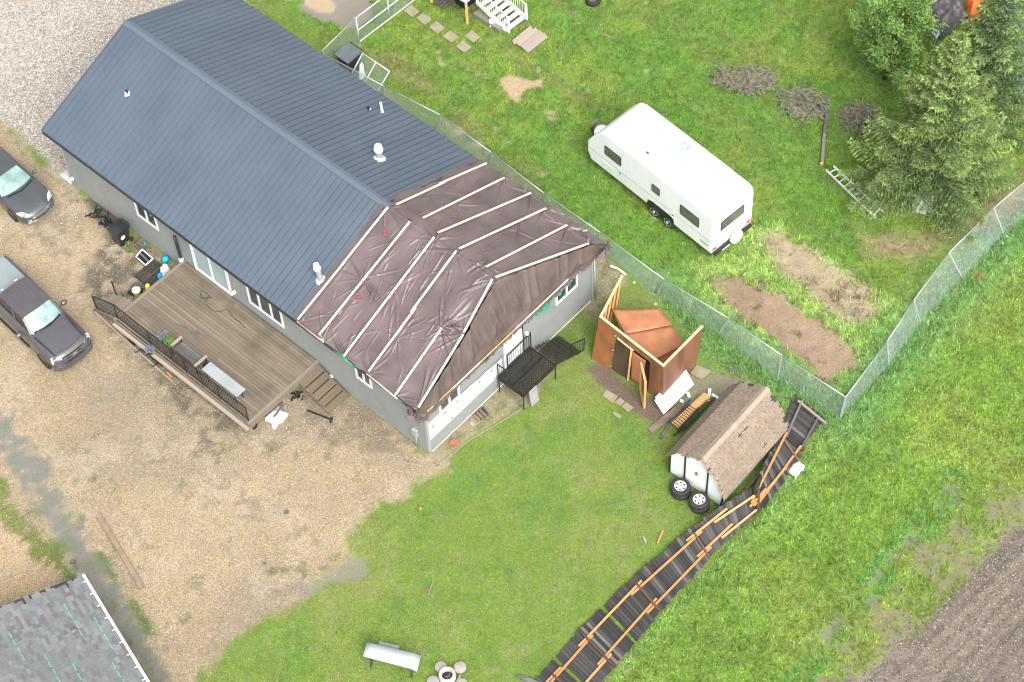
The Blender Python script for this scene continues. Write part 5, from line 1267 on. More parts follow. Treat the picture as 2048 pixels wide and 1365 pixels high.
for sg in (-1, 1):
    P = [KS(-.10, sg * .50, .68), KS(-.22, sg * .80, .68), KS(-.52, sg * .885, .80), KS(-.34, sg * .66, .81)]
    q = MB(); q.prism([p - Vector((0, 0, .07)) for p in (P if sg < 0 else P[::-1])], (0, 0, .095)); q.build('headlight', M['lamp_clear'], SD, bevel=.01)
    q = MB(); q.lathe(KS(-1.62, sg * 1.02, 1.0), [(.01, -.11), (.08, -.08), (.09, .05), (.02, .1)], 10, l2); q.bar(KS(-1.62, sg * .86, .98), KS(-1.62, sg * .98, .99), .05, .04); q.build('mirror', M['car_dark'], SD, True, angle=50)
q = MB()
pts = [(-.05, -.55), (.035, -.25), (.05, 0), (.035, .25), (-.05, .55)]
for z in (.50, .56, .62):
    for i in range(4): q.bar(KS(pts[i][0], pts[i][1], z), KS(pts[i + 1][0], pts[i + 1][1], z), .035, .035)
q.build('grille', M['chrome'], SD)
q = MB()
for i in range(4): q.bar(KS(pts[i][0] + .05, pts[i][1] * 1.3, .36), KS(pts[i + 1][0] + .05, pts[i + 1][1] * 1.3, .36), .06, .06)
q.build('bumper_trim', M['chrome'], SD)
q = MB(); q.bar(KS(-1.35, -.66, .985), KS(-1.20, 0, .99), .07, .02); q.bar(KS(-1.20, 0, .99), KS(-1.35, .66, .985), .07, .02); q.build('cowl', M['black'], SD)
wheelset(SD, KS, (-.92, -3.75), .91, .33, .22, 'chrome')

# ================================================================ roofless plywood shed
ws = thing('plywood_shed', 'roofless reddish plywood shed with an open door frame and collapsed roof sheets inside', 'shed', at(1250, 760, 0), 0)
g0, g1 = at(1183, 718, 0), at(1325, 802, 0); t0, t1 = at(1198.7, 634.6, 2.45), at(1327, 735, 2.32)
g2, t2 = at(1390, 735, 0), at(1407, 654, 2.32); g3 = g0 + (t0 - g0) * 0 + Vector((1.05, 2.05, 0)); t3 = at(1243, 551, 2.45); g3 = at(1231, 622, 0)
def wpt(a0, b0, a1, b1, u, v): return a0.lerp(b0, u).lerp(a1.lerp(b1, u), v)
fu = (g1 - g0).normalized(); inw = Vector((-fu.y, fu.x, 0));
def wpanel(name, q4, u0, u1, v0, v1, mt, off=0.0, th=.02, nrm=None, par=None):
    P = [wpt(*q4, u0, v0), wpt(*q4, u1, v0), wpt(*q4, u1, v1), wpt(*q4, u0, v1)]
    n = (P[1] - P[0]).cross(P[3] - P[0]).normalized() * -1 if nrm is None else nrm
    q = MB(); q.prism([p + n * off for p in P], n * -th); return q.build(name, M[mt], par or ws)
FQ = (g0, g1, t0, t1); RQ = (g1, g2, t1, t2); LQ = (g0, g3, t0, t3)
on = -inw      # outward of the front wall
wpanel('wall_panel', FQ, 0, .27, 0.01, 1, 'ply_orange', 0, .02, on); wpanel('wall_panel', FQ, .27, .80, .86, 1, 'ply_brown', 0, .02, on); wpanel('wall_panel', FQ, .80, 1, 0, 1, 'ply_brown', 0, .02, on)
wpanel('wall_panel', FQ, .28, .52, .04, .84, 'ply_dark', .012, .05, on)
rn = (g2 - g1).normalized(); rn = Vector((rn.y, -rn.x, 0)); wpanel('wall_panel', RQ, .012, .5, 0, 1, 'ply_brown', 0, .02, rn); wpanel('wall_panel', RQ, .504, 1, 0, 1, 'ply_brown', 0, .02, rn)
ln = (g3 - g0).normalized(); ln = Vector((-ln.y, ln.x, 0)); wpanel('wall_panel', LQ, .0, .55, 0, 1, 'ply_orange', 0, .02, ln); wpanel('wall_panel', LQ, .56, 1, 0, 1, 'ply_orange', 0, .02, ln)
for q4, nn in ((FQ, on), (RQ, rn), (LQ, ln)):
    a, b_ = q4[2], q4[3]; piece('top_plate', ws, a - nn * .045 + Vector((0, 0, .02)), b_ - nn * .045 + Vector((0, 0, .02)), .10, .04, M['plywood_edge'])
    n_st = 5
    for i in range(n_st):
        u = .06 + i * .21
        if q4 is FQ and .28 < u < .78: continue
        piece('stud', ws, wpt(*q4, u, .0) - nn * .06, wpt(*q4, u, .98) - nn * .06, .05, .08, M['lumber'])
# door opening frame and open door leaf
A_ = wpt(*FQ, .52, .02) + on * .03; B_ = wpt(*FQ, .52, .84) + on * .03; piece('door_jamb', ws, A_, B_, .07, .07, M['lumber'])
piece('door_sill', ws, wpt(*FQ, .30, .86) + on * .03, wpt(*FQ, .55, .845) + on * .03, .05, .05, M['plywood_edge'])
dA, dB = at(1290, 818, .02), at(1281, 776, .02); uA, uB = at(1301, 764, 2.0), at(1289, 728, 2.0)
dA, dB = Vector((5.18, 48.15, .03)), Vector((5.10, 49.08, .03)); uA, uB = dA + Vector((.02, .0, 1.85)), dB + Vector((.0, .03, 1.85))
q = MB(); dn = Vector((1, .08, 0)) * .03; q.prism([dB, dA, uA, uB], dn); dl = q.build('door', M['ply_orange'], ws)
for a, b_ in ((dA, uA), (dB, uB), (uA, uB), (dA, dB)): 
    q = MB(); q.bar(a - dn, b_ - dn, .05, .09, up=(1, 0, 0)); q.build('door_frame', M['lumber'], dl)
for u, v in ((.27, .88), (.27, .52), (.27, .12)):
    q = MB(); c = wpt(*FQ, u, v) + on * .03; q.prism([c + Vector((-.03, 0, -.05)), c + Vector((.03, 0, -.05)), c + Vector((.03, 0, .05)), c + Vector((-.03, 0, .05))], on * .015); q.build('hinge', M['galv'], ws)
# collapsed roof sheets, a leaning inner panel and the floor
slab('floor', [(1195, 700), (1318, 790), (1385, 735), (1262, 660)], .06, .05, 'ply_dark', parent=ws)
P = [(1224, 619, 1.25), (1317, 617, 1.05), (1344, 650, .95), (1250, 668, 1.10)]
def sheet(name, P, mt, par=None, th=.02, sag=.05, n=8):
    a, b_, c, d = [at(*p) for p in P]; q = MB(); G_ = []
    for i in range(n + 1):
        u = i / n; G_.append([a.lerp(b_, u).lerp(d.lerp(c, u), j / n) - Vector((0, 0, sag * math.sin(math.pi * u) * (1 - .3 * (j / n)))) for j in range(n + 1)])
    q.grid(G_); o = q.build(name, M[mt], par, True)
    sm = o.modifiers.new('solid', 'SOLIDIFY'); sm.thickness = th; sm.offset = -1
    return o
sheet('roof_sheet', P, 'osb_red', ws, sag=.06)
sheet('roof_sheet', [(1236, 669, 1.12), (1341, 652, .92), (1371, 688, .85), (1300, 724, 1.0)], 'osb_red', ws)
sheet('roof_sheet', [(1290, 712, .90), (1372, 684, .80), (1350, 722, .75), (1330, 728, .85)], 'ply_orange', ws)
sheet('roof_sheet', [(1262, 700, 1.6), (1292, 722, 1.5), (1282, 772, .1), (1262, 758, .1)], 'osb_red', ws, sag=.02)
piece('rafter', ws, at(1226, 622, 1.0), at(1262, 706, .6), .04, .09, M['lumber'])
slab('white_board', [(1370.5, 737), (1388, 769), (1327, 829), (1309, 801)], .30, .03, 'white', 'large white board lying slanted on the ground beside the plywood shed', 'board', zs=[.50, .30, .10, .35])
slab('narrow_board', [(1366, 739), (1371, 741), (1316, 797), (1310, 795)], .42, .02, 'white', 'narrow white board tucked behind the large white board by the shed', 'board', zs=[.45, .45, .38, .38])
slab('brown_board', [(1295, 857), (1304, 867), (1380, 808), (1368, 800)], .08, .03, 'board_brown', 'broad greyish brown plank on the grass below the white board', 'plank')
q = MB(); q.tube([at(1322, 876, .05), at(1345, 838, .12)], .045, 8); q.tube([at(1322, 878, .05), at(1323, 874, .05)], .06, 8); tag(q.build('grey_pipe', M['grey_plastic'], None, True), 'grey pipe with black end lying beside the brown plank', 'pipe')
# wooden rack with black bars
rk = thing('wood_rack', 'orange slatted wood rack with black metal bars fallen beside the barn shed', 'rack', at(1380, 820, 0))
ra, rb, rc, rd = at(1343, 845, .35), at(1357, 856, .30), at(1423, 793, .5), at(1408, 786, .5)
for i in range(4):
    a = ra.lerp(rb, (i + .5) / 4); b_ = rd.lerp(rc, (i + .5) / 4); piece('slat', rk, a, b_, .085, .03, M['lumber'])
for i in range(9):
    u = .02 + i * .065; a = ra.lerp(rd, u) + Vector((0, 0, .06)); b_ = rb.lerp(rc, u) + Vector((0, 0, .06)); piece('metal_bar', rk, a + (a - b_) * .15, b_ + (b_ - a) * .2, .022, .022, M['black_metal'])
piece('side_rail', rk, at(1338, 848, .40), at(1380, 800, .55), .06, .08, M['fence_dark']); piece('side_rail', rk, at(1358, 858, .38), at(1398, 815, .5), .04, .04, M['black_metal'])
fr_ = thing('rail_panel', 'black metal railing panel with bare bars lying between the wood rack and the barn shed', 'railing', at(1400, 830, 0))
pa, pb = at(1368, 862, .2), at(1432, 795, .45)
piece('rail', fr_, pa, pb, .04, .03, M['black_metal']); piece('rail', fr_, at(1347, 873, .12), at(1372, 850, .15), .04, .03, M['black_metal'])
for i in range(15):
    p = pa.lerp(pb, i / 14); e = at(1368 + 64 * i / 14 - 22, 862 - 67 * i / 14 + 7, .40 + .1 * i / 14); piece('bar', fr_, p, e, .02, .02, M['black_metal'])
for k, (a, b_, lb) in enumerate((((1420, 778), (1416, 803), 'upright bit of white trim at the top of the wood rack'), ((1424, 789), (1436, 797), 'white trim piece slanting right between rack and barn shed'), ((1375, 785), (1379, 795), 'small white scrap left of the black railing, upper one'), ((1360, 801), (1367, 804), 'tiny white scrap left of the black railing, lower one'))):
    q = MB(); q.bar(at(*a, .25), at(*b_, .2), .12, .03); tag(q.build('trim_scrap', M['white']), lb, 'scrap', 'white trim scraps by the rack')
for k, (pts, lb) in enumerate((
        ([(1393.6, 729.7), (1424, 741.8), (1403, 760), (1380, 746.6)], 'large square paving slab behind the white board'),
        ([(1212.7, 779.6), (1235.8, 792.7), (1226, 807), (1204, 790.5)], 'largest paving slab in the grass in front of the shed door'),
        ([(1240, 795), (1250, 803), (1241, 812), (1229, 804)], 'middle slab of the broken paving before the shed'),
        ([(1252, 804), (1267, 815), (1256, 824), (1243, 813)], 'right hand slab of the broken paving before the shed'),
        ([(1228, 822), (1243, 831), (1240, 838), (1225, 828)], 'half buried slab below the other paving pieces'))):
    slab('paving_slab', pts, .05, .05, 'paver', lb, 'paving slab', 'paving slabs round the plywood shed', .01)
slab('flat_scrap', [(1457, 736), (1472, 738), (1476, 744), (1460, 743)], .05, .02, 'grey_plastic', 'grey flat scrap in the grass behind the white board', 'scrap')

# ================================================================ barn shed
bs = thing('barn_shed', 'white barn shaped shed with brown shingled gambrel roof pushed off its base', 'shed', (5.91, 45.11, 0), math.atan2(-1.70, 1.84))
bu = Vector((1.84, -1.70, 0)).normalized(); bd = Vector((-bu.y, bu.x, 0))
def B3(u, d, z): return Vector((5.91, 45.11, 0)) + bu * u + bd * d + Vector((0, 0, z))
wallp = [(0, .03), (2.50, .03), (2.58, 1.05), (2.25, 1.86), (1.52, 2.52), (.44, 1.98), (.0, 1.32)]
q = MB(); q.prism([B3(u, 0, z) for u, z in wallp], bd * 3.9); q.build('wall', M['white_shed'], bs)
BD = 4.05; eav = [(-.10, 1.30), (.42, 2.07), (1.55, 2.68), (2.30, 2.02), (2.74, .98)]
for k in range(4):
    (u0, z0), (u1, z1) = eav[k], eav[k + 1]
    q = MB(); n = Vector((-(z1 - z0), 0, u1 - u0)).normalized(); off = bu * n.x * .03 + Vector((0, 0, n.z * .03))
    a, b_, c, d = B3(u0, -.12, z0), B3(u1, -.12, z1), B3(u1, BD, z1), B3(u0, BD, z0)
    q.hexa([a - off * 2, b_ - off * 2, c - off * 2, d - off * 2, a, b_, c, d]); rf = q.build('roof', M['fascia'], bs)
    # shingles
    L_ = math.hypot(u1 - u0, z1 - z0); exp_ = .135; tabw = .30
    nrow = int(math.ceil(L_ / exp_)); upv = ((B3(u1, 0, z1) - B3(u0, 0, z0)) / L_) * (1 if k < 2 else -1)
    low = B3(u0, 0, z0) if k < 2 else B3(u1, 0, z1); nn = off.normalized()
    xd = bd
    key = 'shingle_brown'
    if key not in _UB:
        b0 = MB(); g = .011; b0.hexa([(-.15 + g, 0, 0), (.15 - g, 0, 0), (.15 - g, .2, -.004), (-.15 + g, .2, -.004), (-.15 + g, 0, .022), (.15 - g, 0, .022), (.15 - g, .2, .003), (-.15 + g, .2, .003)]); _UB[key] = b0.mesh('shingle', None, False, (M['shingle_brown'],))
    for r_ in range(nrow):
        off_ = (r_ % 2) * .15 + (.05 if r_ % 3 == 0 else 0)
        ncol = 13
        for c_i in range(ncol + 1):
            dd = -.13 + off_ + c_i * tabw - .15 + .15
            if dd > BD - .1: continue
            if random.random() < .012 or (k == 2 and 5 < c_i < 8 and r_ == 3): continue
            up0 = r_ * exp_; sc_ = min(1.0, (L_ + .04 - up0) / .2)
            if sc_ < .15: continue
            w0 = max(dd - .0, -.14); 
            mw = Matrix((xd if xd.cross(upv).dot(nn) > 0 else -xd, upv * sc_, nn)).transposed().to_4x4()
            mw.translation = low + xd * (w0) + upv * up0 + nn * (.008 + random.uniform(0, .004)) + Vector((0, 0, 0))
            if random.random() < .05: mw = mw @ Matrix.Rotation(random.uniform(-.12, .12), 4, 'Z')
            o = bpy.data.objects.new('shingle', _UB[key]); C.objects.link(o); o.parent = bs; o.matrix_basis = MI[bs.name] @ mw
for i in range(14):
    d = -.12 + i * .30; q = MB(); zc = 2.72
    q.poly([B3(1.38, d, zc - .085), B3(1.55, d, zc + .012), B3(1.55, d + .31, zc + .006), B3(1.38, d + .31, zc - .09)]); q.poly([B3(1.55, d, zc + .012), B3(1.70, d, zc - .11), B3(1.70, d + .31, zc - .115), B3(1.55, d + .31, zc + .006)])
    q.build('ridge_shingle', M['shingle_cap'], bs)
for (uu, zz_) in ((.42, 2.09), (2.30, 2.04)):
    pass
for a, b_ in (((0, .0), (0, 1.34)), ((2.5, .0), (2.60, 1.05)), ((.72, .02), (.72, 2.10)), ((1.80, .02), (1.82, 2.22)), ((2.60, 1.05), (2.25, 1.9)), ((0, 1.34), (.40, 2.0))):
    piece('trim', bs, B3(a[0], -.02, a[1]), B3(b_[0], -.02, b_[1]), .06, .05, M['black'], up=bd)
q = MB(); q.lathe(B3(1.28, -.02, 1.25), [(.06, 0), (.06, .03)], 10, -bd); q.bar(B3(1.2, -.03, 1.1), B3(1.36, -.03, 1.12), .02, .03, up=bd); q.build('latch', M['grey_plastic'], bs)
for (u, d, z) in ((1.95, 1.9, 2.35), (2.25, 2.7, 2.1), (1.8, .25, 2.46)):
    q = MB(); q.bar(B3(u, d, z + .06), B3(u + .05, d + .18, z + .05), .05, .03); q.build('splinter', M['board_tan'], bs)
q = MB(); q.bar(B3(2.86, .2, .05), B3(2.80, 4.0, .05), .1, .08); tag(q.build('floor_skid', M['board_brown']), 'wood skid lying in the dark gap beside the barn shed', 'skid')
# tyres in two stacks
def tyre(c, r, w_, label, grp):
    th_ = thing('tyre', label, 'tyre', c, 0, grp)
    q = MB(); q.lathe(c, [(r * .60, .01), (r * .80, 0), (r * .95, .03), (r, .08), (r, w_ - .08), (r * .95, w_ - .03), (r * .80, w_), (r * .60, w_ - .01), (r * .58, w_ * .5)], 28, (0, 0, 1), caps=False); q.build('rubber', M['rubber'], th_, True, angle=40)
    q = MB(); q.lathe(c, [(r * .60, w_ - .015), (r * .55, w_ - .045), (r * .50, w_ - .05), (r * .16, w_ - .02), (r * .14, w_), (.01, w_)], 24, (0, 0, 1), caps=False); rm = q.build('rim', M['chrome_rim'], th_, True, angle=40)
    for k in range(6):
        a = k * math.pi / 3 + .3; q = MB(); p = c + Vector((math.cos(a) * r * .40, math.sin(a) * r * .40, w_ - .028)); q.lathe(p, [(.038, 0), (.038, .008)], 8); q.build('rim_hole', M['black'], rm)
    return th_
for px, py, nm in ((1361, 972, 'left'), (1398.5, 999, 'right')):
    c = at(px, py, .50); c.z = 0.02
    tyre(c + Vector((.03, -.02, 0)), .41, .24, f'lower tyre of the {nm} stack in front of the barn shed', 'tyres stacked by the barn shed')
    tyre(c + Vector((0, 0, .245)), .41, .24, f'upper tyre with silver wheel on the {nm} stack by the barn shed', 'tyres stacked by the barn shed')

# ================================================================ chain link fences
def chain_panel(parent, a0, b0, a1, b1, name='mesh_panel'):
    """a0,b0 feet; a1,b1 heads; real wires"""
    a0, b0, a1, b1 = map(Vector, (a0, b0, a1, b1)); W = (b0 - a0).length; Hh = (a1 - a0).length; n = int((W + Hh) / .062); q = MB()
    for dr in (0, 1):
        for i in range(n):
            x0 = -Hh + i * .062 * 1.0; p = []
            # line from (x0,0) to (x0+H,H), clipped to 0..W
            u0, v0, u1, v1 = x0, 0.0, x0 + Hh, Hh
            if u1 <= 0 or u0 >= W: continue
            if u0 < 0: v0 = -u0; u0 = 0
            if u1 > W: v1 = Hh - (u1 - W); u1 = W
            if dr: u0, u1 = W - u0, W - u1
            f = lambda u, v: a0.lerp(b0, u / W).lerp(a1.lerp(b1, u / W), v / Hh)
            q.bar(f(u0, v0), f(u1, v1), .0032, .0032)
    return q.build(name, M['wire'], parent, kind='stuff')
def chain_fence(root, feet, heads, ext=None, panels=True):
    for i, (f, h) in enumerate(zip(feet, heads)):
        q = MB(); d = (h - f); q.tube([f - d.normalized() * .05, h + d.normalized() * (.0 if not ext else ext[i])], .030, 8); q.build('fence_post', M['galv'], root, True, angle=40)
    for i in range(len(feet) - 1):
        q = MB(); q.tube([heads[i], heads[i].lerp(heads[i + 1], .5) + Vector((0, 0, -.01)), heads[i + 1]], .021, 8); q.build('top_rail', M['galv'], root, True)
        if panels: chain_panel(root, feet[i], feet[i + 1], heads[i], heads[i + 1])
fA = thing('chain_link_fence', 'long chain link fence running behind the house and on to the far fence corner', 'fence', H(0, 12.1, 0))
heads_px = [(650, 110, 1.2), (767, 172, 1.2), (880, 230, 1.2), (983, 305.5, 1.2), (1087, 386, 1.2), (1199, 464, 1.2), (1329, 559.5, 1.15), (1458, 637, 1.1), (1563.6, 711, 1.15), (1690.7, 794, 1.25)]
heads_ = [at(*p) for p in heads_px]
feet_ = [Vector((h.x - .02, h.y + .02, -.02)) for h in heads_]
for i, (px, py) in {2: (871.5, 262), 3: (976, 340), 6: (1313.6, 589), 7: (1436, 670), 8: (1555, 759), 9: (1679.7, 838)}.items(): feet_[i] = at(px, py, -.02)
chain_fence(fA, feet_, heads_, [0, 0, 0, 0, 0, 0, .55, .45, 0, .03])
fB = thing('chain_link_fence', 'leaning chain link fence between the spruce yard and the open field', 'fence', at(1900, 560, 0))
hB = [at(1692.8, 793, 1.25), at(1774.8, 682.5, 1.2), at(1828, 600.5, 1.2), at(1898, 506, 1.2), at(1988, 416, 1.2), at(2090, 330, 1.2)]
fBt = [at(1681, 838, -.02), at(1778, 733, -.02), at(1841.7, 647.6, -.02), at(1926.6, 559, -.02), at(2008.6, 471, -.02), at(2115, 385, -.02)]
chain_fence(fB, fBt, hB)
fC = thing('garden_gate', 'tall chain link gate with white frame beyond the waste bin', 'gate', at(719, 84, 0))
a0, a1 = at(718.6, 84, 0.02), at(712, 36, 1.62); d_ = (at(900, -54, .02) - a0); b0 = a0 + d_ * 1.0; b1 = a1 + d_
for a, b_ in ((a0, b0), (a1, b1), (a0.lerp(a1, .48), b0.lerp(b1, .48)), (a0, a1), (b0, b1), (a0.lerp(b0, .33), a1.lerp(b1, .33))):
    q = MB(); q.tube([a, b_], .028, 8); q.build('gate_bar', M['white_metal'], fC, True)
chain_panel(fC, a0, b0, a1, b1)
fD = thing('chain_link_fence', 'short chain link fence between house corner and the tall gate', 'fence', at(645, 130, 0))
h0, h1 = at(645, 101, 1.55), at(709, 38, 1.55); f0, f1 = Vector((h0.x, h0.y, 0)), at(718.6, 84, 0)
chain_fence(fD, [f0, f1], [h0, h1], [0, .1])
fE = thing('loose_gate', 'loose chain link gate panel leaning against the fence beside the waste bin', 'gate', at(730, 150, 0))
c0, c1, c2, c3 = at(725, 107, 1.35), at(779, 143, 1.35), at(755, 183, .75), at(702, 150, .75)
for a, b_ in ((c0, c1), (c1, c2), (c2, c3), (c3, c0), (c0.lerp(c1, .5), c3.lerp(c2, .5))):
    q = MB(); q.tube([a, b_], .026, 8); q.build('gate_bar', M['white_metal'], fE, True)
chain_panel(fE, c3, c2, c0, c1)
crumple('white_rag', [(718, 128), (726, 124), (728, 134), (716, 146)], .9, .12, 'white', 'white crumpled rag caught in the loose gate beside the waste bin', 'rag', 6)

# ================================================================ fallen board fence
ff = thing('fallen_fence', 'collapsed dark wood board fence with orange rails lying along the field edge', 'fence', at(1300, 1190, 0))
ST = [  # left edge (px, py, z) and right edge
    ((1020, 1412, .06), (1095, 1482, .06)), ((1098, 1332, .06), (1172, 1400, .06)), ((1157, 1262, .08), (1230, 1334, .06)), ((1262, 1157, .10), (1321, 1226, .05)), ((1383, 1056, .30), (1421, 1116, .05)),
    ((1440, 1013, .85), (1463, 1073, .04)), ((1506, 975, 1.45), (1514, 1030, .03))]
def strip(ST, rails, railm, boardm, gap_at=(), seed=0, railz=.06, skip=()):
    rr = random.Random(seed); Lp = [at(*a) for a, b_ in ST]; Rp = [at(*b_) for a, b_ in ST]
    cum = [0]
    for i in range(len(ST) - 1): cum.append(cum[-1] + ((Lp[i + 1] - Lp[i]).length + (Rp[i + 1] - Rp[i]).length) / 2)
    def ev(s):
        for i in range(len(ST) - 1):
            if s <= cum[i + 1] or i == len(ST) - 2:
                u = (s - cum[i]) / (cum[i + 1] - cum[i]); return Lp[i].lerp(Lp[i + 1], u), Rp[i].lerp(Rp[i + 1], u)
    s = 0.0; k = 0
    while s < cum[-1] - .07:
        l, r = ev(s + .07); l2, r2 = ev(s + .09); al = ((l2 - l) + (r2 - r)).normalized(); d = (r - l).normalized(); nn = al.cross(d).normalized()
        if nn.z < 0: nn = -nn
        if not any(a < s < b_ for a, b_ in gap_at):
            m_ = boardm if rr.random() < .86 else 'fence_grey'
            e0 = rr.uniform(-.05, .05); e1 = rr.uniform(-.06, .04)
            piece('board', ff, l + d * e0 - nn * rr.uniform(.0, .012), r + d * e1 - nn * rr.uniform(0, .012), .128 + rr.uniform(-.004, .008), .02, M[m_], up=nn)
        s += .142 + rr.uniform(-.002, .006); k += 1
    for fr in rails:
        cuts = [0] + [c for c in cum[1:-1]] + [cum[-1]]
        for i in range(len(cuts) - 1):
            l, r = ev(max(0, cuts[i] - .45)); l2, r2 = ev(min(cum[-1], cuts[i + 1] + .25)); sh = (.06 if i % 2 else -.06) * (r - l).normalized()
            nn = ((l2 - l).cross(r - l)).normalized(); nn = nn if nn.z > 0 else -nn
            piece('rail', ff, l.lerp(r, fr) + nn * railz + sh, l2.lerp(r2, fr) + nn * railz + sh, .085, .04, M[railm], up=nn)
    return ev, cum
ev1, cum1 = strip(ST, (.24, .76), 'rail_orange', 'fence_dark', gap_at=((5.05, 5.25), (2.35, 2.5)), seed=3)
for (a, b_) in (((1166, 1269, .17), (1226, 1331, .15)), ((1272, 1167, .18), (1319, 1222, .15)), ((1388, 1066, .40), (1419, 1116, .15)), ((1104, 1348, .15), (1150, 1392, .15))): piece('fence_post', ff, at(*a), at(*b_), .085, .085, M['post_dark'])
piece('fence_post', ff, at(1516, 1022, 0), at(1517, 978, 1.5), .10, .10, M['post_dark'])
ST2 = [((1508, 978, 1.30), (1516, 1030, .02)), ((1534, 918, .85), (1562, 975, .03)), ((1562, 870, .55), (1603, 912, .04))]
ev2, cum2 = strip(ST2, (), 'rail_orange', 'fence_dark', seed=8)
piece('rail', ff, at(1503, 1006, .9), at(1574, 865, .85), .085, .04, M['rail_orange']); piece('rail', ff, at(1518, 1006, .45), at(1602, 892, .20), .085, .05, M['rail_orange']); piece('rail', ff, at(1508, 1012, .65), at(1572, 935, .35), .085, .04, M['rail_orange'])
piece('rail', ff, at(1500, 1014, .8), at(1532, 978, 1.0), .085, .04, M['rail_orange'])
piece('fence_post', ff, at(1564, 874, .75), at(1595, 920, .12), .09, .09, M['post_dark'])
ST3 = [((1562, 868, .20), (1604, 905, .04)), ((1575, 828, .12), (1626, 868, .04)), ((1590, 788, .07), (1652, 838, .06))]
ev3, cum3 = strip(ST3, (), 'fence_grey', 'fence_dark', seed=12)
piece('rail', ff, at(1572, 875, .25), at(1604, 803, .20), .09, .05, M['fence_grey']); piece('rail', ff, at(1601, 900, .15), at(1640, 830, .18), .09, .05, M['fence_grey'])
piece('fence_post', ff, at(1596, 802, .22), at(1652, 848, .18), .09, .09, M['board_grey'])
for p in ((1604, 804, .27), (1637, 837, .25)):
    q = MB(); q.lathe(at(*p), [(.05, 0), (.05, .05)], 8); q.build('bracket', M['board_tan'], ff)
slab('plank_end', [(1030, 1352), (1045, 1351), (1078, 1364), (1070, 1370)], .08, .04, 'fence_grey', 'short dark plank sticking out at the lower end of the fallen fence', 'plank')
crumple('white_wrap', [(1576, 936), (1597, 920), (1612, 932), (1592, 954)], .12, .12, 'white', 'crumpled white plastic on the field grass beside the fallen fence', 'plastic sheet', 11)
for (a, b_, m_, lb) in (((1315, 1087), (1326, 1062), 'rail_orange', 'short orange wood offcut on the lawn above the fallen fence'), ((1287, 1074), (1292, 1087), 'board_grey', 'short grey wood offcut on the lawn above the fallen fence'), ((1257, 972), (1261, 980), 'grey_plastic', 'tiny grey sliver on the lawn left of the tyres'), ((857, 1190), (866, 1162), 'board_grey', 'thin grey stick in the middle of the lower lawn'), ((1900, 1), (1900, 0), 'board_grey', '')):
    if not lb: continue
    q = MB(); q.bar(at(*a, .05), at(*b_, .06), .07 if 'thin' not in lb and 'tiny' not in lb else .03, .04); tag(q.build('wood_scrap', M[m_]), lb, 'wood scrap', 'scraps on the lawn')
slab('wood_plank', [(192, 1031), (200, 1027), (288, 1172), (279, 1178)], .12, .09, 'plank_brown', 'long weathered plank lying on the tan gravel near the grey garage roof', 'plank')

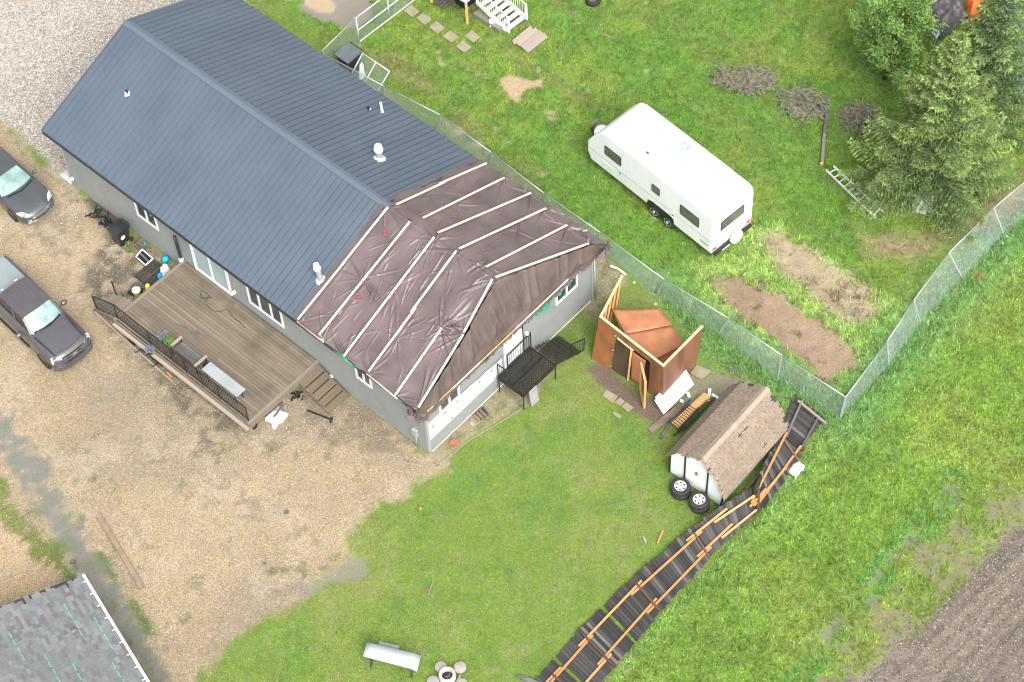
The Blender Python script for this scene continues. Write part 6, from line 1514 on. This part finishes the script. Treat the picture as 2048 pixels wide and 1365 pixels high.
# ================================================================ trees
def tri_cloud(name, V, Cc, mt, parent, kind=None):
    v = np.array(V, float).reshape(-1, 3); inv = np.array(MI[parent.name]); v = v @ inv[:3, :3].T + inv[:3, 3]
    f = np.arange(len(v)).reshape(-1, 3); col = np.repeat(np.array(Cc), 3, 0)
    me = np_mesh(name, v, f, {'col': col}, False, mt); o = bpy.data.objects.new(name, me); C.objects.link(o); o.parent = parent
    if kind: o['kind'] = kind
    return o
M['needles'] = vcol_mat('needles', .7, transl=.2)
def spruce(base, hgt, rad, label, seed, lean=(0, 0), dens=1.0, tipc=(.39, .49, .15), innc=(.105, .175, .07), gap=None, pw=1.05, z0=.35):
    g = np.random.default_rng(seed); root = thing('spruce_tree', label, 'tree', base, 0)
    def ax(z): return Vector((base.x + lean[0] * z / hgt, base.y + lean[1] * z / hgt, z))
    q = MB(); q.tube([ax(z) for z in np.linspace(0, hgt, 8)], list(np.linspace(.17, .012, 8)), 8); q.build('trunk', M['bark'], root, True)
    br = MB(); V = []; Cc = []
    nb_ = int(140 * dens)
    for i in range(nb_):
        u = (i + g.random()) / nb_; z = z0 + (hgt - z0 - .1) * u ** .92
        k = 1 - (z - z0) / (hgt - z0)
        L = rad * (k ** pw) * g.choice([.62, .8, .95, 1.05, 1.2], p=[.15, .25, .25, .2, .15]) * (1 - .22 * (k > .85)) + .12; az = i * 2.399 + g.normal(0, .25)
        el = .35 * (1 - k) - .16 * k + g.normal(0, .06); dv = Vector((math.cos(az), math.sin(az), el)).normalized()
        if gap and z < gap[1] and abs((az - gap[0] + math.pi) % (2 * math.pi) - math.pi) < gap[2]: continue
        side = Vector((-math.sin(az), math.cos(az), 0)); p0 = ax(z); pts = []
        ns = max(3, int(L / .17))
        for j in range(ns + 1):
            t = j / ns; p = p0 + dv * (L * t) + Vector((0, 0, -.16 * L * math.sin(t * 2.6) + .10 * L * t * t)) + side * (.05 * L * math.sin(t * 3 + i)); pts.append(p)
        if L > .5: br.tube([pts[0], pts[len(pts) // 2], pts[-1]], [.022 * L / rad + .006, .012, .004], 4, False)
        vig = g.uniform(.72, 1.25)
        for j in range(1, ns + 1):
            t = j / ns; p = pts[j]; ln = .62 * L * (1 - t) ** .7 * .55 + .17
            for sg in (-1, 1, 0):
                d2 = (side * sg * 1.0 + dv * (.75 if sg else 1.2) + Vector((0, 0, g.normal(-.12, .12)))).normalized()
                m_ = max(1, int(ln / .12)) if sg else 1
                for q_ in range(m_ + 1):
                    w_ = (q_ + .3) / (m_ + 1); c = p + d2 * (ln * w_) - Vector((0, 0, .16 * (ln * w_) ** 1.3))
                    tip = max(t * .55 + w_ * .55, 0)
                    for n_ in range(4):
                        a = d2 * g.uniform(.6, 1.2) + Vector((g.normal(0, .55), g.normal(0, .55), g.normal(-.08, .38))); a.normalize()
                        l_ = g.uniform(.11, .22); b2 = a.cross(Vector((g.normal(), g.normal(), g.normal(0, .6) + .3))).normalized() * g.uniform(.018, .036)
                        V += [c - b2, c + b2, c + a * l_]
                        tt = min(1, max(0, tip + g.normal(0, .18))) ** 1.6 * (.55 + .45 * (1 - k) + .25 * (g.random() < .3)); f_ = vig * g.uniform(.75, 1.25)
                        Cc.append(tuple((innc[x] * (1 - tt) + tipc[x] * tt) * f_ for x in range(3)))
    br.build('branches', M['bark'], root, True, kind='stuff')
    tri_cloud('needles', V, Cc, M['needles'], root); return root
s1 = at(1850, 392, 0); s1.z = 0
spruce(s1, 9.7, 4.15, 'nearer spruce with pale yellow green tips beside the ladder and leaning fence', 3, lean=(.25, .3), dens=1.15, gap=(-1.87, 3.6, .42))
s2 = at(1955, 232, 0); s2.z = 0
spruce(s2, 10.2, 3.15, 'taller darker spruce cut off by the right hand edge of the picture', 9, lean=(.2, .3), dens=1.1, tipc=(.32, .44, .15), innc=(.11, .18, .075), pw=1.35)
# broadleaf sapling trees
def leafy(name, base, hgt, rad, label, seed, n=9000, c0=(.12, .24, .05), c1=(.25, .38, .11), lean=(0, 0)):
    g = np.random.default_rng(seed); root = thing(name, label, 'tree', base, 0)
    q = MB(); q.tube([base + Vector((lean[0] * t, lean[1] * t, hgt * t)) for t in (0, .3, .6, .95)], [.09, .07, .045, .012], 7); q.build('trunk', M['bark'], root, True)
    br = MB(); cl = []
    for i in range(46):
        t = .05 + .93 * (i + g.random()) / 46; az = i * 2.4 + g.normal(0, .3); L = rad * math.sin(math.pi * min(1, t * .80 + .20)) ** .6 * g.uniform(.55, 1.1)
        p0 = base + Vector((lean[0] * t, lean[1] * t, hgt * t)); d = Vector((math.cos(az), math.sin(az), .75)).normalized(); p1 = p0 + d * L * .6; p2 = p0 + d * L + Vector((0, 0, -.05 * L))
        br.tube([p0, p1, p2], [.03, .018, .006], 4, False)
        for k in range(5): cl.append((p0.lerp(p2, .35 + .16 * k) + Vector((g.normal(0, .14), g.normal(0, .14), g.normal(0, .1))), g.uniform(.16, .36), g.uniform(.7, 1.3)))
    br.build('branches', M['bark'], root, True, kind='stuff')
    V = []; Cc = []
    for i in range(n):
        c, r, vg = cl[g.integers(len(cl))]; p = c + Vector((g.normal(0, r * .6), g.normal(0, r * .6), g.normal(0, r * .45)))
        a = Vector((g.normal(), g.normal(), g.normal(0, .5))).normalized(); b2 = a.cross(Vector((g.normal(0, .4), g.normal(0, .4), 1))).normalized(); l_ = g.uniform(.07, .13)
        V += [p - b2 * l_ * .4, p + b2 * l_ * .4, p + a * l_]
        m_ = g.random(); Cc.append(tuple((c0[x] * (1 - m_) + c1[x] * m_) * vg for x in range(3)))
    tri_cloud('leaves', V, Cc, M['needles'], root); return root
s3 = at(1768, 158, 0); s3.z = 0
leafy('broadleaf_tree', s3, 5.6, 2.3, 'light green broadleaf tree at the top beside the two spruces', 5, 26000, lean=(.5, .3))
s4 = at(2062, 150, 0); s4.z = 0
leafy('broadleaf_tree', s4, 4.5, 1.2, 'pale green broadleaf tree at the upper right corner behind the tall spruce', 6, 4000)
leafy('sapling', at(2048, 30, 0), 2.2, .9, 'low yellow green bush at the far upper right corner', 16, 2500, c1=(.25, .36, .08))
# piles of dead boughs
def brush(px, py, rx, ry, label, seed, green=.15, n=420):
    g = np.random.default_rng(seed); c = at(px, py, 0); c.z = 0; root = thing('brush_pile', label, 'brush pile', c, 0, 'dead bough piles')
    br = MB(); V = []; Cc = []
    for i in range(int(n * .22)):
        a = g.uniform(0, 6.28); r = math.sqrt(g.random()); p = c + Vector((rx * r * math.cos(a), ry * r * math.sin(a), g.uniform(.04, .75 * (1 - r * .6)))); h_ = g.normal(2.6, .9)
        d = Vector((math.cos(h_), math.sin(h_), g.normal(0, .15))) * g.uniform(.25, .6); br.tube([p - d, p + Vector((0, 0, .06)), p + d], [.024, .018, .008], 3, False)
        for k in range(9):
            w_ = p - d + d * 2 * (k / 8); e = Vector((g.normal(), g.normal(), g.normal(0, .3))).normalized() * g.uniform(.10, .26); br.tube([w_, w_ + e], [.012, .005], 3, False)
            isg = g.random() < green
            for m_ in range(4):
                s_ = w_ + e * g.random(); a2 = Vector((g.normal(), g.normal(), g.normal(0, .4))).normalized() * .09; b2 = a2.cross(Vector((0, 0, 1))).normalized() * .011
                V += [s_ - b2, s_ + b2, s_ + a2]; Cc.append(tuple(x * g.uniform(.7, 1.3) for x in ((.20, .32, .20) if isg else (.27, .28, .17))))
    br.build('twigs', M['bark_grey'], root, False, kind='stuff'); tri_cloud('needles', V, Cc, M['needles'], root)
brush(1502, 168, .85, .75, 'grey pile of dead spruce boughs, leftmost of three on the grass', 31, .10)
brush(1448, 160, .45, .5, 'small tuft of dead grey boughs at the left tip of the bough piles', 41, .02, 120)
brush(1606, 212, .95, .80, 'dead bough pile with some bluish green, touching the long dark post', 32, .38)
brush(1722, 240, .85, .65, 'dark brown bough pile half under the spruce branches', 33, .12)
q = MB(); q.bar(at(1655, 212, .12), at(1649, 268, .10), .14, .10); a_ = tag(q.build('timber_post', M['post_grey']), 'long weathered dark timber lying on the grass pointing at the ladder', 'timber')
q = MB(); q.bar(at(1649, 264, .10), at(1644, 328, .08), .13, .10); o = q.build('timber_length', M['post_grey2'], None); o.parent = a_
q = MB(); q.bar(at(1643.8, 326, .08), at(1643.4, 330, .08), .135, .105); o = q.build('cut_end', M['rail_orange'], None); o.parent = a_
ld = thing('ladder', 'aluminium ladder lying on the grass with its end under the spruce', 'ladder', at(1700, 380, 0))
l0, l1, r0, r1 = at(1652, 341, .10), at(1752, 437, .12), at(1667, 333, .10), at(1766, 424, .12)
piece('side_rail', ld, l0, l1, .05, .10, M['alu']); piece('side_rail', ld, r0, r1, .05, .10, M['alu'])
for i in range(10):
    u = .06 + i * .098; piece('rung', ld, l0.lerp(l1, u), r0.lerp(r1, u), .045, .04, M['alu'])
# white objects under the spruces
def tub(px, py, name, label, s_=1.0):
    c = at(px, py, .0); o = thing(name, label, 'container', c, 0)
    q = MB(); q.lathe(c, [(.36 * s_, 0), (.40 * s_, .5 * s_), (.42 * s_, .55 * s_), (.30 * s_, .62 * s_), (.1, .64 * s_)], 8); q.build('shell', M['white'], o, bevel=.02)
    q = MB(); q.lathe(c + Vector((0, 0, .64 * s_)), [(.10, 0), (.10, .04)], 10); q.build('cap', M['grey_plastic'], o)
tub(1846, 412, 'white_tank', 'white plastic tank glimpsed through the lower branches of the nearer spruce', 1.35)
tub(1972, 285, 'white_crate', 'small white container half hidden between the two spruces', .7)

# ================================================================ neighbour's house edge and steps at the top
nb = thing('porch_steps', 'white railed outdoor steps with pale grey treads at the top edge', 'steps', at(1010, 60, 0))
A0, A1 = at(1020, 66, .02), at(1052, 42, .02)      # foot of the steps, left and right
u_ = (A1 - A0).normalized(); bk = Vector((-u_.y, u_.x, 0))
if bk.y < 0: bk = -bk
bk = (at(985, 20, 1.0) - A0); bk.z = 0; bk.normalize(); W_ = (A1 - A0).length
for i in range(6):
    z = .17 * (i + 1); d = bk * (.27 * i + .02)
    piece('tread', nb, A0 + d + Vector((0, 0, z)) + bk * .12, A1 + d + Vector((0, 0, z)) + bk * .12, .24, .03, M['concrete'])
for P0 in (A0 - u_ * .05, A1 + u_ * .05):
    q = MB(); top = P0 + bk * 1.8 + Vector((0, 0, 1.15)); q.prism([P0 + Vector((0, 0, .0)), P0 + bk * .3, top - Vector((0, 0, .25)), top, P0 + Vector((0, 0, .22))], u_ * .04); q.build('stringer', M['white'], nb)
    b0, b1 = P0 + Vector((0, 0, .05)), P0 + bk * 2.0 + Vector((0, 0, 1.2)); t0_, t1_ = b0 + Vector((0, 0, 1.0)), b1 + Vector((0, 0, 1.0))
    rail_run(nb, [b0, b1], [t0_, t1_], M['white'], .13, pr=.09, low=.12)
nh = thing('raised_porch', 'corner of a raised grey porch with dark space below at the top edge', 'porch', at(930, 5, 0))
q = MB(); c = at(932, 8, 1.3); q.prism([c, c + Vector((1.6, 1.7, 0)), c + Vector((-.2, 3.6, 0)), c + Vector((-1.7, 1.5, 0))], (0, 0, .06)); q.build('floor', M['concrete'], nh)
for d in ((0, .05), (1.5, 1.65), (-1.6, 1.5)): piece('post', nh, c + Vector((d[0], d[1], -1.32)), c + Vector((d[0], d[1], 0)), .12, .12, M['lumber'])
q = MB(); q.prism([c + Vector((-.1, .9, -1.3)), c + Vector((1.2, 2.0, -1.3)), c + Vector((.9, 2.4, -1.3)), c + Vector((-.5, 1.3, -1.3))], (0, 0, 1.1)); q.build('shade_block', M['black'], nh)  # black block added as painted shade in the space below the floor
slab('concrete_step', [(947, 27), (998, 60), (1008, 48), (962, 15)], .25, .25, 'concrete_dark', 'dark concrete block beside the white railed steps', 'step')
slab('yellow_card', [(961, 8), (970, 16), (968, 22), (962, 14)], .9, .02, 'yellow', 'yellow card under the raised porch corner', 'card')
crumple('white_toy', [(976, 40), (990, 38), (992, 46), (978, 48)], .3, .1, 'white', 'white plastic thing lying between concrete block and white steps', 'plastic item', 19)
wp = thing('wood_mat', 'pale pinkish plank platform on the grass at the foot of the white steps', 'platform', at(1060, 78, 0))
a, b_, c, d = at(1023, 83, .10), at(1060, 53, .10), at(1098, 73, .10), at(1058, 105, .10)
for i in range(9):
    u = (i + .5) / 9; p0, p1 = a.lerp(d, u), b_.lerp(c, u); L9 = (p1 - p0).normalized(); e = random.uniform(-.06, .06); piece('plank', wp, p0 + L9 * e, p1 + L9 * e, (d - a).length / 9 - .008, .05, M['board_pink'])
for u in (.15, .85): piece('bearer', wp, a.lerp(b_, u) - Vector((0, 0, .06)), d.lerp(c, u) - Vector((0, 0, .06)), .08, .06, M['board_brown'])
stones = [((823, 22), 'first paving stone next to the tall gate'), ((848, 38), 'second stepping stone from the tall gate'), ((874, 55), 'third stepping stone, middle of the row'), ((901, 73), 'fourth stepping stone, beside the upper offset stone'), ((927, 93), 'last stepping stone at the lower end of the row'), ((945, 73), 'stepping stone set off to the right of the row')]
for (px, py), lb in stones:
    slab('stepping_stone', [(px - 16, py - 1 + random.uniform(-1, 1)), (px - 1, py - 13), (px + 16, py + 1), (px + 1, py + 12)], .05, .05, 'paver', lb, 'stepping stone', 'stepping stones to the white steps', .01)
for k in range(3): piece_o = None
lw = thing('deck_planks', 'dark grey planks stacked on edge beside the stepping stones at the top edge', 'planks', at(890, 5, 0))
for i in range(4): piece('plank', lw, at(868 + i * 6, 8 + i * 3, .15), at(895 + i * 6, -14 + i * 3, .15), .09, .06, M['fence_grey'])
tyre_o = thing('tyre_planter', 'dark old tyre lying on the grass at the top edge right of the steps', 'tyre', at(1186, 2, 0))
c = at(1186, 4, 0); q = MB(); q.lathe(c, [(.22, .02), (.32, 0), (.36, .06), (.36, .18), (.32, .24), (.22, .22), (.2, .12)], 22, caps=False); q.build('rubber', M['rubber'], tyre_o, True, angle=40)
q = MB(); q.lathe(c + Vector((0, 0, .10)), [(.01, 0), (.22, 0)], 16, caps=False); q.build('soil_fill', M['soil'], tyre_o)
# ---- clutter beyond the trees in the upper right corner
crumple('dark_tarp', [(1830, 0), (1890, -60), (1940, 10), (1885, 62)], .9, .5, 'tarp_dark', 'dark grey crumpled tarp over a heap between the tree tops', 'tarp', 22, 22)
q = MB(); q.tube(smooth([at(1826, 12, 1.2), at(1850, 10, 1.25), at(1870, 2, 1.25), at(1884, -12, 1.2)]), .06, 6); tag(q.build('pale_branch', M['board_tan'], None, True), 'pale curved branch lying over the dark tarp', 'branch')
crumple('orange_sheet', [(1930, -10), (1962, -20), (1972, 8), (1944, 16)], 1.2, .3, 'orange', 'bright orange sheet behind the tall spruce top', 'sheet', 23)
crumple('orange_bag', [(1826, -14), (1838, -20), (1840, -2), (1828, 4)], 1.0, .2, 'orange', 'orange item at the top edge left of the dark tarp', 'bag', 24)
gf = thing('metal_trellis', 'grey metal frame poking out between the broadleaf tree and the spruces', 'frame', at(1860, 65, 0))
for a, b_ in (((1842, 58), (1848, 48)), ((1848, 48), (1878, 66)), ((1878, 66), (1872, 78)), ((1846, 55), (1872, 72))): piece('bar', gf, at(*a, .9), at(*b_, .9), .09, .06, M['galv'])
slab('cover_sheet', [(1862, 55), (1880, 64), (1874, 80), (1858, 70)], .6, .05, 'grey_plastic', 'grey lid below the metal frame between the trees', 'lid')
crumple('blue_tarp', [(1995, 30), (2030, 0), (2045, 20), (2005, 60)], .8, .4, 'tarp_blue', 'blue tarp seen through the top of the tall spruce', 'tarp', 25, 20)
crumple('cyan_tarp', [(2036, 40), (2070, 20), (2080, 130), (2042, 120)], .8, .4, 'tarp_cyan', 'light blue tarp at the right edge behind the tall spruce', 'tarp', 26, 20)
crumple('blue_tarp', [(2020, 150), (2048, 138), (2075, 175), (2040, 182)], .4, .25, 'tarp_blue', 'lower deep blue tarp at the right edge beneath the tall spruce', 'tarp', 27, 16)
crumple('blue_bag', [(2018, 66), (2030, 60), (2034, 76), (2022, 82)], .6, .3, 'white', 'white and blue scrap behind the tall spruce crown', 'bag', 28)

# ================================================================ garage roof, lower left
ga = thing('garage', 'garage with mixed grey shingle roof and white gutter edge in the lower left corner', 'garage', at(100, 1300, 0), math.atan2(-4.58, 2.64))
c0 = at(163, 1150, 2.8); ge = Vector((2.64, -4.58, 0)).normalized(); gp = Vector((-ge.y, ge.x, 0)); gp = -gp if gp.x > 0 else gp
RS = .25; upv = (gp + Vector((0, 0, RS))).normalized(); nn = ge.cross(upv); nn = nn if nn.z > 0 else -nn; nn.normalize()
GL, GU = 8.4, 5.2
q = MB(); q.hexa([c0 + gp * .35 + Vector((0, 0, -2.78)), c0 + gp * .35 + ge * GL + Vector((0, 0, -2.78)), c0 + gp * (2 * GU - .4) + ge * GL + Vector((0, 0, -2.78)), c0 + gp * (2 * GU - .4) + Vector((0, 0, -2.78)),
    c0 + gp * .35 + ge * .25 + Vector((0, 0, .0)), c0 + gp * .35 + ge * GL + Vector((0, 0, .0)), c0 + gp * (2 * GU - .4) + ge * GL, c0 + gp * (2 * GU - .4) + ge * .25]); q.build('wall', M['siding'], ga)
q = MB(); pk = c0 + upv * GU; far = c0 + gp * 2 * GU * .98
q.hexa([c0 - nn * .12, c0 + ge * GL - nn * .12, pk + ge * GL - nn * .12, pk - nn * .12, c0, c0 + ge * GL, pk + ge * GL, pk]); q.hexa([pk - nn * .12, pk + ge * GL - nn * .12, far + ge * GL - Vector((0, 0, .12)), far - Vector((0, 0, .12)), pk, pk + ge * GL, far + ge * GL, far])
q.build('roof', M['fascia'], ga)
gcols = ['sh_a', 'sh_b', 'sh_c', 'sh_d', 'sh_e']; gmesh = []
for cn in gcols:
    for wd in (.18, .26, .36):
        b0 = MB(); g_ = .003; b0.hexa([(0 + g_, 0, 0), (wd - g_, 0, 0), (wd - g_, .19, -.003), (0 + g_, .19, -.003), (0 + g_, 0, .012), (wd - g_, 0, .012), (wd - g_, .19, .003), (0 + g_, .19, .003)])
        gmesh.append((wd, b0.mesh('shingle', None, False, (M[cn],)), M[cn]))
rr = random.Random(4); cnt = 0; rest = {}
if ge.cross(upv).dot(nn) > 0: xg = ge; org = c0
else: xg = -ge; org = c0 + ge * GL
rowsN = int(GU / .143)
cand = []
for r_ in range(rowsN):
    x = rr.uniform(-.1, 0)
    while x < GL:
        k = rr.choices(range(5), (4, 4, 3, 2, .06))[0]; wi = rr.randrange(3); wd, me, mm = gmesh[k * 3 + wi]
        p = org + xg * x + upv * (r_ * .143) + nn * (.004 + rr.uniform(0, .003))
        e = (p - c0).dot(ge); vis = 0 if (e - .0) + 0 * r_ < 9 else 1
        cand.append((e + .9 * r_ * .143 - (0), x, r_, k, wi, wd, me, p)); x += wd
for r_, e0_, e1_ in ((8, .9, 2.6), (3, 1.9, 3.6), (19, 2.6, 4.0), (14, 3.4, 5.2), (5, 4.0, 5.6), (24, 1.2, 2.6)):
    nseg = 4
    for j in range(nseg):
        a_ = e0_ + (e1_ - e0_) * j / nseg; b_ = a_ + (e1_ - e0_) / nseg * .72
        q = MB(); up0 = upv * (r_ * .143 + .012 * (j % 2)) + nn * .019; q.bar(c0 + ge * a_ + up0, c0 + ge * b_ + up0, .045, .004, up=nn); q.build('membrane_strip', M['membrane_strip'], ga)
# the ones nearest the seen corner are parts, the rest one piece
cand = [c for c in cand if c[1] + c[5] <= GL + .05]
cand.sort(key=lambda c: c[0])
q = MB(); rq = {}
for j, (sc_, x, r_, k, wi, wd, me, p) in enumerate(cand):
    if j < 290:
        mw = Matrix((xg, upv, nn)).transposed().to_4x4(); mw.translation = p; o = bpy.data.objects.new('shingle', me); C.objects.link(o); o.parent = ga; o.matrix_basis = MI[ga.name] @ mw
    else:
        b0 = rq.setdefault(k, MB()); f = lambda a, b_, c: p + xg * a + upv * b_ + nn * c
        b0.hexa([f(.003, 0, 0), f(wd - .003, 0, 0), f(wd - .003, .19, -.003), f(.003, .19, -.003), f(.003, 0, .012), f(wd - .003, 0, .012), f(wd - .003, .19, .003), f(.003, .19, .003)])
allq = MB(); slots = []; mats_ = []
for k, b0 in rq.items():
    n0 = len(allq.v); allq.v += b0.v; allq.f += [tuple(i + n0 for i in f) for f in b0.f]; slots += [len(mats_)] * len(b0.f); mats_.append(M[gcols[k]])
me = allq.mesh('shingle_field', MI[ga.name], False, mats_); me.polygons.foreach_set('material_index', slots)
o = bpy.data.objects.new('shingle_field', me); C.objects.link(o); o.parent = ga; o['kind'] = 'stuff'
q = MB(); q.bar(c0 - gp * .06 - Vector((0, 0, .05)), c0 - gp * .06 + ge * GL - Vector((0, 0, .05)), .10, .10); q.build('gutter', M['white'], ga)
for i in range(14):
    p = c0 + ge * (.35 + i * .60); q = MB(); q.bar(p + gp * .10 + Vector((0, 0, .045)), p - gp * .10 + Vector((0, 0, .01)), .035, .02); q.build('gutter_bracket', M['white'], ga)
q = MB(); q.lathe(at(146, 1260, 3.15), [(.14, 0), (.12, .03), (.06, .05), (.06, .22)], 10); q.build('roof_vent', M['grey_plastic'], ga, True, angle=40)

# ================================================================ lawn furniture at the bottom
pt = thing('picnic_table', 'grey topped folding picnic table with bench seats on the lower lawn', 'picnic table', at(785, 1325, 0))
a, b_, c, d = at(734, 1286, .72), at(841, 1311, .72), at(833, 1341.6, .70), at(726, 1313.6, .72)
q = MB(); P = []
for i in range(9):
    u = i / 8; P.append([a.lerp(b_, u).lerp(d.lerp(c, u), v) - Vector((0, 0, .10 * max(0, u - .88) / .12 + .0)) for v in (0, .5, 1)])
q.grid(P); tp = q.build('table_top', M['table_grey'], pt, True); sm = tp.modifiers.new('solid', 'SOLIDIFY'); sm.thickness = .045; sm.offset = -1
bl = at(760, 1288, .42); br_ = at(794, 1297, .42); piece('bench_seat', pt, at(757, 1289, .42), at(797, 1298, .42), .24, .04, M['bench_green'])
for u in (.12, .88):
    x0, x1 = d.lerp(c, u), a.lerp(b_, u); piece('leg', pt, x0 - Vector((0, 0, .03)), Vector((x1.x, x1.y, 0)), .05, .05, M['black']); piece('leg', pt, x1 - Vector((0, 0, .03)), Vector((x0.x, x0.y, 0)), .05, .05, M['black'])
for u in (.35, .75): piece('seat_bracket', pt, Vector((a.lerp(b_, u).x, a.lerp(b_, u).y, .38)), at(762 + 30 * u, 1290 + 8 * u, .40), .04, .04, M['black'])
fp = thing('fire_pit', 'round concrete fire pit ring with black ash inside on the lower lawn', 'fire pit', at(895, 1352, 0))
c = at(895, 1356, 0); q = MB(); q.lathe(c, [(.215, 0), (.205, .26), (.215, .30), (.30, .31), (.32, .28), (.32, 0)], 28, caps=False); q.build('ring', M['fire_ring'], fp, True, angle=40)
q = MB(); q.lathe(c + Vector((0, 0, .10)), [(.01, .02), (.1, .03), (.20, 0)], 20, caps=False); q.build('ash', M['black'], fp)
for i in range(7): piece('charred_stick', fp, c + Vector((random.uniform(-.12, .1), random.uniform(-.12, 0), .14)), c + Vector((random.uniform(-.1, .14), random.uniform(-.1, .1), .17)), .03, .03, M['grey_plastic'])
for (px, py, r, lb) in ((881.5, 1335, .23, 'flat round stone seat to the upper left of the fire pit'), (920, 1336, .245, 'flat round stone seat to the upper right of the fire pit'), (866, 1364, .24, 'flat round stone seat to the lower left of the fire pit'), (923, 1368, .22, 'flat round stone seat to the lower right of the fire pit')):
    q = MB(); q.lathe(at(px, py, 0), [(r, 0), (r, .055), (r - .02, .07), (.01, .072)], 24); tag(q.build('round_paver', M['paver_grey'], None, True), lb, 'stone', 'round stones about the fire pit'); 
q = MB(); q.bar(at(921, 1350, .12), at(914, 1365, .10), .04, .03); tag(q.build('roasting_stick', M['board_tan']), 'pale stick leaning by the fire pit', 'stick')
q = MB(); q.lathe(at(841, 1019, .0), [(.02, 0), (.06, .03), (.07, .07), (.05, .12), (.01, .14)], 12); tag(q.build('orange_ball', M['orange'], None, True), 'small orange ball on the lawn below the house corner', 'ball')
for px, py, s_, lb in ((572, 1025, .13, 'larger dark scrap lying on the tan gravel, right of the plank'), (529, 1127, .09, 'small black scrap on the gravel below the larger one'), (146, 1124, .16, 'dark flat scrap just above the garage roof corner')):
    q = MB(); c = at(px, py, .02); q.hexa([c + Vector(v) * s_ for v in ((-.8, -.5, 0), (.7, -.7, 0), (.9, .4, 0), (-.6, .6, 0), (-.6, -.3, .5), (.5, -.6, .7), (.7, .3, .4), (-.4, .5, .6))]); tag(q.build('gravel_scrap', M['grey_plastic']), lb, 'scrap', 'dark scraps on the gravel')
for px, py, lb in ((1940, 552, 'reddish brown flat scrap outside the leaning fence'),):
    slab('rust_scrap', [(1944, 552), (1958, 544), (1966, 550), (1956, 561)], .05, .03, 'brick_red', lb, 'scrap')
slab('orange_offcut', [(1902, 586), (1914, 576), (1916, 579), (1905, 590)], .05, .03, 'rail_orange', 'orange wood offcut outside the leaning fence', 'wood scrap')
for px, py, lb in ((2014, 474, 'white scrap at the foot of the leaning fence, upper one'), (2006, 488, 'white scrap below the foot of the leaning fence, lower one'), (1268, 566, 'white lump on the grass between house corner and plywood shed'), (1311, 609, 'white lump by the fence post beyond the plywood shed')):
    q = MB(); q.lathe(at(px, py, 0), [(.05, 0), (.06, .03), (.03, .06), (.01, .07)], 7); tag(q.build('white_scrap', M['white'], None, True), lb, 'scrap', 'white scraps near the fences')
q = MB(); q.tube([at(1220, 532, .1), at(1236, 538, .1), at(1252, 550, .08)], [.07, .04, .05], 7); tag(q.build('white_pipe', M['white'], None, True), 'white downpipe piece on the gravel behind the right house corner', 'pipe')
# small debris in the field and lawn
def weeds(name, px, py, r, h_, n, label, seed, mt='leaf', sz=.1):
    c = at(px, py, 0); c.z = 0; o = thing(name, label, 'weed', c, 0, 'clumps of weeds'); leaf_clump('leaves', c, r, h_, n, M[mt], o, sz, seed); return o
for i, (px, py, r, lb) in enumerate(((395, 1165, .35, 'weed clump on the gravel in front of the garage, upper one'), (287, 1250, .22, 'small weed clump on the gravel beside the garage gutter'), (372, 1240, .25, 'weed clump on the gravel, lowest one near the lawn'), (215, 1215, .4, 'leafy weeds along the garage gutter, upper clump'), (250, 1290, .4, 'leafy weeds along the garage gutter, lower clump'), (1110, 668, .35, 'weeds against the gable wall beyond the porch'), (290, 1345, .4, 'weeds at the lower end of the garage gutter'))):
    weeds('weed_clump', px, py, r, .08, int(260 * r), lb, 50 + i, 'weed', .08)
